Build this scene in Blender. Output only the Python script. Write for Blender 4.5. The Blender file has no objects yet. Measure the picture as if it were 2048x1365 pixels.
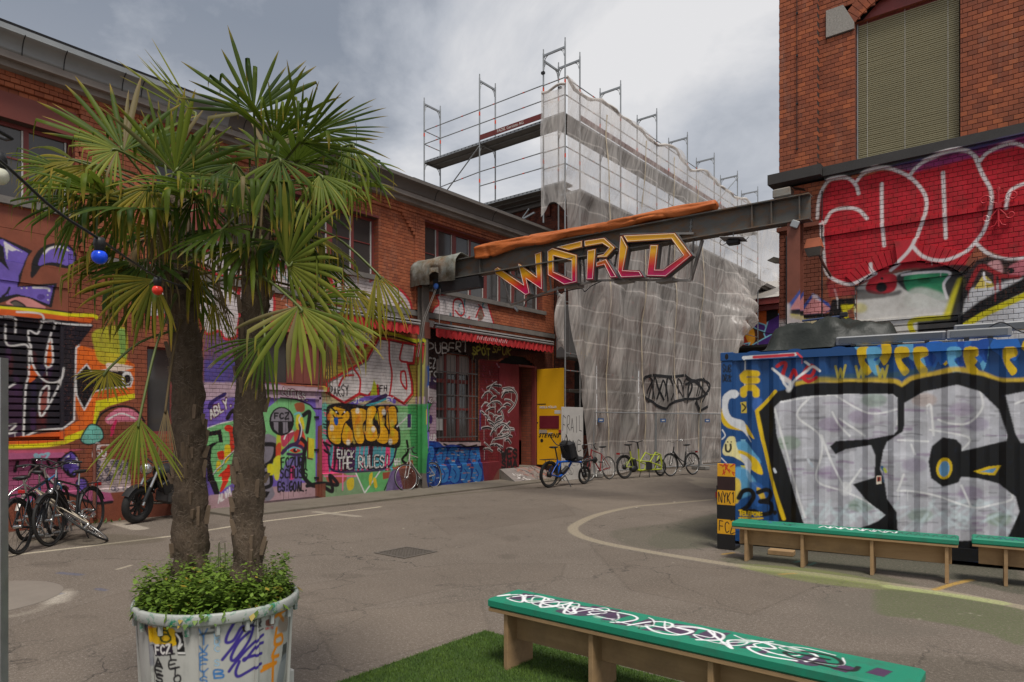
import bpy, math, random
import numpy as np
from mathutils import Vector, Matrix, Euler
R = math.radians
random.seed(7); rng = np.random.default_rng(7)
SC = bpy.context.scene
COL = SC.collection

# ------------------------------------------------------------------ camera, sky, sun, exposure
# World axes: +Y runs along the long left-hand facade, +X runs from that facade towards the right-hand building.
YAW = 38.9; FPX = 1365.0; CX = 1024.0; HY = 845.0; EYE = 1.66
CS, SN = math.cos(R(YAW)), math.sin(R(YAW))
cam_d = bpy.data.cameras.new('camera'); cam = bpy.data.objects.new('camera', cam_d); COL.objects.link(cam)
cam.location = (0, 0, EYE); cam.rotation_euler = (R(90), 0, R(YAW))
cam_d.sensor_width = 36.0; cam_d.lens = 36.0 * FPX / 2048.0
cam_d.shift_y = (HY - 682.5) / 2048.0
cam_d.clip_start = 0.05; cam_d.clip_end = 2000
SC.camera = cam

SUN_EL, SUN_AZ = 64.0, 128.0      # soft veiled sun, high and behind the camera's right shoulder
world = bpy.data.worlds.new('World'); SC.world = world; world.use_nodes = True
def build_world():
    nt = world.node_tree; N = nt.nodes; L = nt.links; N.clear()
    out = N.new('ShaderNodeOutputWorld'); bg = N.new('ShaderNodeBackground'); bg.inputs['Strength'].default_value = 0.08
    sky = N.new('ShaderNodeTexSky'); sky.sky_type = 'NISHITA'; sky.sun_disc = False
    sky.sun_elevation = R(SUN_EL); sky.sun_rotation = R(SUN_AZ)
    tc = N.new('ShaderNodeTexCoord'); sx = N.new('ShaderNodeSeparateXYZ'); L.new(tc.outputs['Generated'], sx.inputs[0])
    def math_(op, a, b=None, c=None):
        n = N.new('ShaderNodeMath'); n.operation = op
        for i, v in enumerate((a, b, c)):
            if v is None: continue
            if isinstance(v, (int, float)): n.inputs[i].default_value = v
            else: L.new(v, n.inputs[i])
        return n.outputs[0]
    zz = math_('ADD', math_('MAXIMUM', sx.outputs['Z'], 0.0), 0.22)
    px = math_('DIVIDE', sx.outputs['X'], zz); py = math_('DIVIDE', sx.outputs['Y'], zz)
    cv = N.new('ShaderNodeCombineXYZ'); L.new(px, cv.inputs[0]); L.new(py, cv.inputs[1]); cv.inputs[2].default_value = 3.7
    n1 = N.new('ShaderNodeTexNoise'); n1.inputs['Scale'].default_value = 1.35; n1.inputs['Detail'].default_value = 8; n1.inputs['Roughness'].default_value = 0.58
    n1.inputs['Distortion'].default_value = 0.5
    L.new(cv.outputs[0], n1.inputs['Vector'])
    cr = N.new('ShaderNodeValToRGB'); e = cr.color_ramp
    e.elements[0].position = 0.38; e.elements[0].color = (2.0, 2.25, 2.7, 1)
    e.elements[1].position = 0.66; e.elements[1].color = (6.4, 6.35, 6.4, 1)
    m = e.elements.new(0.5); m.color = (3.85, 4.05, 4.45, 1)
    L.new(n1.outputs['Fac'], cr.inputs[0])
    # the veil of cloud brightens evenly towards the horizon all round
    hz = N.new('ShaderNodeMapRange'); hz.inputs['From Min'].default_value = 0.02; hz.inputs['From Max'].default_value = 0.48
    hz.inputs['To Min'].default_value = 0.55; hz.inputs['To Max'].default_value = 0.0
    L.new(sx.outputs['Z'], hz.inputs['Value'])
    mx0 = N.new('ShaderNodeMix'); mx0.data_type = 'RGBA'; L.new(hz.outputs[0], mx0.inputs['Factor'])
    L.new(cr.outputs[0], mx0.inputs['A']); mx0.inputs['B'].default_value = (6.3, 6.25, 6.3, 1)
    mx = N.new('ShaderNodeMix'); mx.data_type = 'RGBA'; mx.inputs['Factor'].default_value = 0.94
    L.new(sky.outputs[0], mx.inputs['A']); L.new(mx0.outputs['Result'], mx.inputs['B'])
    L.new(mx.outputs['Result'], bg.inputs['Color']); L.new(bg.outputs[0], out.inputs['Surface'])
build_world()
sun_d = bpy.data.lights.new('sun', 'SUN'); sun_d.energy = 2.1; sun_d.angle = R(17); sun_d.color = (1.0, 0.95, 0.88)
sun = bpy.data.objects.new('sun', sun_d); COL.objects.link(sun)
_az = R(SUN_AZ); _sd = Vector((math.sin(_az) * math.cos(R(SUN_EL)), math.cos(_az) * math.cos(R(SUN_EL)), math.sin(R(SUN_EL))))
sun.rotation_euler = (-_sd).to_track_quat('-Z', 'Y').to_euler()
vs = SC.view_settings; vs.view_transform = 'Standard'; vs.look = 'None'; vs.gamma = 1.0; vs.use_curve_mapping = False; vs.exposure = 0.66
SC.cycles.use_denoising = True; SC.cycles.max_bounces = 8; SC.cycles.transparent_max_bounces = 24
SC.cycles.diffuse_bounces = 3; SC.cycles.glossy_bounces = 3; SC.cycles.transmission_bounces = 4

# ------------------------------------------------------------------ where a spot of the photograph lies in the yard
def ray(px, py):
    t = (px - CX) / FPX; s = (HY - py) / FPX
    return (CS * t - SN, SN * t + CS, s)
def onX(px, py, x0):
    r = ray(px, py); k = x0 / r[0]; return Vector((x0, r[1] * k, EYE + r[2] * k))
def onY(px, py, y0):
    r = ray(px, py); k = y0 / r[1]; return Vector((r[0] * k, y0, EYE + r[2] * k))
def onZ(px, py, z0=0.0):
    r = ray(px, py); k = (z0 - EYE) / r[2]; return Vector((r[0] * k, r[1] * k, z0))
def atD(px, py, D):
    r = ray(px, py); return Vector((r[0] * D, r[1] * D, EYE + r[2] * D))
def proj(p):
    X, Y = p[0], p[1]
    depth = -SN * X + CS * Y; lat = CS * X + SN * Y
    if depth < 0.05: return None
    return (CX + FPX * lat / depth, HY - FPX * (p[2] - EYE) / depth, depth)
XL = -12.45     # plane of the left-hand facade
YR = 12.70      # plane of the right-hand wall

# ------------------------------------------------------------------ mesh builder
class MB:
    def __init__(s): s.v = []; s.f = []; s.m = []; s.sm = []
    def add(s, vs, fs, mi=0, smooth=False):
        o = len(s.v); s.v += [tuple(v) for v in vs]
        for f in fs: s.f.append(tuple(i + o for i in f)); s.m.append(mi); s.sm.append(smooth)
    def box(s, x0, x1, y0, y1, z0, z1, mi=0):
        s.add([(x0,y0,z0),(x1,y0,z0),(x1,y1,z0),(x0,y1,z0),(x0,y0,z1),(x1,y0,z1),(x1,y1,z1),(x0,y1,z1)],
              [(0,3,2,1),(4,5,6,7),(0,1,5,4),(1,2,6,5),(2,3,7,6),(3,0,4,7)], mi)
    def cbox(s, c, size, M=None, mi=0, bev=0.0):
        hx, hy, hz = size[0]/2, size[1]/2, size[2]/2
        if bev <= 0:
            vs = [Vector((sx*hx, sy*hy, sz*hz)) for sz in (-1,1) for sx, sy in ((-1,-1),(1,-1),(1,1),(-1,1))]
            fs = [(0,3,2,1),(4,5,6,7),(0,1,5,4),(1,2,6,5),(2,3,7,6),(3,0,4,7)]
        else:
            b = min(bev, hx*.9, hy*.9, hz*.9); vs = []
            for z, k in ((-hz, 1), (-hz + b, 0), (hz - b, 0), (hz, 1)):
                ax, ay = hx - b*k, hy - b*k; c2 = b * (0.6 if not k else 0.6)
                vs += [Vector((-ax + c2,-ay,z)),Vector((ax - c2,-ay,z)),Vector((ax,-ay + c2,z)),Vector((ax,ay - c2,z)),Vector((ax - c2,ay,z)),Vector((-ax + c2,ay,z)),Vector((-ax,ay - c2,z)),Vector((-ax,-ay + c2,z))]
            fs = [tuple(range(7, -1, -1)), tuple(range(24, 32))]
            for r in range(3):
                for i in range(8): fs.append((r*8+i, r*8+(i+1)%8, r*8+8+(i+1)%8, r*8+8+i))
        c = Vector(c)
        if M is not None: vs = [M @ v for v in vs]
        s.add([v + c for v in vs], fs, mi)
    def bar(s, p0, p1, w, h, mi=0, up=(0,0,1)):
        p0, p1 = Vector(p0), Vector(p1); d = (p1 - p0); 
        if d.length < 1e-6: return
        d.normalize(); up = Vector(up)
        if abs(d.dot(up)) > .98: up = Vector((1,0,0))
        a = d.cross(up).normalized() * (w/2); b = a.cross(d).normalized() * (h/2)
        s.add([p0-a-b,p0+a-b,p0+a+b,p0-a+b,p1-a-b,p1+a-b,p1+a+b,p1-a+b], [(0,1,2,3),(7,6,5,4),(0,4,5,1),(1,5,6,2),(2,6,7,3),(3,7,4,0)], mi)
    def tube(s, pts, r, n=8, mi=0, caps=True, smooth=True):
        pts = [Vector(p) for p in pts]; k = len(pts)
        rs = r if isinstance(r, (list, tuple)) else [r]*k
        ring = []; prev = None
        for i, p in enumerate(pts):
            if i == 0: d = pts[1] - p
            elif i == k-1: d = p - pts[i-1]
            else: d = (pts[i+1] - p).normalized() + (p - pts[i-1]).normalized()
            if d.length < 1e-9: d = Vector((0,0,1))
            d.normalize()
            if prev is None:
                up = Vector((0,0,1)) if abs(d.z) < .95 else Vector((1,0,0))
                a = d.cross(up).normalized()
            else:
                a = prev - d * prev.dot(d)
                if a.length < 1e-6: a = d.orthogonal()
                a.normalize()
            prev = a; b = d.cross(a)
            ring.append([p + a*(rs[i]*math.cos(2*math.pi*j/n)) + b*(rs[i]*math.sin(2*math.pi*j/n)) for j in range(n)])
        vs = [v for rg in ring for v in rg]; fs = []
        for i in range(k-1):
            for j in range(n): fs.append((i*n+j, i*n+(j+1)%n, (i+1)*n+(j+1)%n, (i+1)*n+j))
        s.add(vs, fs, mi, smooth)
        if caps: s.add(ring[0], [tuple(range(n-1,-1,-1))], mi); s.add(ring[-1], [tuple(range(n))], mi)
    def lathe(s, prof, c=(0,0,0), n=24, M=None, mi=0, smooth=True, close=False):
        c = Vector(c); vs = []
        for r, z in prof:
            for j in range(n):
                v = Vector((r*math.cos(2*math.pi*j/n), r*math.sin(2*math.pi*j/n), z))
                if M is not None: v = M @ v
                vs.append(v + c)
        fs = []; k = len(prof)
        for i in range(k if close else k-1):
            i2 = (i+1) % k
            for j in range(n): fs.append((i*n+j, i*n+(j+1)%n, i2*n+(j+1)%n, i2*n+j))
        s.add(vs, fs, mi, smooth)
    def torus(s, c, R_, r, M=None, n=28, m=8, mi=0):
        prof = [(R_ + r*math.cos(2*math.pi*k/m), r*math.sin(2*math.pi*k/m)) for k in range(m)]
        s.lathe(prof, c, n, M, mi, True, True)
    def ball(s, c, rx, ry=None, rz=None, n=16, m=10, M=None, mi=0):
        ry = ry or rx; rz = rz or rx; vs = []; c = Vector(c)
        for i in range(m+1):
            a = math.pi*i/m
            for j in range(n):
                b = 2*math.pi*j/n; v = Vector((rx*math.sin(a)*math.cos(b), ry*math.sin(a)*math.sin(b), rz*math.cos(a)))
                if M is not None: v = M @ v
                vs.append(v + c)
        fs = [(i*n+j, (i+1)*n+j, (i+1)*n+(j+1)%n, i*n+(j+1)%n) for i in range(m) for j in range(n)]
        s.add(vs, fs, mi, True)
    def prism(s, poly, a, b, fn, mi=0):
        """poly in 2-D, extruded from a to b; fn(p, q, depth) -> 3-D point"""
        k = len(poly)
        vs = [fn(p[0], p[1], a) for p in poly] + [fn(p[0], p[1], b) for p in poly]
        fs = [tuple(range(k-1,-1,-1)), tuple(range(k, 2*k))] + [(i, (i+1)%k, (i+1)%k+k, i+k) for i in range(k)]
        s.add(vs, fs, mi)
    def build(s, name, mats, parent=None, loc=None):
        me = bpy.data.meshes.new(name); me.from_pydata(s.v, [], s.f)
        if not isinstance(mats, (list, tuple)): mats = [mats]
        for m in mats: me.materials.append(m)
        me.polygons.foreach_set('material_index', s.m); me.polygons.foreach_set('use_smooth', s.sm)
        me.validate(); me.update()
        o = bpy.data.objects.new(name, me); COL.objects.link(o)
        if parent: o.parent = parent
        if loc is not None: o.location = loc
        return o
def tag(o, label=None, cat=None, group=None, kind=None):
    if label: o['label'] = label
    if cat: o['category'] = cat
    if group: o['group'] = group
    if kind: o['kind'] = kind
    return o
def empty(name, loc=(0,0,0), rz=0.0, label=None, cat=None, group=None):
    o = bpy.data.objects.new(name, None); COL.objects.link(o); o.location = loc; o.rotation_euler = (0,0,rz); o.empty_display_size = .2
    return tag(o, label, cat, group)
def part(name, mat, parent, fn):
    m = MB(); fn(m); return m.build(name, mat, parent)
def copy_tree(o, parent=None):
    c = o.copy(); COL.objects.link(c); c.parent = parent
    for ch in o.children: copy_tree(ch, c)
    return c

# ------------------------------------------------------------------ materials
class NT:
    """small helper round a node tree"""
    def __init__(s, name):
        s.mat = bpy.data.materials.new(name); s.mat.use_nodes = True; s.t = s.mat.node_tree; s.N = s.t.nodes; s.L = s.t.links
        s.N.clear(); s.out = s.N.new('ShaderNodeOutputMaterial'); s.b = s.N.new('ShaderNodeBsdfPrincipled'); s.L.new(s.b.outputs[0], s.out.inputs['Surface'])
    def n(s, typ, **kw):
        n = s.N.new(typ)
        for k, v in kw.items(): setattr(n, k, v)
        return n
    def put(s, sock, v):
        if v is None: return
        if isinstance(v, bpy.types.NodeSocket): s.L.new(v, sock)
        elif isinstance(v, (tuple, list)) and len(v) == 3 and sock.type == 'RGBA': sock.default_value = (*v, 1)
        else: sock.default_value = v
    def math(s, op, a, b=None, c=None, clamp=False):
        n = s.n('ShaderNodeMath', operation=op, use_clamp=clamp)
        for i, v in enumerate((a, b, c)): s.put(n.inputs[i], v)
        return n.outputs[0]
    def mix(s, f, a, b, blend='MIX'):
        n = s.n('ShaderNodeMix', data_type='RGBA', blend_type=blend)
        s.put(n.inputs['Factor'], f); s.put(n.inputs['A'], a); s.put(n.inputs['B'], b); return n.outputs['Result']
    def ramp(s, f, stops):
        n = s.n('ShaderNodeValToRGB'); e = n.color_ramp
        while len(e.elements) < len(stops): e.elements.new(.5)
        for el, (p, c) in zip(e.elements, stops):
            el.position = p; el.color = (*c, 1) if not isinstance(c, (int, float)) else (c, c, c, 1)
        s.put(n.inputs[0], f); return n.outputs[0]
    def pos(s, kind='world'):
        if kind == 'world': return s.n('ShaderNodeNewGeometry').outputs['Position']
        return s.n('ShaderNodeTexCoord').outputs['Object']
    def sep(s, v):
        n = s.n('ShaderNodeSeparateXYZ'); s.L.new(v, n.inputs[0]); return n.outputs
    def comb(s, x=0, y=0, z=0):
        n = s.n('ShaderNodeCombineXYZ')
        for i, v in enumerate((x, y, z)): s.put(n.inputs[i], v)
        return n.outputs[0]
    def noise(s, vec, scale, detail=4, rough=.55, dist=0.0, out='Fac'):
        n = s.n('ShaderNodeTexNoise'); n.inputs['Scale'].default_value = scale; n.inputs['Detail'].default_value = detail
        n.inputs['Roughness'].default_value = rough; n.inputs['Distortion'].default_value = dist
        if vec is not None: s.L.new(vec, n.inputs['Vector'])
        return n.outputs[out]
    def scale3(s, v, xyz):
        n = s.n('ShaderNodeVectorMath', operation='MULTIPLY'); s.L.new(v, n.inputs[0]); n.inputs[1].default_value = xyz; return n.outputs[0]
    def bump(s, h, strength=.3, dist=.01):
        n = s.n('ShaderNodeBump'); n.inputs['Strength'].default_value = strength; n.inputs['Distance'].default_value = dist
        s.put(n.inputs['Height'], h); s.L.new(n.outputs[0], s.b.inputs['Normal'])
    def set(s, color=None, rough=None, metal=None, spec=None, **kw):
        s.put(s.b.inputs['Base Color'], color); s.put(s.b.inputs['Roughness'], rough); s.put(s.b.inputs['Metallic'], metal)
        s.put(s.b.inputs['Specular IOR Level'], spec)
        for k, v in kw.items(): s.put(s.b.inputs[k], v)
        return s.mat
def dk(c, k): return tuple(max(0, min(1, x*k)) for x in c)
def M(name, col, rough=.7, metal=0.0, var=.25, scale=6.0, bump=.0, spec=.4, coord='object', grime=0.0, grime_col=(.05,.045,.04)):
    t = NT(name); p = t.pos(coord); f = t.noise(p, scale, 5)
    c = t.mix(f, dk(col, 1-var), dk(col, 1+var))
    if grime > 0:
        g = t.ramp(t.noise(p, scale*.45, 6, .65), [(.45, 0), (.75, 1)]); c = t.mix(t.math('MULTIPLY', g, grime), c, grime_col)
    if bump > 0: t.bump(t.noise(p, scale*9, 3), bump, .01)
    rr = t.math('ADD', t.math('MULTIPLY', t.noise(p, scale*1.7, 3), .3), rough - .15, clamp=True)
    return t.set(c, rr, metal, spec)
def srgb(r, g, b):
    f = lambda c: (c/255/12.92) if c/255 <= .04045 else ((c/255+.055)/1.055)**2.4
    return (f(r), f(g), f(b))

# ------------------------------------------------------------------ spray paint: flat colour drawn by code onto walls, container, benches and tub
GLY = {  # stroke letters in a 0..1 box
 'A': [[(0,0),(.5,1),(1,0)],[(.2,.38),(.8,.38)]], 'B': [[(0,0),(0,1),(.75,.95),(.8,.65),(.1,.52),(.9,.4),(.85,.05),(0,0)]],
 'C': [[(.95,.85),(.55,1),(.1,.75),(.05,.3),(.5,0),(.95,.15)]], 'D': [[(.05,0),(.05,1),(.7,.85),(.95,.5),(.7,.12),(.05,0)]],
 'E': [[(.95,1),(.05,1),(.05,0),(.95,0)],[(.05,.5),(.8,.5)]], 'F': [[(.95,1),(.05,1),(.05,0)],[(.05,.5),(.75,.5)]],
 'G': [[(.9,.85),(.5,1),(.1,.7),(.1,.25),(.5,0),(.95,.2),(.95,.45),(.55,.45)]], 'H': [[(.05,0),(.05,1)],[(.95,0),(.95,1)],[(.05,.5),(.95,.5)]],
 'I': [[(.5,0),(.5,1)]], 'J': [[(.8,1),(.8,.2),(.45,0),(.1,.2)]], 'K': [[(.05,0),(.05,1)],[(.95,1),(.08,.45),(.95,0)]], 'L': [[(.05,1),(.05,0),(.9,0)]],
 'M': [[(0,0),(.1,1),(.5,.3),(.9,1),(1,0)]], 'N': [[(.05,0),(.05,1),(.95,0),(.95,1)]], 'O': [[(.5,1),(.08,.75),(.05,.25),(.5,0),(.95,.25),(.92,.75),(.5,1)]],
 'P': [[(.05,0),(.05,1),(.8,.95),(.9,.65),(.05,.45)]], 'Q': [[(.5,1),(.08,.75),(.05,.25),(.5,0),(.95,.25),(.92,.75),(.5,1)],[(.6,.3),(1,-.05)]],
 'R': [[(.05,0),(.05,1),(.8,.95),(.85,.6),(.1,.48),(.95,0)]], 'S': [[(.9,.85),(.5,1),(.1,.8),(.3,.55),(.8,.42),(.85,.12),(.45,0),(.05,.15)]],
 'T': [[(0,1),(1,1)],[(.5,1),(.5,0)]], 'U': [[(.05,1),(.08,.2),(.5,0),(.92,.2),(.95,1)]], 'V': [[(0,1),(.5,0),(1,1)]], 'W': [[(0,1),(.25,0),(.5,.7),(.75,0),(1,1)]],
 'X': [[(0,1),(1,0)],[(1,1),(0,0)]], 'Y': [[(0,1),(.5,.5),(1,1)],[(.5,.5),(.45,0)]], 'Z': [[(.05,1),(.95,1),(.05,0),(.95,0)]],
 '0': [[(.5,1),(.1,.75),(.1,.25),(.5,0),(.9,.25),(.9,.75),(.5,1)]], '1': [[(.2,.8),(.5,1),(.5,0)]], '2': [[(.05,.75),(.5,1),(.9,.75),(.05,0),(.95,0)]],
 '3': [[(.1,.9),(.6,1),(.85,.75),(.4,.52),(.9,.3),(.5,0),(.05,.15)]], '8': [[(.5,.52),(.12,.75),(.5,1),(.88,.75),(.5,.52),(.08,.25),(.5,0),(.92,.25),(.5,.52)]],
 '!': [[(.5,1),(.45,.35)],[(.42,.05),(.5,.0)]], '.': [[(.4,0),(.5,.04)]], ':': [[(.45,.1),(.5,.15)],[(.45,.6),(.5,.65)]], '=': [[(0,.65),(1,.75)],[(0,.3),(1,.4)]], '-': [[(.1,.5),(.9,.5)]],
 "'": [[(.5,1),(.45,.75)]], '+': [[(.5,.85),(.5,.15)],[(.1,.5),(.9,.5)]],
}
def crom(pts, closed=False, k=8):
    P_ = [np.array(p, float) for p in pts]; n = len(P_)
    if n < 3: return [tuple(p) for p in P_]
    out = []
    rngi = range(n if closed else n-1)
    for i in rngi:
        p0 = P_[(i-1) % n] if closed or i > 0 else P_[0]; p1 = P_[i]; p2 = P_[(i+1) % n]; p3 = P_[(i+2) % n] if closed or i+2 < n else P_[-1]
        for j in range(k):
            t = j/k; t2 = t*t; t3 = t2*t
            out.append(tuple(.5*((2*p1)+(-p0+p2)*t+(2*p0-5*p1+4*p2-p3)*t2+(-p0+3*p1-3*p2+p3)*t3)))
    if not closed: out.append(tuple(P_[-1]))
    return out
GAIN = 1.2
class Canvas:
    def __init__(s, name, a0, a1, z0, z1, ppm, mp=None):
        s.name = name; s.a0, s.a1, s.z0, s.z1, s.ppm = a0, a1, z0, z1, ppm
        s.w, s.h = int((a1-a0)*ppm), int((z1-z0)*ppm); s.c = np.zeros((s.h, s.w, 4), np.float32); s.mp = mp or (lambda x, y: (x, y))
        s.rs = np.random.default_rng(len(name) + s.w)
    def ij(s, p):
        a, z = s.mp(*p); return ((a - s.a0)*s.ppm, (z - s.z0)*s.ppm)
    def scale(s, p):                       # canvas pixels for one unit of the mapped coordinates
        q0 = s.ij(p); q1 = s.ij((p[0], p[1]+1)); return max(1e-6, math.hypot(q1[0]-q0[0], q1[1]-q0[1]))
    def blend(s, y0, y1, x0, x1, m, col, gain=None):
        c = np.array(srgb(*col), np.float32) * (GAIN if gain is None else gain); c = np.clip(c, 0, .85)
        if s.mask is not None: m = m*s.mask[y0:y1, x0:x1]
        t = s.c[y0:y1, x0:x1]; m = m[..., None].astype(np.float32)
        a = t[..., 3:4]; na = m + a*(1-m); t[..., :3] = np.where(na > 1e-4, (c*m + t[..., :3]*a*(1-m))/np.maximum(na, 1e-4), t[..., :3]); t[..., 3:4] = na
    def win(s, q, pad):
        q = np.array(q); x0 = max(0, int(q[:,0].min()-pad)); x1 = min(s.w, int(q[:,0].max()+pad)+2); y0 = max(0, int(q[:,1].min()-pad)); y1 = min(s.h, int(q[:,1].max()+pad)+2)
        return (x0, x1, y0, y1) if x1 > x0 and y1 > y0 else None
    def poly(s, pts, col, al=1.0, smooth=False, soft=0, fade=None, mottle=0):
        if smooth: pts = crom(pts, True)
        q = [s.ij(p) for p in pts]; W = s.win(q, soft*2)
        if not W: return
        x0, x1, y0, y1 = W; X, Y = np.meshgrid(np.arange(x0, x1)+.5, np.arange(y0, y1)+.5)
        ins = np.zeros(X.shape, bool); n = len(q)
        for i in range(n):
            (ax, ay), (bx, by) = q[i], q[(i+1) % n]
            if abs(ay-by) < 1e-9: continue
            c = ((ay > Y) != (by > Y)) & (X < (bx-ax)*(Y-ay)/(by-ay)+ax); ins ^= c
        m = ins.astype(np.float32)
        for _ in range(int(soft)):
            p = np.pad(m, 1, mode='edge'); m = (p[:-2,1:-1]+p[2:,1:-1]+p[1:-1,:-2]+p[1:-1,2:]+p[1:-1,1:-1])/5
        if fade: m = m * np.clip((Y - y0)/(max(1, y1-y0)) * (fade[1]-fade[0]) + fade[0], 0, 1)
        if mottle: m = m * (1 - mottle*s.cloud(x0, x1, y0, y1, 14))
        s.blend(y0, y1, x0, x1, m*al, col)
    def cloud(s, x0, x1, y0, y1, cell):
        h, w = y1-y0, x1-x0; gh, gw = h//cell+3, w//cell+3; g = s.rs.random((gh, gw)).astype(np.float32)
        yy = np.arange(h)/cell; xx = np.arange(w)/cell; iy = yy.astype(int); ix = xx.astype(int); fy = (yy-iy)[:,None]; fx = (xx-ix)[None,:]
        fy = fy*fy*(3-2*fy); fx = fx*fx*(3-2*fx)
        return (g[iy][:,ix]*(1-fx)+g[iy][:,ix+1]*fx)*(1-fy)+(g[iy+1][:,ix]*(1-fx)+g[iy+1][:,ix+1]*fx)*fy
    def line(s, pts, w, col, al=1.0, smooth=True, soft=.35, closed=False):
        """w in units of the mapped coordinates (photo pixels or metres)"""
        if smooth and len(pts) > 2: pts = crom(pts, closed)
        elif closed: pts = list(pts)+[pts[0]]
        q = [s.ij(p) for p in pts]; rl = [max((w*s.scale(p) if w > 0 else -w*s.ppm)/2, .55) for p in pts]; r = max(rl); W = s.win(q, r+3)
        if not W: return
        x0, x1, y0, y1 = W; d = np.full((y1-y0, x1-x0), 1e9, np.float32)
        for (ax, ay), (bx, by), rs in zip(q[:-1], q[1:], rl):
            w2 = s.win([(ax, ay), (bx, by)], r+3)
            if not w2: continue
            u0, u1, v0, v1 = w2; X, Y = np.meshgrid(np.arange(u0, u1)+.5, np.arange(v0, v1)+.5)
            dx, dy = bx-ax, by-ay; L2 = dx*dx+dy*dy+1e-9; t = np.clip(((X-ax)*dx+(Y-ay)*dy)/L2, 0, 1)
            dd = np.hypot(X-ax-t*dx, Y-ay-t*dy)/rs; sl = d[v0-y0:v1-y0, u0-x0:u1-x0]; np.minimum(sl, dd, out=sl)
        e = max(.8/r, soft); m = np.clip((1 + e/2 - d)/e, 0, 1); s.blend(y0, y1, x0, x1, m*al, col)
        if s.drips and w > 3 and soft < .9 and s.rs.random() < .45:
            p = pts[s.rs.integers(len(pts))]; s.drips = False; s.line([p, (p[0]+s.rs.uniform(-.6,.6), p[1]+s.rs.uniform(6,26))], .9, col, al*.9, False); s.drips = True
    def oval(s, c, rx, ry, col, al=1.0, soft=0, rot=0):
        pts = [(c[0]+rx*math.cos(a)*math.cos(rot)-ry*math.sin(a)*math.sin(rot), c[1]+rx*math.cos(a)*math.sin(rot)+ry*math.sin(a)*math.cos(rot)) for a in np.linspace(0, 2*math.pi, 28, endpoint=False)]
        s.poly(pts, col, al, False, soft)
    def text(s, txt, p0, p1, h, col, w, al=1.0, gap=.28, wild=.06, up=None, fill=None, smooth=True):
        """hand lettering from p0 to p1 (baseline), cap height h; up = direction of 'up' in mapped units"""
        p0, p1 = np.array(p0, float), np.array(p1, float); d = (p1-p0); n = len(txt); step = d/max(1, n-gap*.0)
        if up is None:
            q = np.array([0, -1.0]) if s.ydown else np.array([0, 1.0])
        else: q = np.array(up, float); q /= np.hypot(*q)
        for i, ch in enumerate(txt):
            g = GLY.get(ch.upper())
            if g is None: continue
            o = p0 + step*i; hh = h*(1 + s.rs.uniform(-wild, wild)*1.5) * (.72 if ch.islower() else 1); ww = step*(1-gap)
            for st in g:
                pts = [tuple(o + ww*(x + s.rs.uniform(-wild, wild)) + q*hh*(y + s.rs.uniform(-wild, wild))) for x, y in st]
                s.line(pts, w, col, al, smooth=smooth and len(pts) > 3)
    ydown = True; mask = None; drips = False
    def clip(s, *polys):
        """keep the next strokes inside these shapes (none: everywhere)"""
        s.mask = None
        if not polys: return
        keep = s.c; s.c = np.zeros_like(keep)
        for pg in polys: s.poly(pg, (255,255,255))
        mk = s.c[..., 3].copy(); s.c = keep; s.mask = mk
    def image(s):
        p = np.pad(s.c, ((1,1),(1,1),(0,0)), mode='edge'); s.c = (p[:-2,1:-1]+p[2:,1:-1]+p[1:-1,:-2]+p[1:-1,2:]+3*s.c)/7   # soft spray edges
        s.c = np.ascontiguousarray(s.c, np.float32); im = bpy.data.images.new(s.name, s.w, s.h, alpha=True, float_buffer=True); im.colorspace_settings.name = 'Non-Color'
        im.alpha_mode = 'CHANNEL_PACKED'
        im.pixels.foreach_set(s.c.ravel()); im.update(); im.pack(); return im
def paint_nodes(t, cv, img, a_sock, z_sock):
    """colour and cover of the paint drawn on canvas cv at wall coordinates (a, z)"""
    u = t.math('DIVIDE', t.math('SUBTRACT', a_sock, cv.a0), cv.a1-cv.a0); v = t.math('DIVIDE', t.math('SUBTRACT', z_sock, cv.z0), cv.z1-cv.z0)
    n = t.n('ShaderNodeTexImage', image=img, extension='CLIP', interpolation='Linear'); t.L.new(t.comb(u, v, 0), n.inputs['Vector'])
    return n.outputs['Color'], n.outputs['Alpha']

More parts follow.
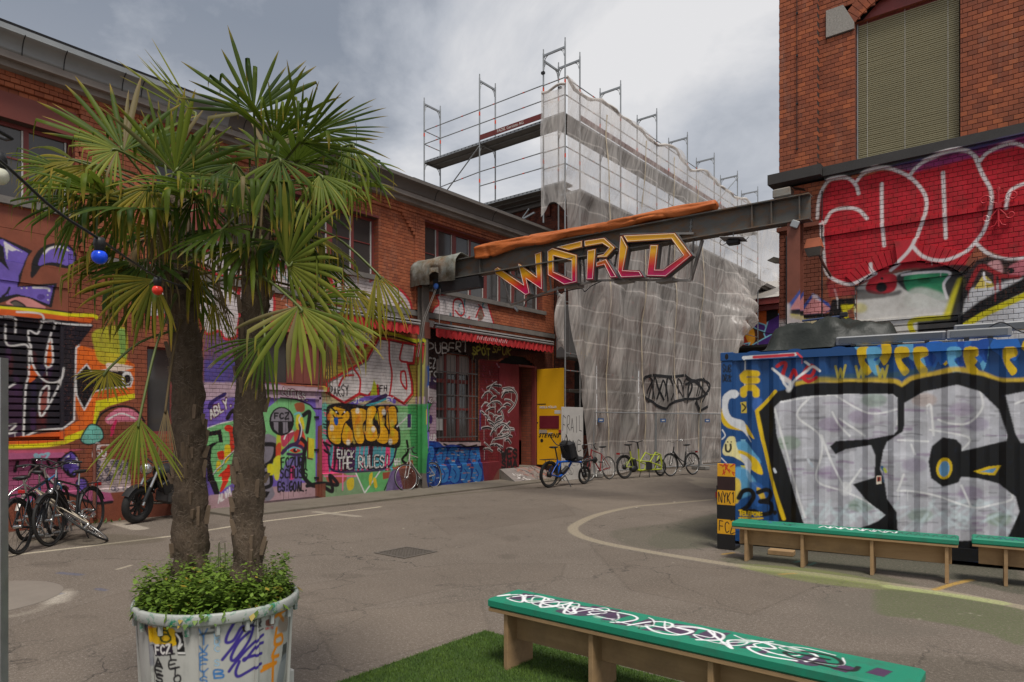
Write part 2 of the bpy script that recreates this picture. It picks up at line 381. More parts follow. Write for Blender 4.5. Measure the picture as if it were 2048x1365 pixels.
# ------------------------------------------------------------------ brick walls
COURSE, PITCH, JOINT = .0765, .128, .0078
def brick_mat(name, axis, cols, cv=None, img=None, mortar=False, mortar_col=(.10,.075,.06), wear=.3, soot=.42, rough=.8):
    """fired brick with its own tone per header; spray paint from the canvas on top"""
    t = NT(name); p = t.pos('world'); x = t.sep(p); a = x[1] if axis == 'X' else x[0]; z = x[2]
    if mortar: base = t.mix(t.noise(p, 9, 4), dk(mortar_col, .6), dk(mortar_col, 1.4))
    else:
        row = t.math('FLOOR', t.math('DIVIDE', z, COURSE)); col = t.math('FLOOR', t.math('ADD', t.math('DIVIDE', a, PITCH), t.math('MULTIPLY', t.math('MODULO', t.math('ABSOLUTE', row), 2.0), .5)))
        wn = t.n('ShaderNodeTexWhiteNoise', noise_dimensions='2D'); t.L.new(t.comb(col, row, 0), wn.inputs['Vector'])
        base = t.ramp(wn.outputs['Value'], cols); base = t.mix(t.math('MULTIPLY', t.noise(p, 34, 5, .7), .40), base, dk(cols[0][1], .6))
        base = t.mix(t.math('MULTIPLY', t.ramp(t.noise(p, 1.1, 6, .7), [(.42, 0), (.72, 1)]), soot), base, (.045, .033, .028))
        base = t.mix(t.math('MULTIPLY', t.ramp(t.noise(t.scale3(p, (3, 3, .55)), 1.6, 5, .65), [(.56, 0), (.8, 1)]), .16), base, (.42, .36, .31))
    if cv is not None:
        pc, pa = paint_nodes(t, cv, img, a, z)
        thin = t.ramp(t.noise(p, 26, 4, .75), [(.30, 1-wear), (.46, 1.0)])
        pcol = t.mix(t.ramp(t.noise(p, 2.6, 7, .7), [(.3, 0), (.62, 1)]), t.mix(1.0, pc, (.60,.59,.57), 'MULTIPLY'), pc); pcol = t.mix(t.math('MULTIPLY', t.ramp(t.noise(t.scale3(p, (4, 4, .5)), 1.5, 6, .7), [(.5, 0), (.75, 1)]), .35), pcol, (.06,.05,.045))
        if mortar: pcol = t.mix(.68, pcol, (.03,.025,.025)); 
        base = t.mix(t.math('MULTIPLY', pa, thin), base, pcol)
    t.bump(t.noise(p, 120, 3, .7), .35, .004)
    return t.set(base, t.math('ADD', t.math('MULTIPLY', t.noise(p, 12, 3), .25), rough-.15), 0.0, .25)
def rowspans(a0, a1, zc, holes):
    sp = [(a0, a1)]
    for h in holes:
        r = h(zc)
        if r is None: continue
        l, rr = r; out = []
        for s0, s1 in sp:
            if rr <= s0 or l >= s1: out.append((s0, s1)); continue
            if l > s0: out.append((s0, l))
            if rr < s1: out.append((rr, s1))
        sp = out
    return sp
def H(a0, a1, z0, z1): return lambda z: (a0, a1) if z0 < z < z1 else None
def HA(a0, a1, z0, zs, rise):                                             # opening with a flat segmental arch
    def f(z):
        if z0 < z <= zs: return (a0, a1)
        if zs < z < zs+rise:
            k = math.sqrt(max(0, 1-(z-zs)/rise)); c = (a0+a1)/2; return (c-(a1-a0)/2*k, c+(a1-a0)/2*k)
        return None
    return f
def brick_rects(a0, a1, z0, z1, holes):
    out = []; r0 = int(math.floor(z0/COURSE+.5)); r1 = int(math.floor(z1/COURSE+.5))
    for r in range(r0, r1):
        zb, zt = r*COURSE+JOINT/2, (r+1)*COURSE-JOINT/2; off = .5*(r % 2)
        for s0, s1 in rowspans(a0, a1, (r+.5)*COURSE, holes):
            k = math.floor(s0/PITCH+off)
            while True:
                b0, b1 = (k-off)*PITCH+JOINT/2, (k+1-off)*PITCH-JOINT/2; k += 1
                if b0 >= s1: break
                b0 -= .0015; b1 += .0015; c0, c1 = max(b0, s0+JOINT/2), min(b1, s1-JOINT/2)
                if c1-c0 > .018: out.append((c0, c1, zb, zt, c1-c0 > PITCH-JOINT-.004))
    return out
def wall_pt(axis, plane, a, z, d): return (plane+d, a, z) if axis == 'X' else (a, plane-d, z)   # d: how far proud of the wall plane
def one_brick(w, h, dp, axis, c=.0035):
    vs = []
    for d, k in ((-dp, 0), (-c, 0), (0, c)):
        for sa, sz in ((-1,-1),(1,-1),(1,1),(-1,1)): vs.append(wall_pt(axis, 0, sa*(w/2-k), sz*(h/2-k), d))
    fs = []
    for r in range(2):
        for i in range(4): fs.append((r*4+i, r*4+(i+1)%4, r*4+4+(i+1)%4, r*4+4+i))
    fs.append((8,9,10,11))
    if axis == 'X': return vs, fs
    return vs, fs
def lay_bricks(parent, axis, plane, rects, mat, proud, keep=300, dp=.03):
    """bricks of one wall: the largest in view as objects of their own, the others in one piece"""
    sc = []
    for i, (c0, c1, zb, zt, full) in enumerate(rects):
        if not full: continue
        q = proj(wall_pt(axis, plane, (c0+c1)/2, (zb+zt)/2, proud))
        if q and 0 < q[0] < 2048 and 0 < q[1] < 1365: sc.append((q[2], i))
    sc.sort(); chosen = set(i for _, i in sc[:keep]); m = MB(); first = None
    vs0, fs0 = one_brick(PITCH-JOINT+.003, COURSE-JOINT, dp, axis)
    for i, (c0, c1, zb, zt, full) in enumerate(rects):
        jit = proud + random.uniform(-.0018, .0018)
        if i in chosen:
            if first is None:
                me = bpy.data.meshes.new('brick'); me.from_pydata(vs0, [], fs0); me.materials.append(mat); me.update()
                first = bpy.data.objects.new('brick', me); o = first
            else: o = first.copy()
            COL.objects.link(o); o.parent = parent; o.location = wall_pt(axis, plane, (c0+c1)/2, (zb+zt)/2, jit)
        else:
            vs, fs = one_brick(c1-c0, zt-zb, dp, axis); o3 = wall_pt(axis, plane, (c0+c1)/2, (zb+zt)/2, jit)
            m.add([(v[0]+o3[0], v[1]+o3[1], v[2]+o3[2]) for v in vs], fs)
    if m.v: o = m.build('brickwork', mat, parent); o['kind'] = 'stuff'
def backing(m, axis, plane, a0, a1, z0, z1, holes, d=-.009):
    r0 = int(round(z0/COURSE)); r1 = int(round(z1/COURSE))
    prev = None; start = None
    rows = [(r*COURSE, (r+1)*COURSE, tuple(rowspans(a0, a1, (r+.5)*COURSE, holes))) for r in range(r0, r1)]
    i = 0
    while i < len(rows):
        j = i
        while j+1 < len(rows) and rows[j+1][2] == rows[i][2]: j += 1
        for s0, s1 in rows[i][2]:
            vs = [wall_pt(axis, plane, s0, rows[i][0], d), wall_pt(axis, plane, s1, rows[i][0], d), wall_pt(axis, plane, s1, rows[j][1], d), wall_pt(axis, plane, s0, rows[j][1], d)]
            m.add(vs, [(0,1,2,3)])
        i = j+1
def reveal(m, axis, plane, a0, a1, z0, z1, depth, front=0.0):
    f = lambda a, z, d: wall_pt(axis, plane, a, z, d)
    for (aa, za), (ab, zb) in (((a0,z0),(a0,z1)), ((a0,z1),(a1,z1)), ((a1,z1),(a1,z0)), ((a1,z0),(a0,z0))):
        m.add([f(aa,za,front-.012), f(ab,zb,front-.012), f(ab,zb,-depth), f(aa,za,-depth)], [(0,1,2,3)])
def wbox(m, axis, plane, a0, a1, z0, z1, d0, d1, mi=0):
    if axis == 'X': m.box(plane+d0, plane+d1, a0, a1, z0, z1, mi)
    else: m.box(a0, a1, plane-d1, plane-d0, z0, z1, mi)
LBR = [(0.0, (.29,.082,.040)), (.3, (.37,.108,.049)), (.7, (.42,.126,.056)), (1.0, (.47,.148,.068))]
RBR = [(0.0, (.24,.070,.037)), (.35, (.31,.088,.042)), (.75, (.365,.103,.046)), (1.0, (.46,.134,.053))]
m_redframe = M('red_frame_paint', (.20,.040,.035), .5, var=.2, scale=3, coord='world', grime=.3)
m_glass = NT('window_glass'); _p = m_glass.pos('world')
m_glass = m_glass.set(m_glass.mix(m_glass.noise(_p, .8, 3), (.035,.033,.032), (.085,.078,.074)), .06, 0, .6)
m_stone = M('weathered_band_stone', (.17,.155,.14), .85, var=.3, scale=3, bump=.3, coord='world', grime=.5)
m_zinc = M('zinc_gutter', (.26,.27,.27), .48, .55, var=.25, scale=1.2, coord='world', grime=.45)
m_roofbrown = M('painted_eaves_metal', (.115,.10,.088), .6, .1, var=.2, scale=1.0, coord='world', grime=.3)
m_white = M('white_bead', (.55,.53,.50), .6, coord='world')
m_blackiron = M('black_iron', (.03,.03,.032), .55, .4, coord='world')
m_steel = M('galvanised_steel', (.36,.37,.37), .42, .75, var=.25, scale=9, grime=.25, coord='object')
m_dark = M('dark_interior', (.012,.011,.011), .9)
LW = Canvas('left_wall_paint', 2.0, 18.0, 0, 5.2, 110, lambda px, py: (lambda v: (v.y, v.z))(onX(px, py, XL)))
def zz(ox, oy, k): return lambda *pts: [(ox+x/k, oy+y/k) for x, y in pts]
za = zz(380,560,2.73); zb = zz(400,780,5.687); zx = zz(620,640,3.792); zd = zz(840,660,4.267); ze = zz(0,400,4.55); zf = zz(0,880,5.688); zg = zz(0,440,2.968); zh = zz(820,500,6.827); zi = zz(380,440,4.266)
def paint_left_wall():
    c = LW; c.drips = True; r2 = random.Random(11); K = (22,19,22); WH = (206,202,200); RED = (176,34,42); PUR = (104,84,168); GRN = (112,172,112); BRN = (122,66,46)
    # brown-red wash over the first bays
    c.poly([(-60,420),(150,450),(300,525),(300,1060),(-60,1120)], (126,68,48), .92, False, 3); c.poly([(300,530),(410,548),(410,1040),(300,1055)], BRN, .6, False, 4)
    # purple letters on the panel
    c.poly(ze((-60,330),(0,338),(295,465),(255,515),(205,640),(170,785),(515,760),(468,985),(300,930),(150,890),(-60,960)), K); c.poly(ze((-60,360),(20,362),(255,490),(205,600),(162,700),(158,795),(485,785),(445,955),(300,895),(150,858),(-60,900),(-60,560),(0,570),(80,645),(45,560),(30,430)), PUR)
    c.poly(ze((30,375),(130,440),(212,482),(150,460),(100,470),(70,450),(65,560)), WH, .95); c.line(ze((300,800),(430,805),(445,830)), 4, WH); 
    for p in ((432,868),(434,912),(240,805),(195,805)): c.oval(ze(p)[0], 1.6, 1.6, WH)
    c.oval(ze((370,885))[0], 8, 6, (76,54,130)); c.line(ze((20,880),(60,850),(85,800)), 4, K)
    c.poly(ze((275,712),(290,560),(370,440),(500,393),(620,408),(692,480),(692,560),(640,622),(560,620),(450,598),(372,612),(320,682)), K, 1, True); c.poly(ze((352,602),(360,540),(420,452),(520,420),(620,430),(676,500),(668,576),(600,598),(520,574),(430,574)), PUR, 1, True); c.line(ze((400,492),(450,445),(540,428),(620,462)), 4, WH); c.oval(ze((572,552))[0], 3, 2.5, (76,54,130))
    c.poly(ze((62,950),(130,892),(230,890),(330,930),(405,990)), (196,128,124), 1, True); c.poly(ze((95,940),(140,920),(200,950),(240,985),(150,975)), (90,80,70), 1, True); c.line(ze((95,935),(140,918),(205,950),(235,980)), 3, K)
    # black, orange and white lettering over the shutter
    c.poly(ze((-80,995),(0,990),(640,1050),(880,1060),(820,1120),(-80,1120)), (196,84,26)); c.line(ze((-60,975),(60,980),(350,1010),(640,1048),(840,1052),(880,1075)), 7, (206,196,20)); c.line(ze((-20,960),(350,990),(650,1030)), 3, K)
    c.poly(zg((-60,560),(420,600),(560,625),(470,740),(440,1180),(400,1240),(-60,1320)), (26,20,30), 1); c.poly(zg((40,980),(140,980),(140,1290),(-40,1300),(-40,980)), (58,30,58), .8)
    for i in range(14): x, y = r2.uniform(20, 400), r2.uniform(620, 1220); c.poly(zg((x,y),(x+30,y+10),(x+25,y+110),(x+5,y+120)), r2.choice([(70,22,26),(60,30,66),(90,26,26),(40,26,60)]), .7, True, 2)
    c.poly(zg((170,870),(200,860),(240,920),(180,975)), (196,84,26)); c.poly(zg((285,790),(310,720),(318,840),(290,870)), (196,90,30), 1, True); c.poly(zg((250,1060),(290,1010),(290,1090),(250,1140)), (150,80,70), .8, True)
    for L in (((-30,575),(88,585),(98,670)), ((40,620),(50,740),(160,740),(185,790)), ((180,790),(178,920),(160,1000),(146,1290)), ((98,548),(250,566),(232,672),(176,656),(186,745)), ((245,602),(325,606),(328,645)), ((330,608),(410,620),(540,626)), ((190,742),(200,850),(245,930),(300,966),(362,952),(380,880)), ((312,668),(284,780),(278,860),(300,872),(322,835),(312,700)), ((362,952),(345,1010),(262,1160),(242,1135),(250,1025),(296,985),(292,1085)), ((150,1290),(240,1252),(372,1240)), ((50,1222),(105,1215),(55,1268),(108,1258)), ((-10,890),(40,895)), ((30,1010),(100,970))): c.line(zg(*L), 3.4, WH, .95)
    c.poly(zg((-60,1310),(380,1255),(380,1320),(-60,1345)), (196,84,26)); c.line(zg((-60,1350),(230,1340),(380,1322)), 8, (200,190,24)); 
    c.poly(zg((450,745),(480,745),(560,770),(700,800),(800,860),(800,1040),(700,1075),(600,1115),(565,1180),(555,1245),(380,1320),(385,1240),(470,1190),(440,1090)), (206,96,28)); c.poly(zg((560,660),(740,640),(740,860),(600,850),(560,760)), (170,168,40), .85, True, 2); c.poly(zg((700,640),(745,650),(745,820),(715,800)), (120,160,80), .9)
    c.poly(zg((570,1075),(800,1030),(800,1060),(650,1105),(590,1140),(565,1260),(380,1335),(385,1290),(550,1225)), (206,196,22)); c.poly(zg((448,930),(515,855),(545,900),(640,890),(760,900),(790,940),(780,985),(700,1000),(640,1000),(560,1020),(500,1132),(455,1040)), K); c.line(zg((448,930),(515,858),(545,905),(660,885),(770,905),(790,945),(775,990),(640,1000),(560,1020),(500,1130),(455,1040)), 2.6, WH, 1, False, closed=True); c.line(zg((470,745),(452,760),(440,1190),(380,1235)), 3, WH, 1, False)
    c.oval(zg((752,940))[0], 10, 13, WH); c.oval(zg((756,945))[0], 7, 9, K); c.poly(zg((640,850),(760,865),(790,880),(700,900),(640,890)), (216,196,180), 1, True)
    c.poly(zg((585,1215),(610,1150),(700,1108),(800,1125),(850,1190),(850,1320),(600,1330)), BRN, 1, True); c.line(zg((565,1240),(600,1155),(700,1108),(800,1125),(860,1200)), 4, K); c.poly(zg((625,1180),(700,1120),(790,1130),(835,1190),(700,1200),(650,1215)), (196,110,132), 1, True); c.line(zg((640,1185),(720,1150),(800,1180)), 3, WH); c.line(zg((660,1250),(690,1190),(660,1280)), 4, (196,40,90))
    c.poly(zg((480,1310),(500,1260),(540,1215),(595,1235),(612,1290),(580,1320),(520,1332)), (104,170,156), 1, True); c.line(zg((480,1310),(500,1258),(540,1213),(598,1235),(614,1290),(580,1322),(520,1334)), 2.6, K, closed=True)
    c.text('G', zg((560,1352))[0], zg((610,1352))[0], 9, WH, 1.5)
    # pink field with purple drops
    c.poly(zf((-100,130),(100,120),(700,140),(800,240),(870,420),(1000,560),(1240,590),(1280,690),(1200,720),(950,690),(760,620),(500,660),(-100,760)), (164,82,118), 1); c.poly(zf((-100,118),(1000,100),(780,142),(-100,150)), (190,80,106), .8)
    c.poly(zf((655,230),(730,150),(830,130),(900,230),(915,330),(850,430),(770,410),(690,310)), K, 1, True); c.poly(zf((690,230),(750,165),(820,150),(885,240),(890,330),(840,400),(780,380),(710,290)), (98,76,164), 1, True); c.line(zf((705,290),(720,230),(760,185)), 4, WH, .8); c.line(zf((870,210),(888,290)), 3, WH, .8); c.oval(zf((930,510))[0], 13, 15, K); c.oval(zf((930,515))[0], 10, 12, (98,76,164)); c.line(zf((893,520),(900,480)), 2, WH); c.line(zf((770,345),(800,400),(860,350)), 4, K)
    c.text('SCZ', zf((365,225))[0], zf((555,222))[0], 11, (126,168,180), 4, wild=.05); c.line(zf((380,250),(480,390),(650,520)), 7, K); c.line(zf((450,290),(550,420),(650,530)), 2, WH); c.line(zf((700,600),(850,640),(960,690),(1100,720),(1260,705)), 6, K); c.line(zf((540,250),(580,320)), 5, K); c.line(zf((200,250),(170,360)), 6, K); c.line(zf((330,420),(380,300),(430,380)), 6, K)
    c.text('Gu', zf((1085,190))[0], zf((1225,185))[0], 17, WH, 2.6, wild=.03); c.line(zf((1060,130),(1120,70),(1240,60)), 2.2, WH, .8); c.line(zf((1055,140),(1060,200),(1110,225),(1200,205)), 2.2, WH, .8)
    c.poly(zf((1060,560),(1050,480),(1090,400),(1060,330),(1110,250),(1200,225),(1440,250),(1480,420),(1470,560),(1250,600)), (176,160,160), .9, True)
    for i in range(34): x, y = r2.uniform(1070, 1440), r2.uniform(250, 560); c.line(zf((x,y),(x+25,y-22),(x+48,y+4),(x+20,y+24),(x-5,y+4)), 1.8, (34,42,66), .9)
    # brown pier and purple wall round the trunks
    c.poly([(408,640),(500,650),(560,660),(560,800),(408,800)], (84,70,118), .9, False, 6, None, .3); c.poly([(408,720),(520,725),(520,800),(408,800)], (74,68,140), .8, False, 8)
    c.poly(za((70,620),(240,600),(700,610),(900,640),(900,700),(700,800),(690,1250),(70,1260)), PUR, .95); c.poly(za((70,560),(250,560),(690,590),(690,650),(250,640),(70,660)), (176,150,158), .9, False, 3); c.poly(za((70,1180),(690,1100),(690,1260),(70,1260)), (168,136,138), .95, False, 2); c.poly(za((680,600),(1240,640),(1240,690),(690,700)), (158,132,158), .95, False, 2)
    # white throw-up with red outline, upper rows
    for pg in (zi((110,400),(90,330),(190,240),(460,225),(450,330),(460,470),(300,480),(220,460)), zi((740,420),(800,350),(1050,430),(1060,560),(900,590),(730,570)), zi((1200,440),(1365,470),(1365,620),(1250,600)), zi((60,520),(200,500),(420,640),(410,920),(390,1000),(300,1015),(250,950),(130,960),(60,700)), zi((440,560),(700,620),(690,900),(560,960),(440,900)), [(690,552),(760,562),(800,580),(822,610),(815,640),(760,632),(700,615)], [(285,545),(330,520),(350,560),(345,620),(290,630)], [(660,640),(740,650),(735,690),(660,690)]):
        c.poly(pg, (196,188,188), .95, True); c.line(pg, 6, RED, .95, closed=True)
    for i in range(22): x, y = r2.uniform(410, 800), r2.uniform(520, 620); c.line([(x,y),(x+r2.uniform(-20,20),y+r2.uniform(-20,20)),(x+r2.uniform(-20,30),y+r2.uniform(-10,20))], r2.uniform(3,6), r2.choice([RED,(40,120,130),RED,(180,170,170)]), .75)
    # the tag between sill and band, right of the column
    pg = zh((370,630),(470,610),(600,600),(720,640),(880,650),(1040,690),(1080,800),(1110,900),(1140,1000),(1135,1075),(1040,1060),(900,1000),(780,1005),(650,985),(560,930),(430,940),(310,905),(330,800),(400,740)); c.poly(pg, (196,190,192), .95, True); c.line(pg, 4.5, (180,40,48), .95, closed=True)
    for i in range(26): x, y = r2.uniform(400, 1060), r2.uniform(660, 1000); c.line(zh((x,y),(x+r2.uniform(-30,60),y+r2.uniform(-90,90)),(x+r2.uniform(-30,60),y+r2.uniform(-60,140))), r2.uniform(2.2,4.5), r2.choice([(52,120,132),(118,88,60),(176,44,50),(52,120,132),(150,146,150),(210,206,206)]), .85)
    c.line(zh((590,930),(600,700),(700,690),(740,850),(690,900),(620,830)), 4, (176,44,50)); c.line(zh((900,920),(960,790),(1010,900)), 4, (176,44,50)); c.poly(zh((920,900),(970,800),(1010,910),(960,970)), (116,92,78), .9, True)
    # green shield
    g = zb((70,440),(230,385),(420,342),(420,1010),(330,1080),(200,1165),(120,1010),(75,700)); c.poly(g, GRN); c.line(zb((70,440),(230,385),(420,342)), 2, WH); c.poly(zb((75,480),(240,450),(264,600),(205,600),(135,660),(122,800),(150,950),(212,1185),(150,1192),(92,1050),(64,800),(88,640),(140,605),(215,588),(205,515),(75,532)), K)
    for pg in (((280,420),(340,400),(405,480),(400,690),(342,690),(335,500),(290,465)), ((198,712),(280,700),(278,785),(215,792)), ((315,850),(392,880),(330,1000),(250,1140),(212,1152),(250,1000),(208,980),(300,890))): c.poly(zb(*pg), (190,46,28), 1, True)
    for pg in (((282,640),(340,632),(345,750),(290,835),(278,790)), ((190,820),(228,810),(242,890),(190,930))): c.poly(zb(*pg), (206,178,30), 1, True)
    c.line(zb((150,965),(200,900),(262,850),(290,790),(400,690)), 3, K); c.line(zb((150,960),(200,895),(262,843),(290,782),(400,683)), 1.6, WH); c.text('ABLY.', zb((125,330))[0], zb((385,160))[0], 18, (84,30,44), 6, wild=.04, up=(-.2,-1)); c.text('ABLY.', zb((125,330))[0], zb((385,160))[0], 18, WH, 2.6, wild=.04, up=(-.2,-1)); c.poly(zb((85,200),(130,120),(280,30),(290,70),(170,140),(120,225)), (44,30,86), 1, True); c.text('ALVA.', zb((195,1290))[0], zb((385,1155))[0], 15, WH, 2.4, wild=.04)
    c.poly(zb((290,330),(340,240),(420,190),(420,240),(360,280),(330,340)), K, 1, True); c.poly(zb((400,330),(425,330),(430,1310),(395,1310)), (150,170,40), .9)
    # door leaf: FCZ badge, eye, slogan
    c.poly(zb((720,250),(910,95),(1100,118),(1250,180),(1315,260),(1315,1060),(1240,1060),(900,900),(720,1100)), GRN); c.line(zb((910,90),(1100,112),(1250,172),(1310,215),(1500,215)), 3, K); c.poly(zb((720,560),(860,540),(870,640),(840,800),(800,1000),(850,1200),(720,1220)), (120,114,124), 1, True, 1); c.line(zb((740,620),(860,640),(830,800),(720,880)), 9, K); c.line(zb((720,960),(800,960),(810,1080),(720,1120)), 8, K); c.poly(zb((720,1150),(800,1160),(760,1230),(720,1220)), K)
    for pg, col in ((((880,500),(960,480),(950,700),(880,720)),(170,176,40)), (((870,640),(930,620),(900,860),(870,850)),(190,60,40)), (((840,800),(920,760),(900,1010),(850,1000)),(196,190,40)), (((930,430),(1080,480),(980,640),(930,620)),(176,40,80)), (((1080,480),(1160,440),(1210,600),(1160,680),(1080,600)),(190,50,36)), (((1100,300),(1160,290),(1190,440),(1100,440)),(206,190,30)), (((1080,160),(1180,150),(1190,240),(1110,250)),(150,70,40)), (((1000,800),(1150,760),(1140,1100),(900,1150),(920,1000)),(104,90,150)), (((1040,880),(1080,880),(1070,1010),(1020,1010)),(206,60,120)), (((770,860),(830,850),(840,960),(780,960)),(200,190,20))): c.poly(zb(*pg), col, .95, True, 1)
    for L, w_, col in (((( 940,720),(1020,640),(1110,600),(1150,480),(1140,400)),8,(58,32,74)), (((950,690),(1080,640),(1160,650),(1180,720),(1100,740),(1000,730)),6,(58,32,74)), (((960,560),(990,500),(1060,470)),3,WH), (((1140,560),(1160,440),(1130,330),(1200,260)),2.5,WH), (((1000,690),(1070,655),(1150,680)),3,(110,180,190)), (((1160,560),(1210,620),(1190,720),(1170,900),(1190,1000),(1290,1090),(1440,1080)),9,K), (((1180,290),(1250,260),(1220,480)),9,K), (((1080,280),(1130,260),(1160,300)),3,(110,180,190))): c.line(zb(*L), w_, col)
    c.poly(zb((1020,690),(1080,665),(1150,690),(1090,720)), (190,60,40), 1, True); c.oval(zb((1085,690))[0], 4, 4, K); c.oval(zb((1098,682))[0], 1.4, 1.4, WH)
    c.oval(zb((932,358))[0], 25, 29, K); c.oval(zb((932,350))[0], 21, 25, (118,112,120)); c.poly(zb((800,358),(1065,358),(1050,430),(1000,490),(930,505),(860,480),(812,430)), K, 1); c.poly(zb((840,368),(895,368),(895,490),(848,450)), (118,112,120)); c.poly(zb((945,368),(1000,368),(1005,480),(950,500)), (118,112,120)); c.text('FCZ', zb((850,328))[0], zb((1030,330))[0], 11, K, 3.2, wild=.03)
    c.poly(zb((1235,545),(1305,560),(1300,780),(1235,770)), (190,178,40)); c.line(zb((1230,545),(1228,780),(1280,790)), 3, (96,26,30), 1, False)
    c.text('FCZURI', zb((925,880))[0], zb((1240,880))[0], 19, K, 3.4, wild=.06); c.text('SCHUSS', zb((915,1005))[0], zb((1240,1005))[0], 19, K, 3.4, wild=.06); c.text('ES:GOAL.', zb((890,1155))[0], zb((1240,1150))[0], 18, K, 3.4, wild=.06)
    c.text('LOTIES.', zb((930,50))[0], zb((1250,130))[0], 12, (90,40,56), 5, wild=.05); c.text('LOTIES.', zb((930,50))[0], zb((1250,130))[0], 12, WH, 2, wild=.05)
    # big white letters with red outline over the yellow bubble letters
    c.poly(zx((90,350),(330,340),(500,130),(820,150),(800,640),(90,640)), (180,174,60), .55, False, 6); w1 = zx((130,470),(330,360),(430,300),(520,140),(600,150),(690,170),(800,190),(785,330),(740,330),(772,470),(776,560),(712,636),(620,580),(522,592),(512,500),(440,580),(375,560),(258,632),(124,548)); c.poly(w1, (198,190,188)); c.line(w1, 6, RED, 1, False, closed=True); c.line([(p[0]+3, p[1]+3) for p in w1], 2, K, .8, False, closed=True)
    for L in (((600,160),(604,300),(622,420),(604,570)), ((705,180),(682,300),(740,322)), ((690,395),(722,400),(732,522),(692,470),(690,395)), ((330,370),(380,450),(375,560)), ((220,500),(260,430),(330,420))): c.line(zx(*L), 4.5, RED)
    c.line(zx((480,90),(640,110),(810,165)), 6, (180,184,40)); c.line(zx((480,110),(640,132),(800,180)), 3, K); c.poly(zx((455,580),(485,450),(505,500),(510,590)), (170,176,40)); c.text('PARSY', zx((150,582))[0], zx((300,570))[0], 19, K, 2.4, wild=.1); c.text('FH', zx((530,545))[0], zx((592,538))[0], 12, K, 2.4)
    c.poly(zx((90,640),(660,650),(800,660),(830,700),(830,1040),(640,1120),(90,900)), GRN, .95); c.poly(zx((740,640),(840,640),(840,1160),(790,1160),(760,900)), (52,136,74), .9, False, 2); c.line(zx((300,650),(420,600),(570,590),(640,620)), 9, PUR); c.line(zx((420,660),(500,610),(575,575)), 9, (46,30,74)); c.line(zx((430,650),(520,625),(575,600)), 4, (60,150,160))
    c.text('JL.', zx((330,630))[0], zx((440,615))[0], 9, WH, 2); c.text('EY', zx((585,620))[0], zx((640,618))[0], 9, WH, 2)
    c.poly(zx((88,910),(110,905),(600,960),(625,1100),(560,1140),(90,1175)), (206,64,112)); 
    for i in range(16): x = 120+i*33; c.poly(zx((x,960),(x+26,955),(x+18-14*math.sin(i),1130),(x-10,1140)), r2.choice([(60,150,160),(58,36,82),(60,150,160),(30,22,34),(206,64,112)]), .95, True)
    c.line(zx((110,940),(140,1000),(170,1140),(400,1150),(600,1110),(655,980)), 5, (40,28,60)); c.line(zx((110,990),(150,1020)), 5, K); c.line(zx((105,930),(160,960)), 5, K); c.poly(zx((88,660),(130,650),(125,900),(95,890)), (90,160,160), .7, True, 1)
    for i in range(10): c.line(zx((100+r2.uniform(0,25),680+i*22),(120+r2.uniform(0,20),690+i*22)), 3, r2.choice([(60,160,176),(210,80,120),K]), .9)
    c.poly(zx((130,660),(200,632),(300,636),(420,650),(560,646),(655,655),(674,760),(680,960),(560,965),(400,962),(280,972),(180,955),(128,890),(122,760)), K, 1, True, 1)
    for pg in (((150,700),(200,655),(285,685),(300,740),(272,780),(310,830),(326,905),(295,944),(255,932),(236,860),(230,930),(190,940),(146,900),(138,830),(152,780)), ((310,690),(370,672),(428,690),(430,740),(398,800),(410,895),(398,935),(360,935),(330,880),(318,800)), ((440,672),(490,660),(500,700),(468,780),(500,820),(510,888),(480,920),(432,910),(420,850),(430,760)), ((515,672),(560,660),(566,700),(545,750),(562,800),(590,850),(590,920),(550,940),(506,908),(530,840),(514,760)), ((590,680),(640,660),(658,720),(655,788),(622,810),(665,850),(666,920),(630,945),(596,918),(604,850),(580,790))): c.poly(zx(*pg), (208,152,24), 1, True)
    c.clip(zx((130,660),(200,632),(420,650),(655,655),(674,760),(680,960),(280,972),(128,890)))
    for i in range(46): x, y = r2.uniform(140,650), r2.uniform(670,930); c.oval(zx((x,y))[0], 4, 7, r2.choice([(216,120,30),(176,170,30),(220,170,60),(216,190,90)]), .5, 3)
    c.clip()
    for p in ((165,820),(290,930),(360,690),(480,830),(610,925),(560,700)): c.oval(zx(p)[0], 4, 6, (230,224,210), .8, 3)
    c.line(zx((160,665),(215,715),(200,690)), 4, K); c.line(zx((300,660),(245,720)), 4, K); c.oval(zx((200,700))[0], 1.8, 1.8, WH); c.oval(zx((262,700))[0], 1.8, 1.8, WH); c.line(zx((175,725),(195,745),(245,745)), 3, K); c.poly(zx((182,745),(210,742),(212,790),(198,802),(184,780)), (20,80,160), 1, True)
    for L in (((195,655),(290,690),(300,750),(262,790),(240,870)), ((310,700),(330,870),(350,930)), ((430,690),(420,840)), ((515,680),(530,840),(515,900)), ((590,690),(605,860))): c.line(zx(*L), 2.6, K)
    c.text('FUCK', zx((205,1050))[0], zx((345,1060))[0], 17, K, 5.5, wild=.05); c.text('FUCK', zx((205,1050))[0], zx((345,1060))[0], 17, WH, 2.4, wild=.05); c.text('THE RULES!', zx((210,1130))[0], zx((610,1115))[0], 22, K, 6, wild=.05, gap=.2); c.text('THE RULES!', zx((210,1130))[0], zx((610,1115))[0], 22, WH, 2.6, wild=.05, gap=.2)
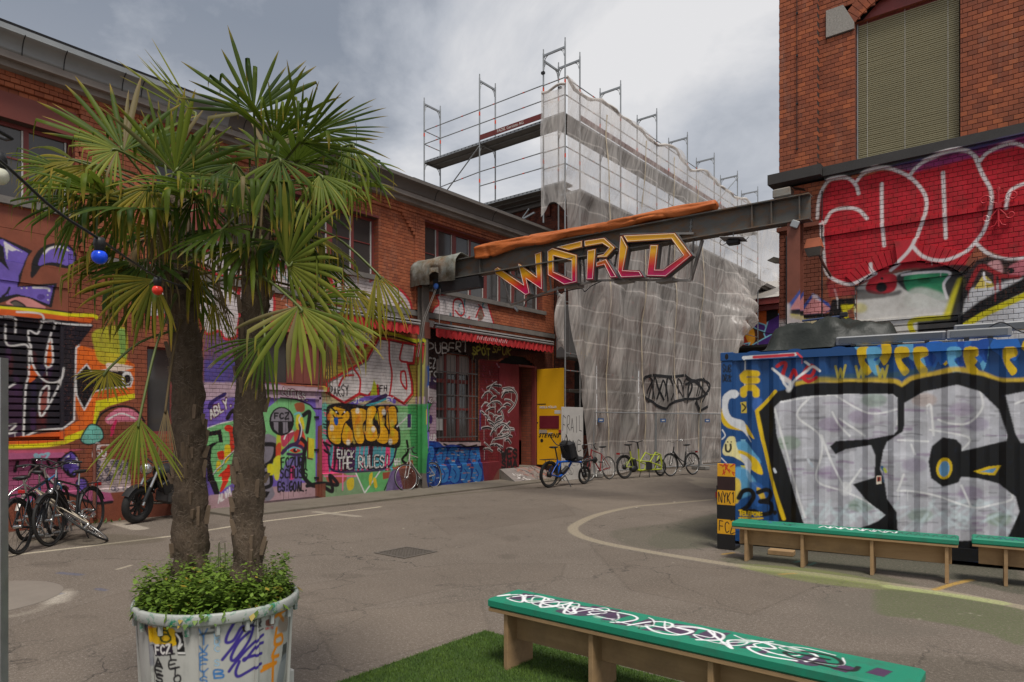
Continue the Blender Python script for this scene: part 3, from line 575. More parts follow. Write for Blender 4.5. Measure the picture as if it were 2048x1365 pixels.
    c.poly(zx((88,1175),(640,1140),(650,1310),(88,1350)), (118,150,112), .9, False, 1); c.poly(zx((340,1165),(620,1145),(570,1290),(405,1312)), (92,160,96)); c.line(zx((340,1165),(405,1312),(520,1150)), 3, WH, 1, False); c.line(zx((620,1145),(555,1290)), 3, K, 1, False); c.poly(zx((270,1220),(320,1200),(320,1275),(280,1290)), (196,170,40), 1, True); c.poly(zx((440,1180),(465,1160),(455,1250),(440,1250)), (206,180,40), 1, True); c.line(zx((480,1210),(490,1260)), 8, (206,180,40)); c.poly(zx((120,1180),(260,1170),(250,1230),(140,1240)), (166,50,44), .8, True, 2); c.line(zx((100,1185),(340,1185)), 3, (216,110,150)); c.line(zx((240,1170),(238,1290)), 3, (216,110,150)); c.line(zx((-20,1260),(90,1240),(200,1250),(140,1180),(160,1300),(60,1240)), 8, K); c.poly(zx((540,1160),(600,1150),(590,1200),(545,1210)), (150,50,40), .9); c.poly(zx((600,1150),(660,1130),(700,1300),(560,1310)), (110,80,140), .8, False, 2); c.poly(zx((40,1250),(110,1240),(110,1345),(40,1350)), (110,60,44), .9)
    c.poly(zx((660,705),(720,700),(770,720),(770,830),(690,840),(670,800)), (150,190,150), .9); c.poly(zx((738,716),(766,712),(766,816),(738,820)), (60,40,90)); c.line(zx((660,810),(735,740)), 3, WH); c.poly(zx((820,680),(840,680),(838,790),(820,795)), (190,160,40)); c.line(zx((735,920),(742,1000),(700,1060),(740,1100)), 6, K); c.text('WH', zx((640,1105))[0], zx((690,1095))[0], 12, WH, 2.4)
    # right bay: black wall, white tags
    c.poly(zd((0,-30),(60,-20),(1130,150),(1130,190),(1000,200),(700,240),(660,260),(500,255),(500,1000),(160,1000),(160,470),(0,480)), (26,22,23), .96, False, 2); c.poly(zd((700,170),(1130,200),(1130,330),(960,330),(830,250),(700,250)), (70,34,28), .85, False, 6); c.poly(zd((0,400),(165,400),(165,520),(0,520)), (54,36,74), .9, False, 6); c.line(zd((0,330),(10,420),(0,480)), 8, (30,70,130), .8, soft=.9)
    c.text('PUBERT', zd((70,205))[0], zd((420,185))[0], 20, (190,186,182), 2.6, wild=.06, gap=.2); c.text('HAEZ', zd((15,330))[0], zd((140,320))[0], 19, (190,186,182), 2.4, wild=.08); c.text('MTS', zd((20,440))[0], zd((165,440))[0], 19, (190,186,182), 2.6, wild=.06); c.text('SPOT', zd((445,210))[0], zd((610,225))[0], 16, (160,156,70), 3.4, wild=.1); c.text('SPUK', zd((615,190))[0], zd((775,225))[0], 14, (150,140,70), 2.6, wild=.1, up=(.2,-1))
    for L in (((540,120),(545,145)),((508,115),(515,145)),((575,122),(560,150))): c.line(zd(*L), 2, (160,156,70))
    c.poly(zd((0,480),(160,520),(160,1010),(0,1010)), (176,166,168), .95, False, 1); c.poly(zd((0,610),(110,630),(40,800),(30,980),(0,990)), PUR, .95, True); c.poly(zd((0,625),(105,632),(62,700),(35,800),(0,865)), (42,128,66)); c.line(zd((0,622),(105,630),(60,705),(34,805),(0,868)), 3, K); c.poly(zd((100,640),(160,630),(150,900),(90,960),(70,760)), (160,132,148), .9, True, 1); c.oval(zd((90,765))[0], 4, 9, (64,40,100)); c.text('PRONG.', zd((12,618))[0], zd((130,622))[0], 9, (90,30,50), 4, wild=.05); c.text('PRONG.', zd((12,618))[0], zd((130,622))[0], 9, WH, 1.5, wild=.05); c.text('XX', zd((35,880))[0], zd((90,870))[0], 9, K, 2); c.text('WISUN', zd((20,980))[0], zd((150,930))[0], 11, WH, 2, wild=.06)
    c.poly(zd((160,960),(520,960),(520,1000),(160,1000)), (170,150,150), .9); c.line(zd((190,975),(260,1000),(330,980),(390,1000),(470,985)), 4, K)
    # blue piece
    b1 = zd((5,1030),(60,962),(140,962),(190,1000),(260,985),(400,1010),(540,1008),(575,1130),(560,1300),(480,1315),(250,1325),(15,1345)); c.poly(b1, (22,64,140), 1, True); c.clip(b1)
    for x in (30, 140, 235, 330, 425):
        pg = zd((x,1040),(x+40,990),(x+85,1000),(x+95,1070),(x+70,1140),(x+98,1200),(x+85,1290),(x+35,1310),(x+5,1260),(x+18,1170),(x-2,1100)); c.poly(pg, (44,112,176), 1, True); c.line(pg, 2.6, (16,44,120), 1, closed=True); c.line(zd((x+30,1050),(x+55,1060),(x+50,1110)), 2.4, (16,44,120)); c.line(zd((x+40,1190),(x+62,1230),(x+50,1270)), 2.4, (16,44,120))
    for i in range(110): x, y = r2.uniform(20,560), r2.uniform(990,1310); c.line(zd((x,y),(x+r2.uniform(8,30),y+r2.uniform(-4,6))), r2.uniform(1.2,2.6), r2.choice([(150,130,110),(170,90,60),(190,190,190),(30,90,170),(20,60,130),(60,140,190)]), .75)
    c.clip(); c.line(b1, 3.5, (20,46,120), 1, closed=True)
    # red entrance with black and white wild strokes
    c.poly(zd((505,250),(845,290),(845,1185),(690,1190),(660,1190),(600,1300),(540,1310),(505,1000)), (104,26,34), .97); c.poly(zd((505,860),(520,860),(520,680),(505,680)), (80,50,96))
    for i in range(30): x, y = r2.uniform(520, 800), r2.uniform(280, 980); c.line(zd((x,y),(x+r2.uniform(5,20),y+r2.uniform(10,40))), 1.6, r2.choice([(170,110,130),(140,60,90),(180,150,160)]), .7)
    for k in range(46):
        x, y = r2.uniform(520, 740), 490+k*12+r2.uniform(-14,14); a = r2.choice((r2.uniform(-.25,.25), r2.uniform(.4,1.0), r2.uniform(-.9,-.3))); n_ = r2.uniform(35,110); q = [(x, y), (x+n_*.5*math.cos(a), y+n_*.5*math.sin(a)-r2.uniform(4,18)), (x+n_*math.cos(a), y+n_*math.sin(a))]; q = [(min(835, u), min(1050, v)) for u, v in q]; w_ = r2.uniform(1.6,4.2); c.line(zd(*q), w_+1.8, WH, .9); c.line(zd(*[(u+1, v+3) for u, v in q]), w_, K)
    for L in (((700,505),(770,500),(820,560),(800,640),(750,700)), ((690,700),(700,760),(640,800)), ((640,850),(700,800),(760,850),(740,900),(640,930))): c.line(zd(*L), 5, WH); c.line(zd(*L), 2.8, K)
    c.text('WES', zd((690,1100))[0], zd((835,1090))[0], 17, K, 5, wild=.03); c.text('SMA', zd((690,1178))[0], zd((835,1175))[0], 14, K, 5, wild=.03)
paint_left_wall()
RW = Canvas('right_wall_paint', -4.3, 2.0, 0.0, 6.7, 110, lambda px, py: (lambda v: (v.x, v.z))(onY(px, py, YR)))
def paint_right_wall():
    c = RW; c.drips = True; z = zz(1480,340,3.592); RED = (176,30,42); WH = (214,208,206); K = (20,19,20); YEL = (196,184,26)
    c.poly([(1540,420),(1642,410),(1642,900),(1540,900)], (116,66,50), .95, False, 2)
    red = z((580,400),(575,220),(640,90),(780,60),(860,60),(1000,10),(1230,0),(1400,-90),(1700,-140),(2400,-330),(2400,700),(1930,645),(1700,540),(1640,640),(1600,730),(1250,700),(1100,720),(960,770),(820,830),(640,800),(610,700)); c.poly(red, RED, 1, False, 2)
    c.poly([(1780,335),(2200,235),(2200,250),(1830,345)], (72,58,130), .5, False, 4)
    c.clip(red)
    r2 = random.Random(7)
    for i in range(70): x, y = r2.uniform(600, 2300), r2.uniform(-100, 700); c.oval(z((x,y))[0], 14, 6, r2.choice([(140,34,36),(196,44,56),(120,44,38)]), .35, 5)
    c.clip()
    for L in (((556,345),(570,200),(625,90),(700,60),(780,62),(832,110),(852,172)), ((838,82),(900,20),(1050,-12),(1180,30),(1262,90),(1332,190),(1334,300),(1290,430),(1240,555),(1170,640),(1080,718)), ((1018,100),(1020,350),(1036,545)), ((608,382),(660,300),(760,275),(850,288),(912,350)), ((590,400),(600,600),(622,740),(700,800),(800,822),(900,780),(968,742)), ((968,742),(945,720),(940,678)), ((1215,55),(1250,0),(1330,-62),(1500,-122),(1640,-130),(1720,-60)), ((1458,20),(1468,250),(1478,490)), ((1690,-90),(1740,30),(1802,150),(1802,280),(1755,430),(1690,520),(1620,590),(1500,645),(1400,650),(1310,620),(1250,560)), ((1695,528),(1780,600),(1900,640),(2060,628),(2200,560)), ((2070,90),(1990,120),(1935,165),(1912,275)), ((1720,-60),(1790,-130),(1950,-190),(2100,-160),(2300,-200)), ((2150,60),(2170,400))): c.line(z(*L), 6.5, WH, .93, soft=.6)
    # silver field, black and yellow arrow, panel
    c.poly(z((1600,850),(1800,800),(2400,700),(2400,1500),(200,1500),(200,1110),(500,1080),(830,1130),(1600,1130)), (190,190,190), .96, False, 3); c.poly(z((820,1000),(830,840),(950,780),(1200,720),(1610,730),(1610,1200),(830,1200)), (196,192,184), 1, False, 1)
    c.poly(z((900,830),(960,760),(1110,750),(1115,850),(1040,890),(920,880)), RED, 1, True, 1); c.oval(z((1012,840))[0], 11, 10, K, 1, 1); c.oval(z((1015,778))[0], 3, 2.5, K); c.poly(z((820,860),(920,860),(1050,880),(1150,860),(1120,900),(830,930)), (46,42,40), .8, True, 5)
    c.poly(z((1150,740),(1640,690),(1640,900),(1500,960),(1330,890),(1180,860)), K, .95, True, 2); c.poly(z((1175,765),(1300,735),(1505,735),(1465,830),(1480,915),(1420,930),(1300,885),(1210,880)), (40,130,86), 1, True, 1); c.poly(z((1200,880),(1300,840),(1480,900),(1490,980),(1200,980)), (190,190,180), .8, True, 8); c.line(z((1160,752),(1300,735),(1500,735),(1460,820),(1485,920)), 5, WH, .95); c.oval(z((1320,790))[0], 14, 6, (30,100,60), .9, 2); c.oval(z((860,990))[0], 14, 10, YEL, .5, 8)
    c.line(z((1590,800),(1540,920),(1490,1050)), 17, YEL, .95, soft=.7); c.line(z((1640,760),(1590,900),(1545,1060)), 19, K, .95, soft=.5); c.line(z((1480,1060),(1230,1085),(1250,1190)), 10, YEL); c.poly(z((1270,1090),(1560,1060),(1610,1080),(1610,1200),(1270,1200)), K, .95, False, 2); c.line(z((1440,1205),(1600,1160)), 10, YEL)
    c.line(z((2400,560),(2040,830),(1900,900),(1750,980),(1615,1080)), 26, K, 1, False); c.line(z((2400,640),(2040,905),(1900,970),(1750,1040),(1615,1120)), 12, YEL, 1, False); c.line(z((2400,500),(2040,765),(1900,820),(1800,850)), 4, WH, .8)
    c.poly(z((1615,760),(1700,650),(1780,620),(1930,650),(2060,650),(2200,600),(2200,760),(1950,790),(1780,840),(1640,850)), (40,34,36), .95, False, 3); c.poly(z((1680,860),(1750,750),(1800,790),(1830,840)), (190,170,80), 1); c.poly(z((1780,680),(1860,650),(1890,740)), (206,150,150), .9, True, 2); c.poly(z((1930,700),(2060,640),(2060,740),(1950,770)), (196,110,120), .9, True, 2); c.oval(z((1945,725))[0], 7, 6, K); c.line(z((1640,850),(1720,700),(1800,720),(1880,760),(2000,770)), 8, (150,30,36), .9, soft=.8); c.line(z((1750,740),(1760,790),(1800,810)), 4, WH)
    for x in (1830, 1865): c.line(z((x,740),(x+4,860)), 4, (150,30,36), .9)
    # little arrow beside the column
    c.poly(z((410,1040),(530,890),(640,960),(660,1010),(580,1040)), (60,80,150), 1, False, 1); c.poly(z((445,1040),(535,910),(600,960),(655,1000),(600,1035)), (196,130,130), 1, False, 1); c.poly(z((520,895),(560,900),(590,950),(530,930)), (214,200,200), .7, False, 2)
    c.poly(z((440,1045),(640,1030),(660,930),(830,920),(830,980),(730,990),(750,1080),(720,1100),(450,1080)), K, 1, False, 1); c.poly(z((440,1068),(720,1105),(755,1085),(722,970),(820,965),(800,1000),(770,1010),(790,1105),(640,1135),(440,1095)), YEL, 1, False, 1)
    c.line(z((680,860),(700,930)), 4, WH, .8); c.poly(z((620,800),(820,850),(830,900),(640,920)), (150,40,50), .7, False, 3)
    c.poly([(1575,610),(1606,620),(1606,700),(1575,700)], (196,186,182), .95, False, 8); c.poly([(1555,640),(1640,640),(1640,760),(1555,760)], (180,166,160), .7, False, 10)
paint_right_wall()
LW_img = LW.image(); RW_img = RW.image()
m_lbrick = brick_mat('orange_brick', 'X', LBR, LW, LW_img)
m_lmort = brick_mat('dark_mortar', 'X', LBR, LW, LW_img, mortar=True, mortar_col=(.085,.045,.035))
m_rbrick = brick_mat('red_brown_brick', 'Y', RBR, RW, RW_img)
m_rmort = brick_mat('sooty_mortar', 'Y', RBR, RW, RW_img, mortar=True, mortar_col=(.055,.045,.04))
def painted(name, cv, img, axis, base, rough=.6, coord='world', metal=0.0, wear=.1, var=.18, scale=4, bump=.0, spec=.4):
    """plain surface that carries the spray paint of a canvas"""
    t = NT(name); p = t.pos(coord); x = t.sep(p); a = x[1] if axis == 'X' else x[0]
    b = t.mix(t.noise(p, scale, 5), dk(base, 1-var), dk(base, 1+var))
    pc, pa = paint_nodes(t, cv, img, a, x[2]); thin = t.ramp(t.noise(p, 22, 4, .75), [(.3, 1-wear), (.46, 1.0)])
    pcol = t.mix(t.ramp(t.noise(p, 2.7, 7, .7), [(.3, 0), (.62, 1)]), t.mix(1.0, pc, (.66,.65,.63), 'MULTIPLY'), pc)
    if bump: t.bump(t.noise(p, 70, 4, .7), bump, .01)
    return t.set(t.mix(t.math('MULTIPLY', pa, thin), b, pcol), t.math('ADD', t.math('MULTIPLY', t.noise(p, 9, 3), .25), rough-.12), metal, spec)
m_lplain = painted('painted_render_left', LW, LW_img, 'X', (.20,.058,.036), .75, bump=.15)
m_plinth = painted('rough_painted_plinth', LW, LW_img, 'X', (.17,.055,.038), .9, bump=.9, wear=.3)
m_rplain = painted('painted_flat_right', RW, RW_img, 'Y', (.22,.07,.045), .7)

# ------------------------------------------------------------------ ground
def asphalt():
    t = NT('worn_asphalt'); p = t.pos('world'); x = t.sep(p)
    big = t.noise(p, .22, 5, .6); mid = t.noise(p, 1.3, 6, .65); fine = t.noise(p, 38, 5, .95); spk = t.noise(p, 85, 2, .9)
    c = t.mix(big, (.120,.098,.078), (.205,.168,.135)); c = t.mix(t.math('MULTIPLY', t.ramp(mid, [(.35, 0), (.7, 1)]), .5), c, (.098,.080,.063))
    c = t.mix(t.math('MULTIPLY', t.ramp(fine, [(.52, 0), (.62, 1)]), .8), c, (.36,.31,.26)); c = t.mix(t.math('MULTIPLY', t.ramp(spk, [(.36, 1), (.47, 0)]), .8), c, (.07,.055,.043))
    # hairline cracks
    v = t.n('ShaderNodeTexVoronoi', feature='DISTANCE_TO_EDGE'); v.inputs['Scale'].default_value = .7
    wv = t.n('ShaderNodeVectorMath', operation='ADD'); t.L.new(p, wv.inputs[0]); nz = t.n('ShaderNodeTexNoise'); nz.inputs['Scale'].default_value = 2.2; nz.inputs['Detail'].default_value = 6; t.L.new(p, nz.inputs['Vector'])
    t.L.new(nz.outputs['Color'], wv.inputs[1]); t.L.new(wv.outputs[0], v.inputs['Vector'])
    cr = t.ramp(v.outputs['Distance'], [(.0, 1), (.011, 0)]); cm = t.math('MULTIPLY', cr, t.ramp(t.noise(p, .35, 3), [(.42, 0), (.56, .85)]))
    c = t.mix(cm, c, (.035,.03,.026))
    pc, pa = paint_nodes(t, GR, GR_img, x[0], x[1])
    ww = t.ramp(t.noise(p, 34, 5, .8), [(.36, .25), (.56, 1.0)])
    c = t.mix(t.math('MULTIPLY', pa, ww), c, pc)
    t.bump(t.math('ADD', t.math('MULTIPLY', fine, .8), t.math('MULTIPLY', spk, .6)), .5, .006)
    return t.set(c, t.math('ADD', t.math('MULTIPLY', mid, .2), .72), 0, .3)
GR = Canvas('ground_paint', -12.6, 4.4, 0.5, 19.5, 60, lambda px, py: (lambda v: (v.x, v.y))(onZ(px, py, 0.0)))
# worn paint on the tarmac: faded green play-ground tones round the container, a cream border line, the parking line
G1, G2 = (58, 66, 48), (84, 92, 58)
GR.poly([(1300,1075),(1420,1030),(1445,1040),(1440,1090),(1330,1098)], (74,76,60), .6, True, 8)
GR.poly([(1220,1065),(1330,1048),(1440,1030),(1440,1085),(1290,1098)], (70,70,56), .5, True, 8)
GR.poly([(1440,1118),(1600,1118),(1760,1150),(1830,1170),(1700,1168),(1560,1150)], (70,74,52), .65, True, 6)
GR.poly([(1480,1128),(1640,1140),(1790,1168),(1860,1188),(1760,1180),(1620,1165),(1500,1140)], (104,112,58), .7, True, 4)
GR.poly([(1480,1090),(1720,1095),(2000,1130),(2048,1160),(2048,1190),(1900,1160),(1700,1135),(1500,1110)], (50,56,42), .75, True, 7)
GR.poly([(1745,1200),(1760,1180),(1850,1185),(1960,1200),(2048,1222),(2048,1290),(1960,1262),(1840,1240),(1755,1228)], (78,86,54), .8, True, 3)
GR.poly([(1330,1330),(1500,1300),(1750,1305),(2048,1330),(2048,1365),(1400,1365)], (72,66,56), .5, True, 8)
GR.poly([(1640,1195),(1740,1185),(1770,1235),(1900,1262),(1780,1275),(1650,1240)], (92,86,77), .5, True, 6)
CR = (150, 139, 118)
GR.line([(1420,1000),(1330,1008),(1260,1015),(1195,1030),(1155,1048),(1146,1060),(1165,1074),(1215,1088),(1300,1104),(1380,1117),(1480,1132),(1640,1150),(1800,1172),(1900,1186),(2060,1218)], -.17, CR, .75, soft=.35)
GR.line([(1500,1136),(1640,1152),(1760,1168)], -.2, (128,134,80), .6, soft=.6)
GR.line([(1780,1174),(1880,1187),(2000,1206)], -.16, (160,168,110), .7, soft=.5)
GR.line([(1870,1180),(1905,1169),(1942,1160)], -.07, (178,140,52), .8, smooth=False)
GR.line([(1446,1109),(1466,1106)], -.06, (178,140,52), .8, smooth=False)
GR.line([(1560,1149),(1590,1147)], -.05, (170,130,60), .6, smooth=False)
for a in ([(1590,1125),(1605,1122),(1612,1128)], [(1618,1131),(1630,1126)]): GR.line(a, 1.3, (86,150,136), .7)
GR.line([(-40,1118),(150,1096),(340,1073),(520,1044),(700,1022),(760,1014)], -.10, (178,168,146), .85, smooth=False)
GR.line([(632,1024),(715,1033)], 2.4, (150,142,128), .8, smooth=False); GR.line([(555,1020),(600,1016)], 5, (146,132,112), .6); GR.line([(235,1046),(280,1058)], 4, (170,160,146), .7, smooth=False)
GR.line([(1330,948),(1390,952),(1420,965)], 4, (140,130,114), .6); GR.line([(1400,964),(1430,975)], 4, (140,130,114), .6)
GR.line([(-60,1245),(60,1225),(110,1200),(135,1180)], -.10, (176,168,152), .2, soft=.8); GR.line([(112,1203),(126,1188)], -.2, (190,182,168), .4, soft=.9)
for a in ([(85,1165),(105,1170)], [(120,1146),(160,1150)], [(195,1178),(210,1181)], [(62,1178),(92,1182)], [(100,1186),(120,1188)]): GR.line(a, 3, (60,76,110), .5)
GR.line([(235,1139),(262,1131)], 2, (170,160,140), .7)
for i in range(160):
    px, py = random.uniform(0, 2048), random.uniform(1000, 1360); k = random.uniform(.8, 2.4); GR.oval((px, py), k, k*.6, random.choice([(190,180,165),(60,54,48),(176,168,150)]), .6)
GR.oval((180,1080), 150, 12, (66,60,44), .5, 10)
for pg, col, al in (([(470,1190),(900,1128),(1130,1128),(1120,1160),(900,1176),(620,1240)], (92,82,72), .35), ([(1100,1000),(1330,985),(1400,1000),(1180,1025)], (128,115,101), .3), ([(860,1040),(1130,1010),(1150,1030),(900,1070)], (84,74,65), .3), ([(1180,1090),(1420,1130),(1640,1170),(1500,1230),(1260,1180)], (88,77,66), .35), ([(20,1255),(260,1180),(280,1260),(40,1340)], (90,80,70), .35), ([(620,1230),(960,1200),(980,1260),(680,1340)], (116,104,91), .25)): GR.poly(pg, col, al, False, 2, None, .5); GR.line(pg, -.02, (50,44,38), .5, False, closed=True)
for i in range(26): px, py = random.uniform(100, 2040), random.uniform(1000, 1330); GR.oval((px, py), random.uniform(8,46), random.uniform(2,7), (52,45,38), random.uniform(.1,.35), 4)
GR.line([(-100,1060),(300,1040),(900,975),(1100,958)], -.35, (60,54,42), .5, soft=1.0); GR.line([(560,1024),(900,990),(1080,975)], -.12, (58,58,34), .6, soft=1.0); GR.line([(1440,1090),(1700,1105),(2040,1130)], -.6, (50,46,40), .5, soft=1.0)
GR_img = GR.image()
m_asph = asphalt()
def ground(m):
    xs = [-400, -60, -25, -12.6, -9, -6, -3, 0, 4.5, 12, 40, 400]; ys = [-400, -60, -10, 0, 4, 8, 12, 16, 20, 30, 60, 400]
    vs = [(x, y, 0) for y in ys for x in xs]; n = len(xs)
    m.add(vs, [(j*n+i, j*n+i+1, (j+1)*n+i+1, (j+1)*n+i) for j in range(len(ys)-1) for i in range(n-1)])
tag(part('ground', m_asph, None, ground), kind='structure', label='worn grey brown tarmac of the yard')
def conc():
    t = NT('pavement_concrete'); p = t.pos('world'); c = t.mix(t.noise(p, .8, 6, .65), (.115,.098,.075), (.20,.172,.138)); c = t.mix(t.math('MULTIPLY', t.ramp(t.noise(p, 2.1, 6, .7), [(.5, 0), (.7, 1)]), .5), c, (.065,.062,.036))
    t.bump(t.noise(p, 60, 4, .8), .5, .006); return t.set(c, .85, 0, .3)
m_conc = conc()
# pavement along the facade, in slabs with mossy joints
pv = empty('pavement', (0,0,0)); tag(pv, 'low concrete pavement along the brick facade', kind='structure')
def slabs():
    y = 6.2; k = 0
    while y < 16.8:
        w = random.uniform(2.0, 2.6); part('slab', m_conc, pv, lambda m: m.cbox((-11.78, y+w/2, -.02+random.uniform(0,.004)), (1.27, w-.015, .12), None, 0, .008)); y += w
slabs()
m_disc = M('pale_concrete_disc', (.205,.175,.145), .9, var=.2, scale=2.5, bump=.4, coord='world')
def disc(m):
    c = onZ(-70, 1200, 0); k = (onZ(113, 1192, 0)-c).length; pr = [(0.0, .006), (k-.03, .006), (k, .0)]
    m.lathe(pr, (c.x, c.y, 0.002), 40)
tag(part('concrete_base', m_disc, None, disc), kind='structure', label='round pale concrete patch let into the tarmac at the left')
m_iron = M('cast_iron_cover', (.15,.13,.11), .7, .4, var=.3, scale=20, coord='object')
def manhole():
    c = onZ(812, 1106, 0); r = empty('manhole_cover', c, 0, 'dark square cast iron manhole cover in the middle of the tarmac', 'manhole cover'); r.scale = (.78, .78, 1)
    part('frame', m_iron, r, lambda m: [m.box(-.36,.36,-.36,-.31,0,.012), m.box(-.36,.36,.31,.36,0,.012), m.box(-.36,-.31,-.31,.31,0,.012), m.box(.31,.36,-.31,.31,0,.012)])
    def lid(m):
        m.box(-.30,.30,-.30,.30,0,.006)
        for i in range(9):
            for j in range(9): m.cbox((-.26+i*.065, -.26+j*.065, .008), (.04,.04,.006))
    part('lid', m_iron, r, lid)
manhole()

# ------------------------------------------------------------------ the long orange brick building on the left
LB = empty('brick_building', (XL, 0, 0), 0, 'long two-storey orange brick workshop covered in graffiti on the left', 'building')
LB.location = (0,0,0)
Y0, Y1, ZT = -1.0, 17.55, 6.96
W_UP = [(-.84, 4.16, 5.07, 6.27), (5.45, 10.46, 5.07, 6.43), (11.93, 16.93, 5.07, 6.70)]
holes = [H(a, b, c, d) for a, b, c, d in W_UP]
SH = (-.6, 4.0, 1.39, 3.24)                     # roller shutter opening
holes += [H(*SH), H(-1.1, 4.06, 3.27, 4.93)]    # painted panel above it
LWN = (5.28, 6.25, 1.44, 3.02)                  # low window behind the palms
MWN = (7.45, 9.0, 2.42, 3.55)                   # shuttered window
MDR = (7.42, 8.86, .05, 2.20)                   # painted steel door leaf beneath it
BWN = (12.36, 13.88, 1.16, 3.26)                # barred window
DR = (14.82, 16.56, .36, 3.36)                  # double door
holes += [H(*LWN), H(*MWN), H(*MDR), HA(*BWN, .30), HA(*DR, .26), H(14.82, 16.56, .0, .37)]
BAND = (4.29, 4.42)
holes2 = holes + [H(4.56, 17.6, *BAND)]
lay_bricks(LB, 'X', XL, brick_rects(Y0, Y1, 0.54, ZT-.22, holes2), m_lbrick, 0.0, 300)
def lmortar(m): backing(m, 'X', XL, Y0, Y1, 0, ZT, holes)
part('wall', m_lmort, LB, lmortar)
def lproud():
    rects = brick_rects(Y0, Y1, ZT-.23, ZT, [])
    o = MB()
    def put(rr, pr):
        for c0, c1, zb, zt, full in rr:
            vs, fs = one_brick(c1-c0, zt-zb, .03+pr, 'X'); ctr = wall_pt('X', XL, (c0+c1)/2, (zb+zt)/2, pr)
            o.add([(v[0]+ctr[0], v[1]+ctr[1], v[2]+ctr[2]) for v in vs], fs)
    put(brick_rects(Y0, Y1, ZT-.23, ZT-.15, []), .05); put(brick_rects(Y0, Y1, ZT-.15, ZT, []), .075)
    for a, b in ((4.20, 4.57), (11.58, 11.91)): put(brick_rects(a, b, 4.43, ZT-.23, []), .055)
    for k in range(6):                                     # stepped corbels beside the pilasters
        z = ZT-.23-(k+1)*COURSE
        for a, s in ((11.58, -1), (4.57, 1)):
            w = .42-.068*k
            if w > 0: put(brick_rects(min(a, a+s*w), max(a, a+s*w), z, z+COURSE, []), .05)
    b = o.build('corbel_brickwork', m_lbrick, LB); b['kind'] = 'stuff'
lproud()
part('plinth', m_plinth, LB, lambda m: [wbox(m, 'X', XL, a, b, -.05, .545, -.05, .045) for a, b in ((Y0, MDR[0]), (MDR[1], 14.80))] + [m.add([wall_pt('X', XL, a, .56, .0), wall_pt('X', XL, b, .56, .0), wall_pt('X', XL, b, .545, .045), wall_pt('X', XL, a, .545, .045)], [(0,3,2,1)]) for a, b in ((Y0, MDR[0]), (MDR[1], 14.80))])
part('stone_band', m_stone, LB, lambda m: [wbox(m, 'X', XL, a, a+1.98, *BAND, -.05, .035) for a in (4.57, 6.56, 8.55, 10.54, 12.53, 14.52)] + [wbox(m, 'X', XL, 16.51, 17.55, *BAND, -.05, .035)])
# eaves: stone board, coved zinc gutter, roof edge
def extr(m, prof, y0, y1, smooth=False, nseg=1):
    vs = []; k = len(prof)
    for i in range(nseg+1):
        y = y0+(y1-y0)*i/nseg; vs += [(XL+a, y, z) for a, z in prof]
    m.add(vs, [(i*k+j, i*k+j+1, (i+1)*k+j+1, (i+1)*k+j) for i in range(nseg) for j in range(k-1)], 0, smooth)
part('eaves_board', M('eaves_stone_board', (.23,.20,.175), .8, var=.25, scale=2, coord='world', grime=.4), LB, lambda m: extr(m, [(0,6.95),(.20,6.97),(.20,7.06),(.30,7.06),(.30,7.16),(0,7.16)], Y0, Y1))
cove = [(.27,7.155),(.30,7.16),(.31,7.20),(.325,7.26),(.355,7.32),(.40,7.37),(.455,7.395),(.46,7.41),(.43,7.41)]
part('gutter', m_zinc, LB, lambda m: extr(m, cove, Y0, 6.6, True)); part('gutter', m_roofbrown, LB, lambda m: extr(m, cove, 6.605, Y1+.02, True))
part('roof_edge', m_zinc, LB, lambda m: extr(m, [(.40,7.405),(.44,7.42),(.43,7.50),(.40,7.52),(-3.2,8.05),(-6.5,8.2)], Y0, 6.6)); part('roof_edge', m_roofbrown, LB, lambda m: extr(m, [(.40,7.405),(.44,7.42),(.43,7.485),(.40,7.50),(-3.2,8.0),(-6.5,8.15)], 6.605, Y1+.02))
part('roof_trim', m_blackiron, LB, lambda m: extr(m, [(.432,7.50),(.44,7.535),(.40,7.545)], Y0, 6.6)); part('roof_trim', m_blackiron, LB, lambda m: extr(m, [(.34,7.50),(.30,7.56),(.2,7.58)], 11.3, Y1+.02))
for y in (2.6, 3.35, 3.9, 4.75, 5.05, 6.9, 9.1, 12.0, 14.2):
    part('gutter_joint', m_blackiron, LB, lambda m: [m.bar((XL+a0+.004, y, z0), (XL+a1+.004, y, z1), .012, .008) for (a0, z0), (a1, z1) in zip(cove[1:7], cove[2:8])])
t_ = NT('reveal_brick'); _x = t_.sep(t_.pos('world')); _bt = t_.n('ShaderNodeTexBrick'); _bt.inputs['Scale'].default_value = 1; _bt.inputs['Row Height'].default_value = COURSE; _bt.inputs['Brick Width'].default_value = .25; _bt.inputs['Mortar Size'].default_value = .006
_bt.inputs['Color1'].default_value = (.20,.055,.03,1); _bt.inputs['Color2'].default_value = (.28,.075,.04,1); _bt.inputs['Mortar'].default_value = (.09,.06,.05,1)
t_.L.new(t_.comb(t_.math('ADD', _x[0], _x[1]), _x[2]), _bt.inputs['Vector']); m_reveal = t_.set(_bt.outputs['Color'], .85, 0, .2)
for w in W_UP+[LWN, MWN, (BWN[0], BWN[1], BWN[2], BWN[3]+.2)]: part('window_reveal', m_reveal, LB, lambda m: reveal(m, 'X', XL, *w, .26))
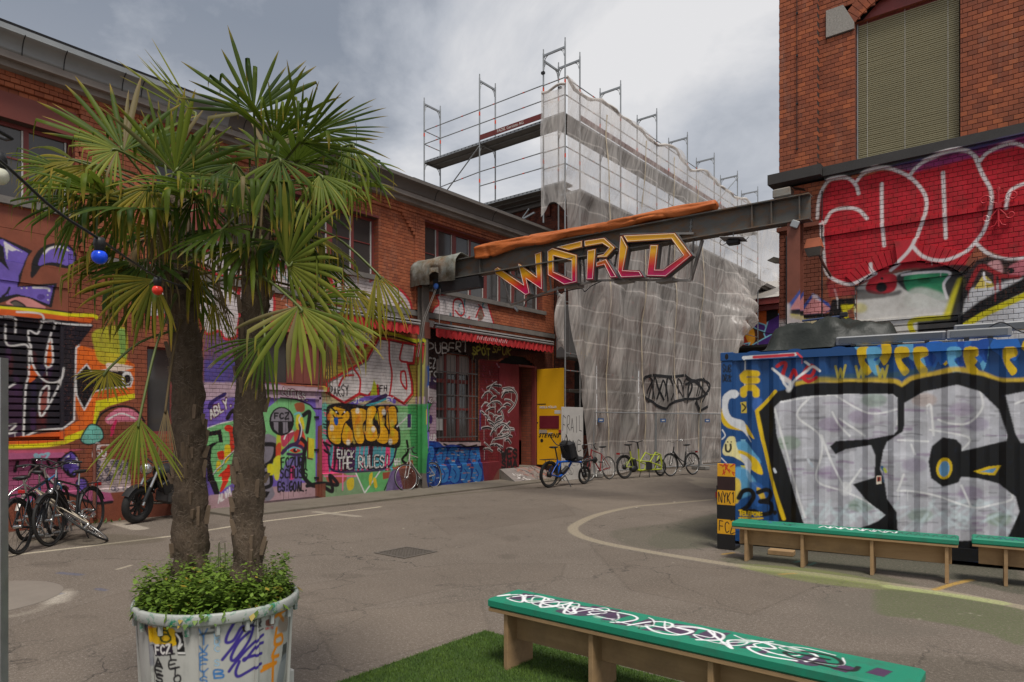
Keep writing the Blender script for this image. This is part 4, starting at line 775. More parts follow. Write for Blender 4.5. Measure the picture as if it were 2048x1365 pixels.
def up_window(a, b, z0, z1, bays, boards=()):
    w = empty('window'); w.parent = LB; X = XL-.20
    def fr(m):
        wbox(m, 'X', X, a, b, z0, z0+.05, -.03, .03); wbox(m, 'X', X, a, b, z1-.06, z1, -.03, .03); wbox(m, 'X', X, a, a+.05, z0, z1, -.028, .028); wbox(m, 'X', X, b-.05, b, z0, z1, -.028, .028)
    part('frame', m_redframe, w, fr); zt = z0+(z1-z0)*.56; bw = (b-a)/bays
    for i in range(bays):
        if i: part('mullion', m_redframe, w, lambda m: wbox(m, 'X', X, a+i*bw-.07, a+i*bw+.07, z0+.05, z1-.06, -.025, .04))
        part('mullion', m_redframe, w, lambda m: wbox(m, 'X', X, a+(i+.5)*bw-.035, a+(i+.5)*bw+.035, z0+.05, z1-.06, -.025, .035))
        for h in (0, 1):
            p0 = a+i*bw+.07+h*(bw/2-.035); p1 = a+(i+.5)*bw-.035+h*(bw/2-.035)
            if (i, h) in boards: part('board', M('red_board', (.26,.06,.045), .6, coord='world'), w, lambda m: [wbox(m, 'X', X, p0+(p1-p0)*k/3+.004, p0+(p1-p0)*(k+1)/3-.004, z0+.05, z1-.06, -.02, .015) for k in range(3)]); continue
            part('pane', m_glass, w, lambda m: wbox(m, 'X', X, p0, p1, z0+.05, zt-.012, -.014, -.004)); part('pane', m_glass, w, lambda m: wbox(m, 'X', X, p0, p1, zt+.012, z1-.06, -.014, -.004))
            part('glazing_bar', m_redframe, w, lambda m: wbox(m, 'X', X, p0, p1, zt-.012, zt+.012, -.015, .012))
            part('bead', m_white, w, lambda m: wbox(m, 'X', X, p1-.022, p1, z0+.055, z1-.065, -.003, .022))
    part('sill', m_stone, w, lambda m: wbox(m, 'X', XL, a-.14, b+.10, z0-.11, z0, -.22, .075))
up_window(*W_UP[0], 4); up_window(*W_UP[1], 4, boards=((0,1),(1,1))); up_window(*W_UP[2], 4)
part('lintel', M('painted_lintel', (.205,.05,.036), .6, var=.15, scale=2, coord='world', grime=.25), LB, lambda m: [wbox(m, 'X', XL, -1.0, 4.17, 6.272, 6.66, -.2, .012)])
part('lintel', m_redframe, LB, lambda m: [wbox(m, 'X', XL, 5.45, 10.47, 6.432, 6.48, -.2, .008), wbox(m, 'X', XL, 11.92, 16.94, 6.702, 6.74, -.2, .006)])
# smooth painted panel and roller shutter in the first bay
def pan(m):
    for z0, z1 in ((3.27,3.80),(3.806,4.10),(4.106,4.60),(4.606,4.93)): wbox(m, 'X', XL, -1.1, 4.06, z0, z1, -.05, .012 if z0 != 3.806 else .03)
part('painted_panel', m_lplain, LB, pan)
sh = empty('roller_shutter'); sh.parent = LB
for i in range(17):
    z = SH[2]+.02+i*(SH[3]-SH[2]-.04)/17
    part('slat', m_lplain, sh, lambda m: m.add([(XL-.10, SH[0], z), (XL-.055, SH[0], z+.022), (XL-.055, SH[0], z+.088), (XL-.10, SH[0], z+.100), (XL-.10, SH[1], z), (XL-.055, SH[1], z+.022), (XL-.055, SH[1], z+.088), (XL-.10, SH[1], z+.100)], [(0,1,5,4),(1,2,6,5),(2,3,7,6),(4,5,6,7)]))
part('guide_rail', m_lplain, sh, lambda m: [wbox(m, 'X', XL, SH[1]-.04, SH[1], SH[2], SH[3], -.12, -.01)])
part('backing', m_lplain, sh, lambda m: wbox(m, 'X', XL, SH[0], SH[1], SH[2], SH[3], -.16, -.125))
part('ledge', m_lplain, LB, lambda m: wbox(m, 'X', XL, -.8, 4.05, 1.10, 1.28, -.02, .09))
# low window, shuttered window, steel door leaf
def small_win(a, b, z0, z1, n):
    w = empty('window'); w.parent = LB; X = XL-.16
    part('frame', m_redframe, w, lambda m: [wbox(m, 'X', X, a, b, z0, z0+.06, -.03, .03), wbox(m, 'X', X, a, b, z1-.06, z1, -.03, .03)] + [wbox(m, 'X', X, a+(b-a-.06)*k/n, a+(b-a-.06)*k/n+.06, z0+.06, z1-.06, -.028, .028) for k in range(n+1)])
    for k in range(n): part('pane', m_glass, w, lambda m: wbox(m, 'X', X, a+(b-a-.06)*k/n+.06, a+(b-a-.06)*(k+1)/n, z0+.06, z1-.06, -.012, 0))
    return w
small_win(*LWN, 2); w = small_win(*MWN, 2)
part('shutter_board', M('red_shutter', (.19,.055,.042), .6, coord='world'), w, lambda m: [wbox(m, 'X', XL-.16, 8.1+k*.2+.006, 8.1+(k+1)*.2-.006, 2.48, 3.49, .03, .05) for k in range(4)])
part('sill', m_lplain, w, lambda m: wbox(m, 'X', XL, MWN[0]-.15, MWN[1]+.1, MWN[2]-.10, MWN[2], -.18, .06))
dl = empty('steel_door'); dl.parent = LB
part('leaf', m_lplain, dl, lambda m: [wbox(m, 'X', XL, MDR[0]+.01, 8.08, MDR[2], MDR[3]-.05, -.06, -.01), wbox(m, 'X', XL, 8.09, MDR[1]-.05, MDR[2], MDR[3]-.05, -.06, -.01)])
part('door_frame', m_lplain, dl, lambda m: [wbox(m, 'X', XL, MDR[1]-.05, MDR[1]+.02, MDR[2], MDR[3], -.06, .02), wbox(m, 'X', XL, MDR[0], MDR[1], MDR[3]-.05, MDR[3]+.02, -.06, .02)])
part('hinge', m_blackiron, dl, lambda m: [wbox(m, 'X', XL, MDR[1]-.16, MDR[1]-.04, z, z+.04, -.008, .012) for z in (.45, 1.05, 1.75)])
# barred window
def barred():
    a, b, z0, z1 = BWN; w = empty('window'); w.parent = LB; X = XL-.22
    part('frame', m_redframe, w, lambda m: [wbox(m, 'X', X, a, b, z0, z0+.08, -.03, .03), wbox(m, 'X', X, a, b, 2.70, 2.80, -.03, .03), wbox(m, 'X', X, a, b, 1.98, 2.04, -.029, .029)] + [wbox(m, 'X', X, a+(b-a-.09)*k/3, a+(b-a-.09)*k/3+.09, z0+.08, z1+.2, -.028, .028) for k in range(4)])
    part('blind', M('pale_roller_blind', (.30,.26,.24), .8, coord='world'), w, lambda m: wbox(m, 'X', X, a+.05, b-.05, 2.95, z1+.28, -.02, -.0))
    for k in range(3):
        for q0, q1 in ((z0+.08,1.98),(2.04,2.70),(2.80,2.95)): part('pane', m_glass, w, lambda m: wbox(m, 'X', X, a+(b-a-.09)*k/3+.09, a+(b-a-.09)*(k+1)/3, q0, q1, -.014, -.004))
    part('paper_notice', m_white, w, lambda m: wbox(m, 'X', X, a+.14, a+.44, 1.45, 1.78, -.002, .006))
    g = empty('window_grille'); g.parent = LB
    mg = M('dull_grille', (.13,.12,.115), .6, .4)
    for k in range(11): part('bar', mg, g, lambda m: m.tube([(XL+.03, a+.06+k*(b-a-.12)/10, z0+.03), (XL+.03, a+.06+k*(b-a-.12)/10, z1+.12)], .009, 6))
    for z in (z0+.10, 1.75, 2.35, 2.95): part('cross_bar', mg, g, lambda m: wbox(m, 'X', XL, a+.0, b-.0, z, z+.03, .036, .044))
    part('sill', m_lplain, w, lambda m: wbox(m, 'X', XL, a-.08, b+.30, z0-.14, z0, -.25, .06))
barred()
# entrance: closed red leaf on the left, inner red door, brick side
def entrance():
    a, b, z0, z1 = DR; d = empty('entrance_door'); d.parent = LB
    part('red_leaf', m_lplain, d, lambda m: [wbox(m, 'X', XL, a, a+.90, z0-.02, z1-.02, -.03, .03)])['label'] = 'closed dark red door leaf with black and white graffiti'
    part('door_frame', m_redframe, d, lambda m: [wbox(m, 'X', XL, b-.06, b+.02, z0, z1, -.1, .03), wbox(m, 'X', XL, a+.9, b, z1-.06, z1, -.1, .02), wbox(m, 'X', XL, a+.86, a+.9, z0, z1, -.12, -.035)])
    part('side_wall', m_reveal, d, lambda m: m.add([(XL-.03, b-.02, 0), (XL-1.2, b-.02, 0), (XL-1.2, b-.02, z1+.25), (XL-.03, b-.02, z1+.25)], [(0,1,2,3)]))
    part('inner_door', m_redframe, d, lambda m: [wbox(m, 'X', XL-.55, a+.5, b, z0, z0+.75, -.03, .02), wbox(m, 'X', XL-.55, a+.5, a+1.05, z0, z1, -.031, .019), wbox(m, 'X', XL-.55, b-.16, b, z0, z1, -.03, .02), wbox(m, 'X', XL-.55, a+.5, b, 2.55, 2.7, -.03, .022)])
    part('pane', m_glass, d, lambda m: [wbox(m, 'X', XL-.55, a+1.05, b-.16, z0+.75, z1+.2, -.02, -.01)])
    part('transom_panel', m_dark, d, lambda m: wbox(m, 'X', XL, a, b, z1-.02, z1+.26, -.18, -.10))
    part('threshold', m_conc, d, lambda m: wbox(m, 'X', XL, a, b, 0, z0-.01, -1.2, .03))
    part('arch', m_lbrick, LB, lambda m: arch_bricks(m, 'X', XL, a, b, z1, .26, .24, .012)); part('arch', m_lbrick, LB, lambda m: arch_bricks(m, 'X', XL, *BWN[:2], BWN[3], .30, .24, .012))
def arch_bricks(m, axis, plane, a0, a1, zs, rise, hgt, proud):
    c = (a0+a1)/2; hw = (a1-a0)/2; Rr = (hw*hw+rise*rise)/(2*rise); cz = zs+rise-Rr; th = math.asin(min(1, hw/Rr)); n = max(6, int(2*th*Rr/.078))
    for i in range(n):
        t0, t1 = -th+2*th*i/n, -th+2*th*(i+1)/n; g = .0045/Rr; t0 += g; t1 -= g
        P4 = [(c+Rr*math.sin(t0), cz+Rr*math.cos(t0)), (c+Rr*math.sin(t1), cz+Rr*math.cos(t1)), (c+(Rr+hgt)*math.sin(t1), cz+(Rr+hgt)*math.cos(t1)), (c+(Rr+hgt)*math.sin(t0), cz+(Rr+hgt)*math.cos(t0))]
        m.prism(P4, -.03, proud+random.uniform(-.002,.002), lambda p, q, dd: wall_pt(axis, plane, p, q, dd))
entrance()
part('downpipe', M('brown_downpipe', (.17,.06,.04), .6, coord='world'), LB, lambda m: m.tube([(XL+.07, 4.42, .1), (XL+.07, 4.42, 1.30)], .028, 10))
part('pipe_base', M('brown_pipe_socket', (.18,.065,.045), .7, coord='world'), LB, lambda m: m.lathe([(0,.52),(.10,.52),(.115,.50),(.115,.43),(.10,.42),(.10,.36),(.11,.35),(.105,0)], (XL+.17, 4.97, 0), 16))
# blind bulk of the building behind the facade
part('rear_wall', m_reveal, LB, lambda m: [m.add([(XL-1.3, Y0, 0), (XL-1.3, 17.5, 0), (XL-1.3, 17.5, 7.3), (XL-1.3, Y0, 7.3)], [(0,1,2,3)]), m.add([(XL-.01, 17.545, 0), (XL-7, 17.545, 0), (XL-7, 17.545, 7.4), (XL-.01, 17.545, 7.4)], [(0,1,2,3)])])

# ------------------------------------------------------------------ tall red brick building on the right
RB = empty('brick_building', (0,0,0), 0, 'tall dark red brick building with olive blind on the right', 'building')
XA, XB, ZR = -3.98, 4.2, 11.2
RWIN = (-2.75, -1.25, 6.08, 8.46); RLOW = (-2.73, -1.22, 1.4, 3.98)
RLEDGE = (5.92, 6.08)
rh = [HA(*RWIN, .34), HA(*RLOW, .30), H(XA-1, XB+1, *RLEDGE), H(-3.21, -2.80, 8.35, 8.83)]
lay_bricks(RB, 'Y', YR, brick_rects(XA, XB, 0, ZR, rh), m_rbrick, 0.0, 300)
part('wall', m_rmort, RB, lambda m: backing(m, 'Y', YR, XA, XB, 0, ZR, rh))
def rside(m):   # the end wall that faces the passage
    m.add([(XA, YR+.012, 0), (XA, YR+9, 0), (XA, YR+9, ZR), (XA, YR+.012, ZR)], [(0,1,2,3)])
part('end_wall', m_reveal, RB, rside); part('wall_core', m_rmort, RB, lambda m: m.box(XA+.01, XB, YR+.24, YR+.3, 0, ZR))
def pil():
    o = MB()
    for c0, c1, zb, zt, full in brick_rects(XA, -3.32, 6.09, ZR, []):
        vs, fs = one_brick(c1-c0, zt-zb, .16, 'Y'); ctr = wall_pt('Y', YR, (c0+c1)/2, (zb+zt)/2, .12+random.uniform(-.0015,.0015)); o.add([(v[0]+ctr[0], v[1]+ctr[1], v[2]+ctr[2]) for v in vs], fs)
    b = o.build('pilaster_brickwork', m_rbrick, RB); b['kind'] = 'stuff'
    part('pilaster', m_rmort, RB, lambda m: wbox(m, 'Y', YR, XA+.006, -3.326, 6.08, ZR, .0, .11))
    o = MB()   # one course stands proud across the lower storey
    for c0, c1, zb, zt, full in brick_rects(-3.28, XB, 64*COURSE-.001+.001, 65*COURSE, []):
        vs, fs = one_brick(c1-c0, zt-zb, .05, 'Y'); ctr = wall_pt('Y', YR, (c0+c1)/2, (zb+zt)/2, .03); o.add([(v[0]+ctr[0], v[1]+ctr[1], v[2]+ctr[2]) for v in vs], fs)
    for c0, c1, zb, zt, full in brick_rects(XA-.02, -3.28, 0, 5.1, []):
        vs, fs = one_brick(c1-c0, zt-zb, .08, 'Y'); ctr = wall_pt('Y', YR, (c0+c1)/2, (zb+zt)/2, .055); o.add([(v[0]+ctr[0], v[1]+ctr[1], v[2]+ctr[2]) for v in vs], fs)
    b = o.build('course_brickwork', m_rbrick, RB); b['kind'] = 'stuff'
    part('pier_cap', m_rplain, RB, lambda m: wbox(m, 'Y', YR, XA-.05, -3.25, 5.1, 5.17, -.03, .09))
pil()
m_ledge = painted('sooty_ledge_stone', RW, RW_img, 'Y', (.045,.042,.04), .8, bump=.3)
part('ledge', m_ledge, RB, lambda m: [wbox(m, 'Y', YR, XA-.16, -3.24, RLEDGE[0]+.01, RLEDGE[1]+.03, -.1, .24), wbox(m, 'Y', YR, -3.23, XB, RLEDGE[0], RLEDGE[1], -.1, .13), wbox(m, 'Y', YR, -3.23, XB, RLEDGE[0]-.05, RLEDGE[0], -.1, .06)])
m_granite = M('grey_granite', (.30,.28,.25), .85, var=.5, scale=45, coord='world', bump=.4)
part('springer_stone', m_granite, RB, lambda m: m.prism([(-3.205,8.355),(-2.76,8.355),(-2.76,8.47),(-2.93,8.82),(-3.205,8.82)], -.05, .03, lambda p, q, d: wall_pt('Y', YR, p, q, d)))
part('arch', m_rbrick, RB, lambda m: arch_bricks(m, 'Y', YR, RWIN[0], RWIN[1], RWIN[3], .34, .25, .01)); part('arch', m_rbrick, RB, lambda m: arch_bricks(m, 'Y', YR, RLOW[0], RLOW[1], RLOW[3], .30, .25, .02))
part('keystone', m_rplain, RB, lambda m: m.prism([(-2.10,4.26),(-1.84,4.26),(-1.80,4.62),(-2.14,4.62)], -.05, .07, lambda p, q, d: wall_pt('Y', YR, p, q, d)))
part('window_reveal', m_reveal, RB, lambda m: reveal(m, 'Y', YR, *RWIN, .22)); part('window_reveal', m_reveal, RB, lambda m: reveal(m, 'Y', YR, *RLOW, .10))
def blind():
    w = empty('window'); w.parent = RB; a, b, z0, z1 = RWIN; Y = YR+.14
    part('head_board', m_redframe, w, lambda m: m.prism([(a, z1-.03), (b, z1-.03), (b-.35, z1+.28), ((a+b)/2, z1+.36), (a+.35, z1+.28)], 0, .05, lambda p, q, d: (p, Y-.03+d, q)))
    part('frame', m_redframe, w, lambda m: [m.box(a, b, Y, Y+.05, z0, z0+.05)])
    bm = M('olive_blind_slat', (.30,.27,.165), .5, .1, var=.12, scale=2, coord='world'); first = None; n = 68
    bl = empty('blind'); bl.parent = w
    for i in range(n):
        z = z0+.06+i*(z1-z0-.09)/n
        if first is None:
            m = MB(); m.add([(a+.03, 0, 0), (a+.03, -.028, .010), (a+.03, -.030, .026), (a+.03, -.012, .037), (b-.02, 0, 0), (b-.02, -.028, .010), (b-.02, -.030, .026), (b-.02, -.012, .037)], [(0,4,5,1),(1,5,6,2),(2,6,7,3)]); first = m.build('slat', bm, w); o = first
        else: o = first.copy(); COL.objects.link(o)
        o.parent = w; o.location = (0, Y-.01, z); o.rotation_euler = (random.uniform(-.03,.03), random.uniform(-.0012,.0012), 0)
    bpy.data.objects.remove(bl)
    part('blind_backing', m_dark, w, lambda m: m.box(a, b, Y+.01, Y+.02, z0, z1+.3))
    part('guide_rail', m_steel, w, lambda m: [m.box(a+.012, a+.03, Y-.06, Y, z0, z1), m.box(a, b, Y-.075, Y-.04, z0+.03, z0+.05)])
    part('ladder_cord', m_white, w, lambda m: [m.tube([(a+x, Y-.043, z0+.05), (a+x, Y-.043, z1)], .003, 4) for x in (.17, .73, 1.33)])
blind()
# lower opening: painted panel over a roller shutter
def low():
    s = empty('roller_shutter'); s.parent = RB; a, b, z0, z1 = RLOW; Y = YR+.07; n = 19
    part('panel', m_rplain, s, lambda m: m.prism([(a, 3.36), (b, 3.36), (b, z1), (b-.3, z1+.2), ((a+b)/2, z1+.31), (a+.3, z1+.2), (a, z1)], 0, .05, lambda p, q, d: (p, Y-.02+d, q)))
    for i in range(n):
        z = z0+i*(3.35-z0)/n; h = (3.35-z0)/n
        part('slat', m_rplain, s, lambda m: m.add([(a+.03, Y+.03, z), (a+.03, Y-.01, z+.02), (a+.03, Y-.01, z+h-.012), (a+.03, Y+.03, z+h), (b-.05, Y+.03, z), (b-.05, Y-.01, z+.02), (b-.05, Y-.01, z+h-.012), (b-.05, Y+.03, z+h)], [(0,4,5,1),(1,5,6,2),(2,6,7,3)]))
    part('guide_rail', m_rplain, s, lambda m: [m.box(a, a+.04, Y-.03, Y+.04, z0, 3.36), m.box(b-.06, b, Y-.03, Y+.04, z0, 3.40), m.box(a, b, Y-.035, Y+.03, 3.35, 3.385)])
low()
part('lightning_rod', m_blackiron, RB, lambda m: [m.tube([(-3.66, YR-.135, 6.5), (-3.66, YR-.135, 11)], .006, 5)] + [m.cbox((-3.66, YR-.13, z), (.03,.03,.03)) for z in (6.5, 7.3, 8.15, 8.9)])
part('conduit', m_blackiron, RB, lambda m: [m.tube([(-3.86, YR-.075, 2.5), (-3.86, YR-.075, 5.0)], .012, 6), m.tube([(-3.27, YR-.03, 2.5), (-3.27, YR-.03, 5.7)], .010, 6)])
# curled wall anchor
def anchor():
    p = onY(1997, 415, YR-.03); m_anchor = painted('red_painted_iron', RW, RW_img, 'Y', (.34,.03,.03), .5)
    def f(m):
        cx, cz = p.x, p.z; Y = YR-.05
        m.tube([(cx, Y, cz-.30), (cx, Y, cz+.30)], .016, 6); m.ball((cx, Y, cz+.26), .03, .015, .05, 8, 6)
        for s in (-1, 1):
            for k, (z0, sz, r) in enumerate(((cz+.05, 1, .085), (cz-.02, -1, .065))):
                c = (cx+s*(.17 if k == 0 else .15), cz+(.13 if k == 0 else -.14)); pts = [(cx, Y, z0)]
                for i in range(16):
                    a = (math.pi*1.15 if k == 0 else math.pi*.95)*1.0 - i*.42*(1 if k == 0 else -1); rr = r*(1-i/22)
                    pts.append((c[0]-s*rr*math.cos(a)*-1, Y, c[1]+rr*math.sin(a)*(1 if k == 0 else 1)))
                m.tube(crom(pts, False, 3), .0125, 6)
            m.tube([(cx, Y, cz-.18), (cx+s*.04, Y, cz-.27), (cx+s*.09, Y, cz-.29)], .011, 6)
        m.cbox((cx, Y, cz+.02), (.08,.05,.07))
    tag(part('wall_anchor', m_anchor, None, f), 'scrolled red iron wall anchor on the red brick wall', 'wall anchor')
anchor()
# lamp with orange cap on its arm
def walllamp():
    p = onY(1628, 497, YR-.45); r = empty('wall_lamp', p, 0, 'floodlight with orange cap on an arm beside the brown pier', 'lamp')
    cap = M('orange_lamp_cap', (.36,.10,.045), .6, var=.3); lens = M('dirty_lamp_lens', (.16,.14,.11), .5)
    part('cap', cap, r, lambda m: m.add([(-.14,-.10,0),(.14,-.10,0),(.14,.10,0),(-.14,.10,0),(-.10,-.07,.16),(.10,-.07,.16),(.10,.07,.16),(-.10,.07,.16)], [(0,1,5,4),(1,2,6,5),(2,3,7,6),(3,0,4,7),(4,5,6,7),(0,3,2,1)]))
    part('lens', lens, r, lambda m: m.add([(-.135,-.095,-.002),(.135,-.095,-.002),(.135,.095,-.002),(-.135,.095,-.002),(-.10,-.03,-.13),(.10,-.03,-.13),(.10,.06,-.13),(-.10,.06,-.13)], [(0,4,5,1),(1,5,6,2),(2,6,7,3),(3,7,4,0),(7,6,5,4)]))
    part('arm', M('rust_arm', (.12,.05,.035), .7), r, lambda m: m.tube([(.05,.03,-.05), (.10,.20,-.25), (.16,.43,-.42)], .022, 8))
walllamp()
def sidelamp():
    p = onY(1551, 520, YR+.3); r = empty('wall_lamp', p, 0, 'small grey bulkhead lamp on the corner of the tall brick building', 'lamp')
    part('housing', M('grey_lamp_housing', (.22,.20,.16), .6), r, lambda m: m.add([(-.14,-.05,0),(-.02,-.05,.05),(.16,-.05,-.02),(.16,-.05,-.09),(-.02,-.05,-.06),(-.14,.06,0),(-.02,.06,.05),(.16,.06,-.02),(.16,.06,-.09),(-.02,.06,-.06)], [(0,1,2,3,4),(9,8,7,6,5),(0,5,6,1),(1,6,7,2),(2,7,8,3),(3,8,9,4),(4,9,5,0)]))
    part('bracket', m_blackiron, r, lambda m: m.tube([(.1,0,-.03),(.24,0,-.03)], .015, 6))
sidelamp()

# ------------------------------------------------------------------ steel gantry: columns, beam, cover, tarpaulin, sign
def rusty(name, base, rust, amt=.5):
    t = NT(name); p = t.pos('world'); c = t.mix(t.noise(p, 3, 5), dk(base, .6), dk(base, 1.35)); f = t.ramp(t.noise(t.scale3(p, (2, 2, 5)), 1.6, 7, .72), [(.46, 0), (.66, 1)])
    c = t.mix(t.math('MULTIPLY', f, amt), c, rust); t.bump(t.noise(p, 40, 4), .3, .006); return t.set(c, .62, .25, .4)
m_beam = rusty('weathered_beam_steel', (.115,.112,.102), (.17,.085,.035), .9)
BP0, BP1 = Vector((-12.36, 11.74, 0)), Vector((-3.30, 12.10, 0)); BD = (BP1-BP0).normalized(); BN = Vector((-BD.y, BD.x, 0))
BZ0, BZ1 = 5.06, 5.50
G = empty('steel_gantry', BP0, 0, 'rusty steel gantry beam spanning the yard on two columns', 'gantry'); G.location = (0,0,0)
def bpt(s, off, z): v = BP0+BD*s+BN*off; return Vector((v.x, v.y, z))     # s along the beam, off > 0 away from the camera
BL = (BP1-BP0).length
def beam(m):
    prof = [(-.12,BZ0),(.12,BZ0),(.12,BZ0+.022),(.008,BZ0+.03),(.008,BZ1-.03),(.12,BZ1-.022),(.12,BZ1),(-.12,BZ1),(-.12,BZ1-.022),(-.008,BZ1-.03),(-.008,BZ0+.03),(-.12,BZ0+.022)]
    k = len(prof); vs = [bpt(0, a, z) for a, z in prof]+[bpt(BL, a, z) for a, z in prof]
    m.add(vs, [(i, (i+1)%k, (i+1)%k+k, i+k) for i in range(k)]+[tuple(range(k-1,-1,-1)), tuple(range(k, 2*k))])
part('beam', m_beam, G, beam)
for s in (1.95, BL-.95, BL-.62, BL-.16): part('stiffener', m_beam, G, lambda m: [m.add([bpt(s-.006, -.105, BZ0+.023), bpt(s+.006, -.105, BZ0+.023), bpt(s+.006, -.105, BZ1-.023), bpt(s-.006, -.105, BZ1-.023), bpt(s-.006, -.01, BZ0+.023), bpt(s+.006, -.01, BZ0+.023), bpt(s+.006, -.01, BZ1-.023), bpt(s-.006, -.01, BZ1-.023)], [(0,1,2,3),(0,4,5,1),(1,5,6,2),(2,6,7,3),(3,7,4,0)])])
m_colr = painted('brown_column_paint', RW, RW_img, 'Y', (.20,.065,.042), .55)
def hcol(m, x, y, z1, b=.2):
    m.box(x-b/2, x+b/2, y-b/2, y-b/2+.015, 0, z1); m.box(x-b/2, x+b/2, y+b/2-.015, y+b/2, 0, z1); m.box(x-.006, x+.006, y-b/2+.015, y+b/2-.015, 0, z1)
part('column', m_colr, G, lambda m: hcol(m, -3.55, 12.10, BZ0-.002, .21))
m_coll = painted('grey_brown_column', LW, LW_img, 'X', (.135,.115,.10), .6)
part('column', m_coll, G, lambda m: [m.box(-12.34, -12.325, 11.60, 11.82, 0, 4.98), m.box(-12.18, -12.165, 11.60, 11.82, 0, 4.98), m.box(-12.325, -12.18, 11.705, 11.715, 0, 4.98)])
part('fixing_plate', M('red_plate', (.16,.05,.035), .6, coord='world'), G, lambda m: m.box(-12.163, -12.15, 11.66, 11.85, 3.72, 4.12))
# corroded sheet cover over the left end
def cover():
    t = NT('corroded_sheet'); p = t.pos('world'); c = t.mix(t.ramp(t.noise(p, 4.2, 7, .7), [(.35, 0), (.68, 1)]), (.27,.29,.27), (.085,.07,.035)); c = t.mix(t.ramp(t.noise(p, 1.7, 6, .7), [(.5, 0), (.72, .75)]), c, (.22,.12,.055)); c = t.mix(t.ramp(t.noise(p, 9, 5, .7), [(.55, 0), (.7, .5)]), c, (.42,.42,.38))
    t.bump(t.noise(p, 30, 4), .4, .008); mt = t.set(c, .75, .1, .3)
    def f(m):
        prof = [(.28, 4.97), (.285, 5.35)]+[(.28*math.cos(a), 5.40+.24*math.sin(a)) for a in np.linspace(.2, math.pi-.2, 9)]+[(-.285, 5.35), (-.29, 4.97)]
        k = len(prof); ns = 14; vs = []; s0, s1 = -.08, 1.38
        for i in range(ns+1):
            s = s0+(s1-s0)*i/ns
            for j, (a, z) in enumerate(prof): vs.append(bpt(s, a+.012*math.sin(i*1.3+j), z+.012*math.sin(i*.9+j*2)))
        fs = []
        for i in range(ns):
            for j in range(k-1):
                if j >= k-2 and 6 <= i <= 8: continue
                fs.append((i*k+j, (i+1)*k+j, (i+1)*k+j+1, i*k+j+1))
        m.add(vs, fs, 0, True)
        # notch cut into the front face, with a rounded head
        for i, hz in ((6, 5.19), (7, 5.24), (8, 5.19)):
            q = [vs[i*k+k-2], vs[(i+1)*k+k-2]]; a = -.288
            m.add([q[0], q[1], bpt(s0+(s1-s0)*(i+1)/ns, a, hz if i != 6 else 5.24), bpt(s0+(s1-s0)*i/ns, a, hz if i != 8 else 5.24)], [(0,1,2,3)])
    o = part('end_cover', mt, G, f); sd = o.modifiers.new('thickness', 'SOLIDIFY'); sd.thickness = .008
    o['label'] = 'corroded sheet metal cover over the beam end'
cover()
part('hoist_box', m_blackiron, G, lambda m: [m.cbox(bpt(1.25, -.02, 4.90), (1.35, .20, .26), Matrix.Rotation(math.atan2(BD.y, BD.x), 3, 'Z')), m.cbox(bpt(.62, -.10, 4.93), (.20,.06,.36), Matrix.Rotation(math.atan2(BD.y, BD.x), 3, 'Z'))])
part('pulley', M('blue_pulley', (.03,.10,.35), .5), G, lambda m: m.lathe([(0,-.02),(.07,-.02),(.075,0),(.07,.02),(0,.02)], bpt(.66, -.17, 4.92), 16, Matrix.Rotation(R(90), 3, 'X')))
part('pull_rope', M('grey_rope', (.28,.26,.24), .9), G, lambda m: [m.tube([bpt(.62, -.16, 4.85), bpt(.30, -.22, 4.2), bpt(.12, -.28, 3.25)], .008, 5), m.tube([bpt(.66, -.16, 4.85), bpt(.36, -.22, 4.2), bpt(.18, -.28, 3.25)], .008, 5), m.tube([bpt(.78, -.16, 4.85), bpt(.77, -.18, 4.0)], .008, 5)])
# flood lamp on the beam end, camera plate below it
def smallkit():
    c = bpt(BL-.44, -.02, BZ1+.085); r = empty('floodlight', c, 0, 'rusty grey floodlight box sitting on top of the beam end', 'floodlight')
    part('housing', rusty('rusty_box', (.26,.25,.22), (.17,.09,.04), .5), r, lambda m: m.cbox((0,0,0), (.30,.22,.155), None, 0, .02)); part('visor', m_blackiron, r, lambda m: m.add([(.15,-.11,.07),(.36,-.12,-.01),(.36,.08,-.01),(.15,.10,.07)], [(0,1,2,3)]))
    part('bracket', m_blackiron, r, lambda m: m.cbox((0,0,-.082), (.12,.08,.012)))
    c = bpt(BL-.22, -.14, BZ0-.06); r = empty('floodlight', c, R(12), 'small grey floodlight clipped under the right end of the beam', 'floodlight')
    part('housing', m_steel, r, lambda m: m.cbox((0,0,0), (.13,.05,.12), Matrix.Rotation(R(25), 3, 'Y'), 0, .01)); part('bracket', m_blackiron, r, lambda m: m.tube([(0,0,.05),(0,.05,.08)], .012, 6))
    c = bpt(BL-1.30, -.03, BZ0-.16); r = empty('hanging_speaker', c, R(8), 'flat speaker plate with cables hanging under the beam', 'speaker')
    part('plate', M('grey_plate', (.25,.24,.23), .6), r, lambda m: m.cbox((0,0,.045), (.42,.36,.014), Matrix.Rotation(R(8), 3, 'Y'), 0, .004)); part('body', m_blackiron, r, lambda m: m.cbox((0,0,-.01), (.22,.18,.09), None, 0, .02)); part('hook', m_steel, r, lambda m: m.tube([(0,0,.05),(0,0,.165)], .012, 6))
    part('cable', m_blackiron, r, lambda m: [m.tube(crom([(-.1,0,0),(-.2,0,-.04),(-.24,0,.02),(-.2,0,.06)], False, 4), .006, 5), m.tube(crom([(.1,0,0),(.2,.02,.0),(.27,.02,.06)], False, 4), .006, 5)])
smallkit()
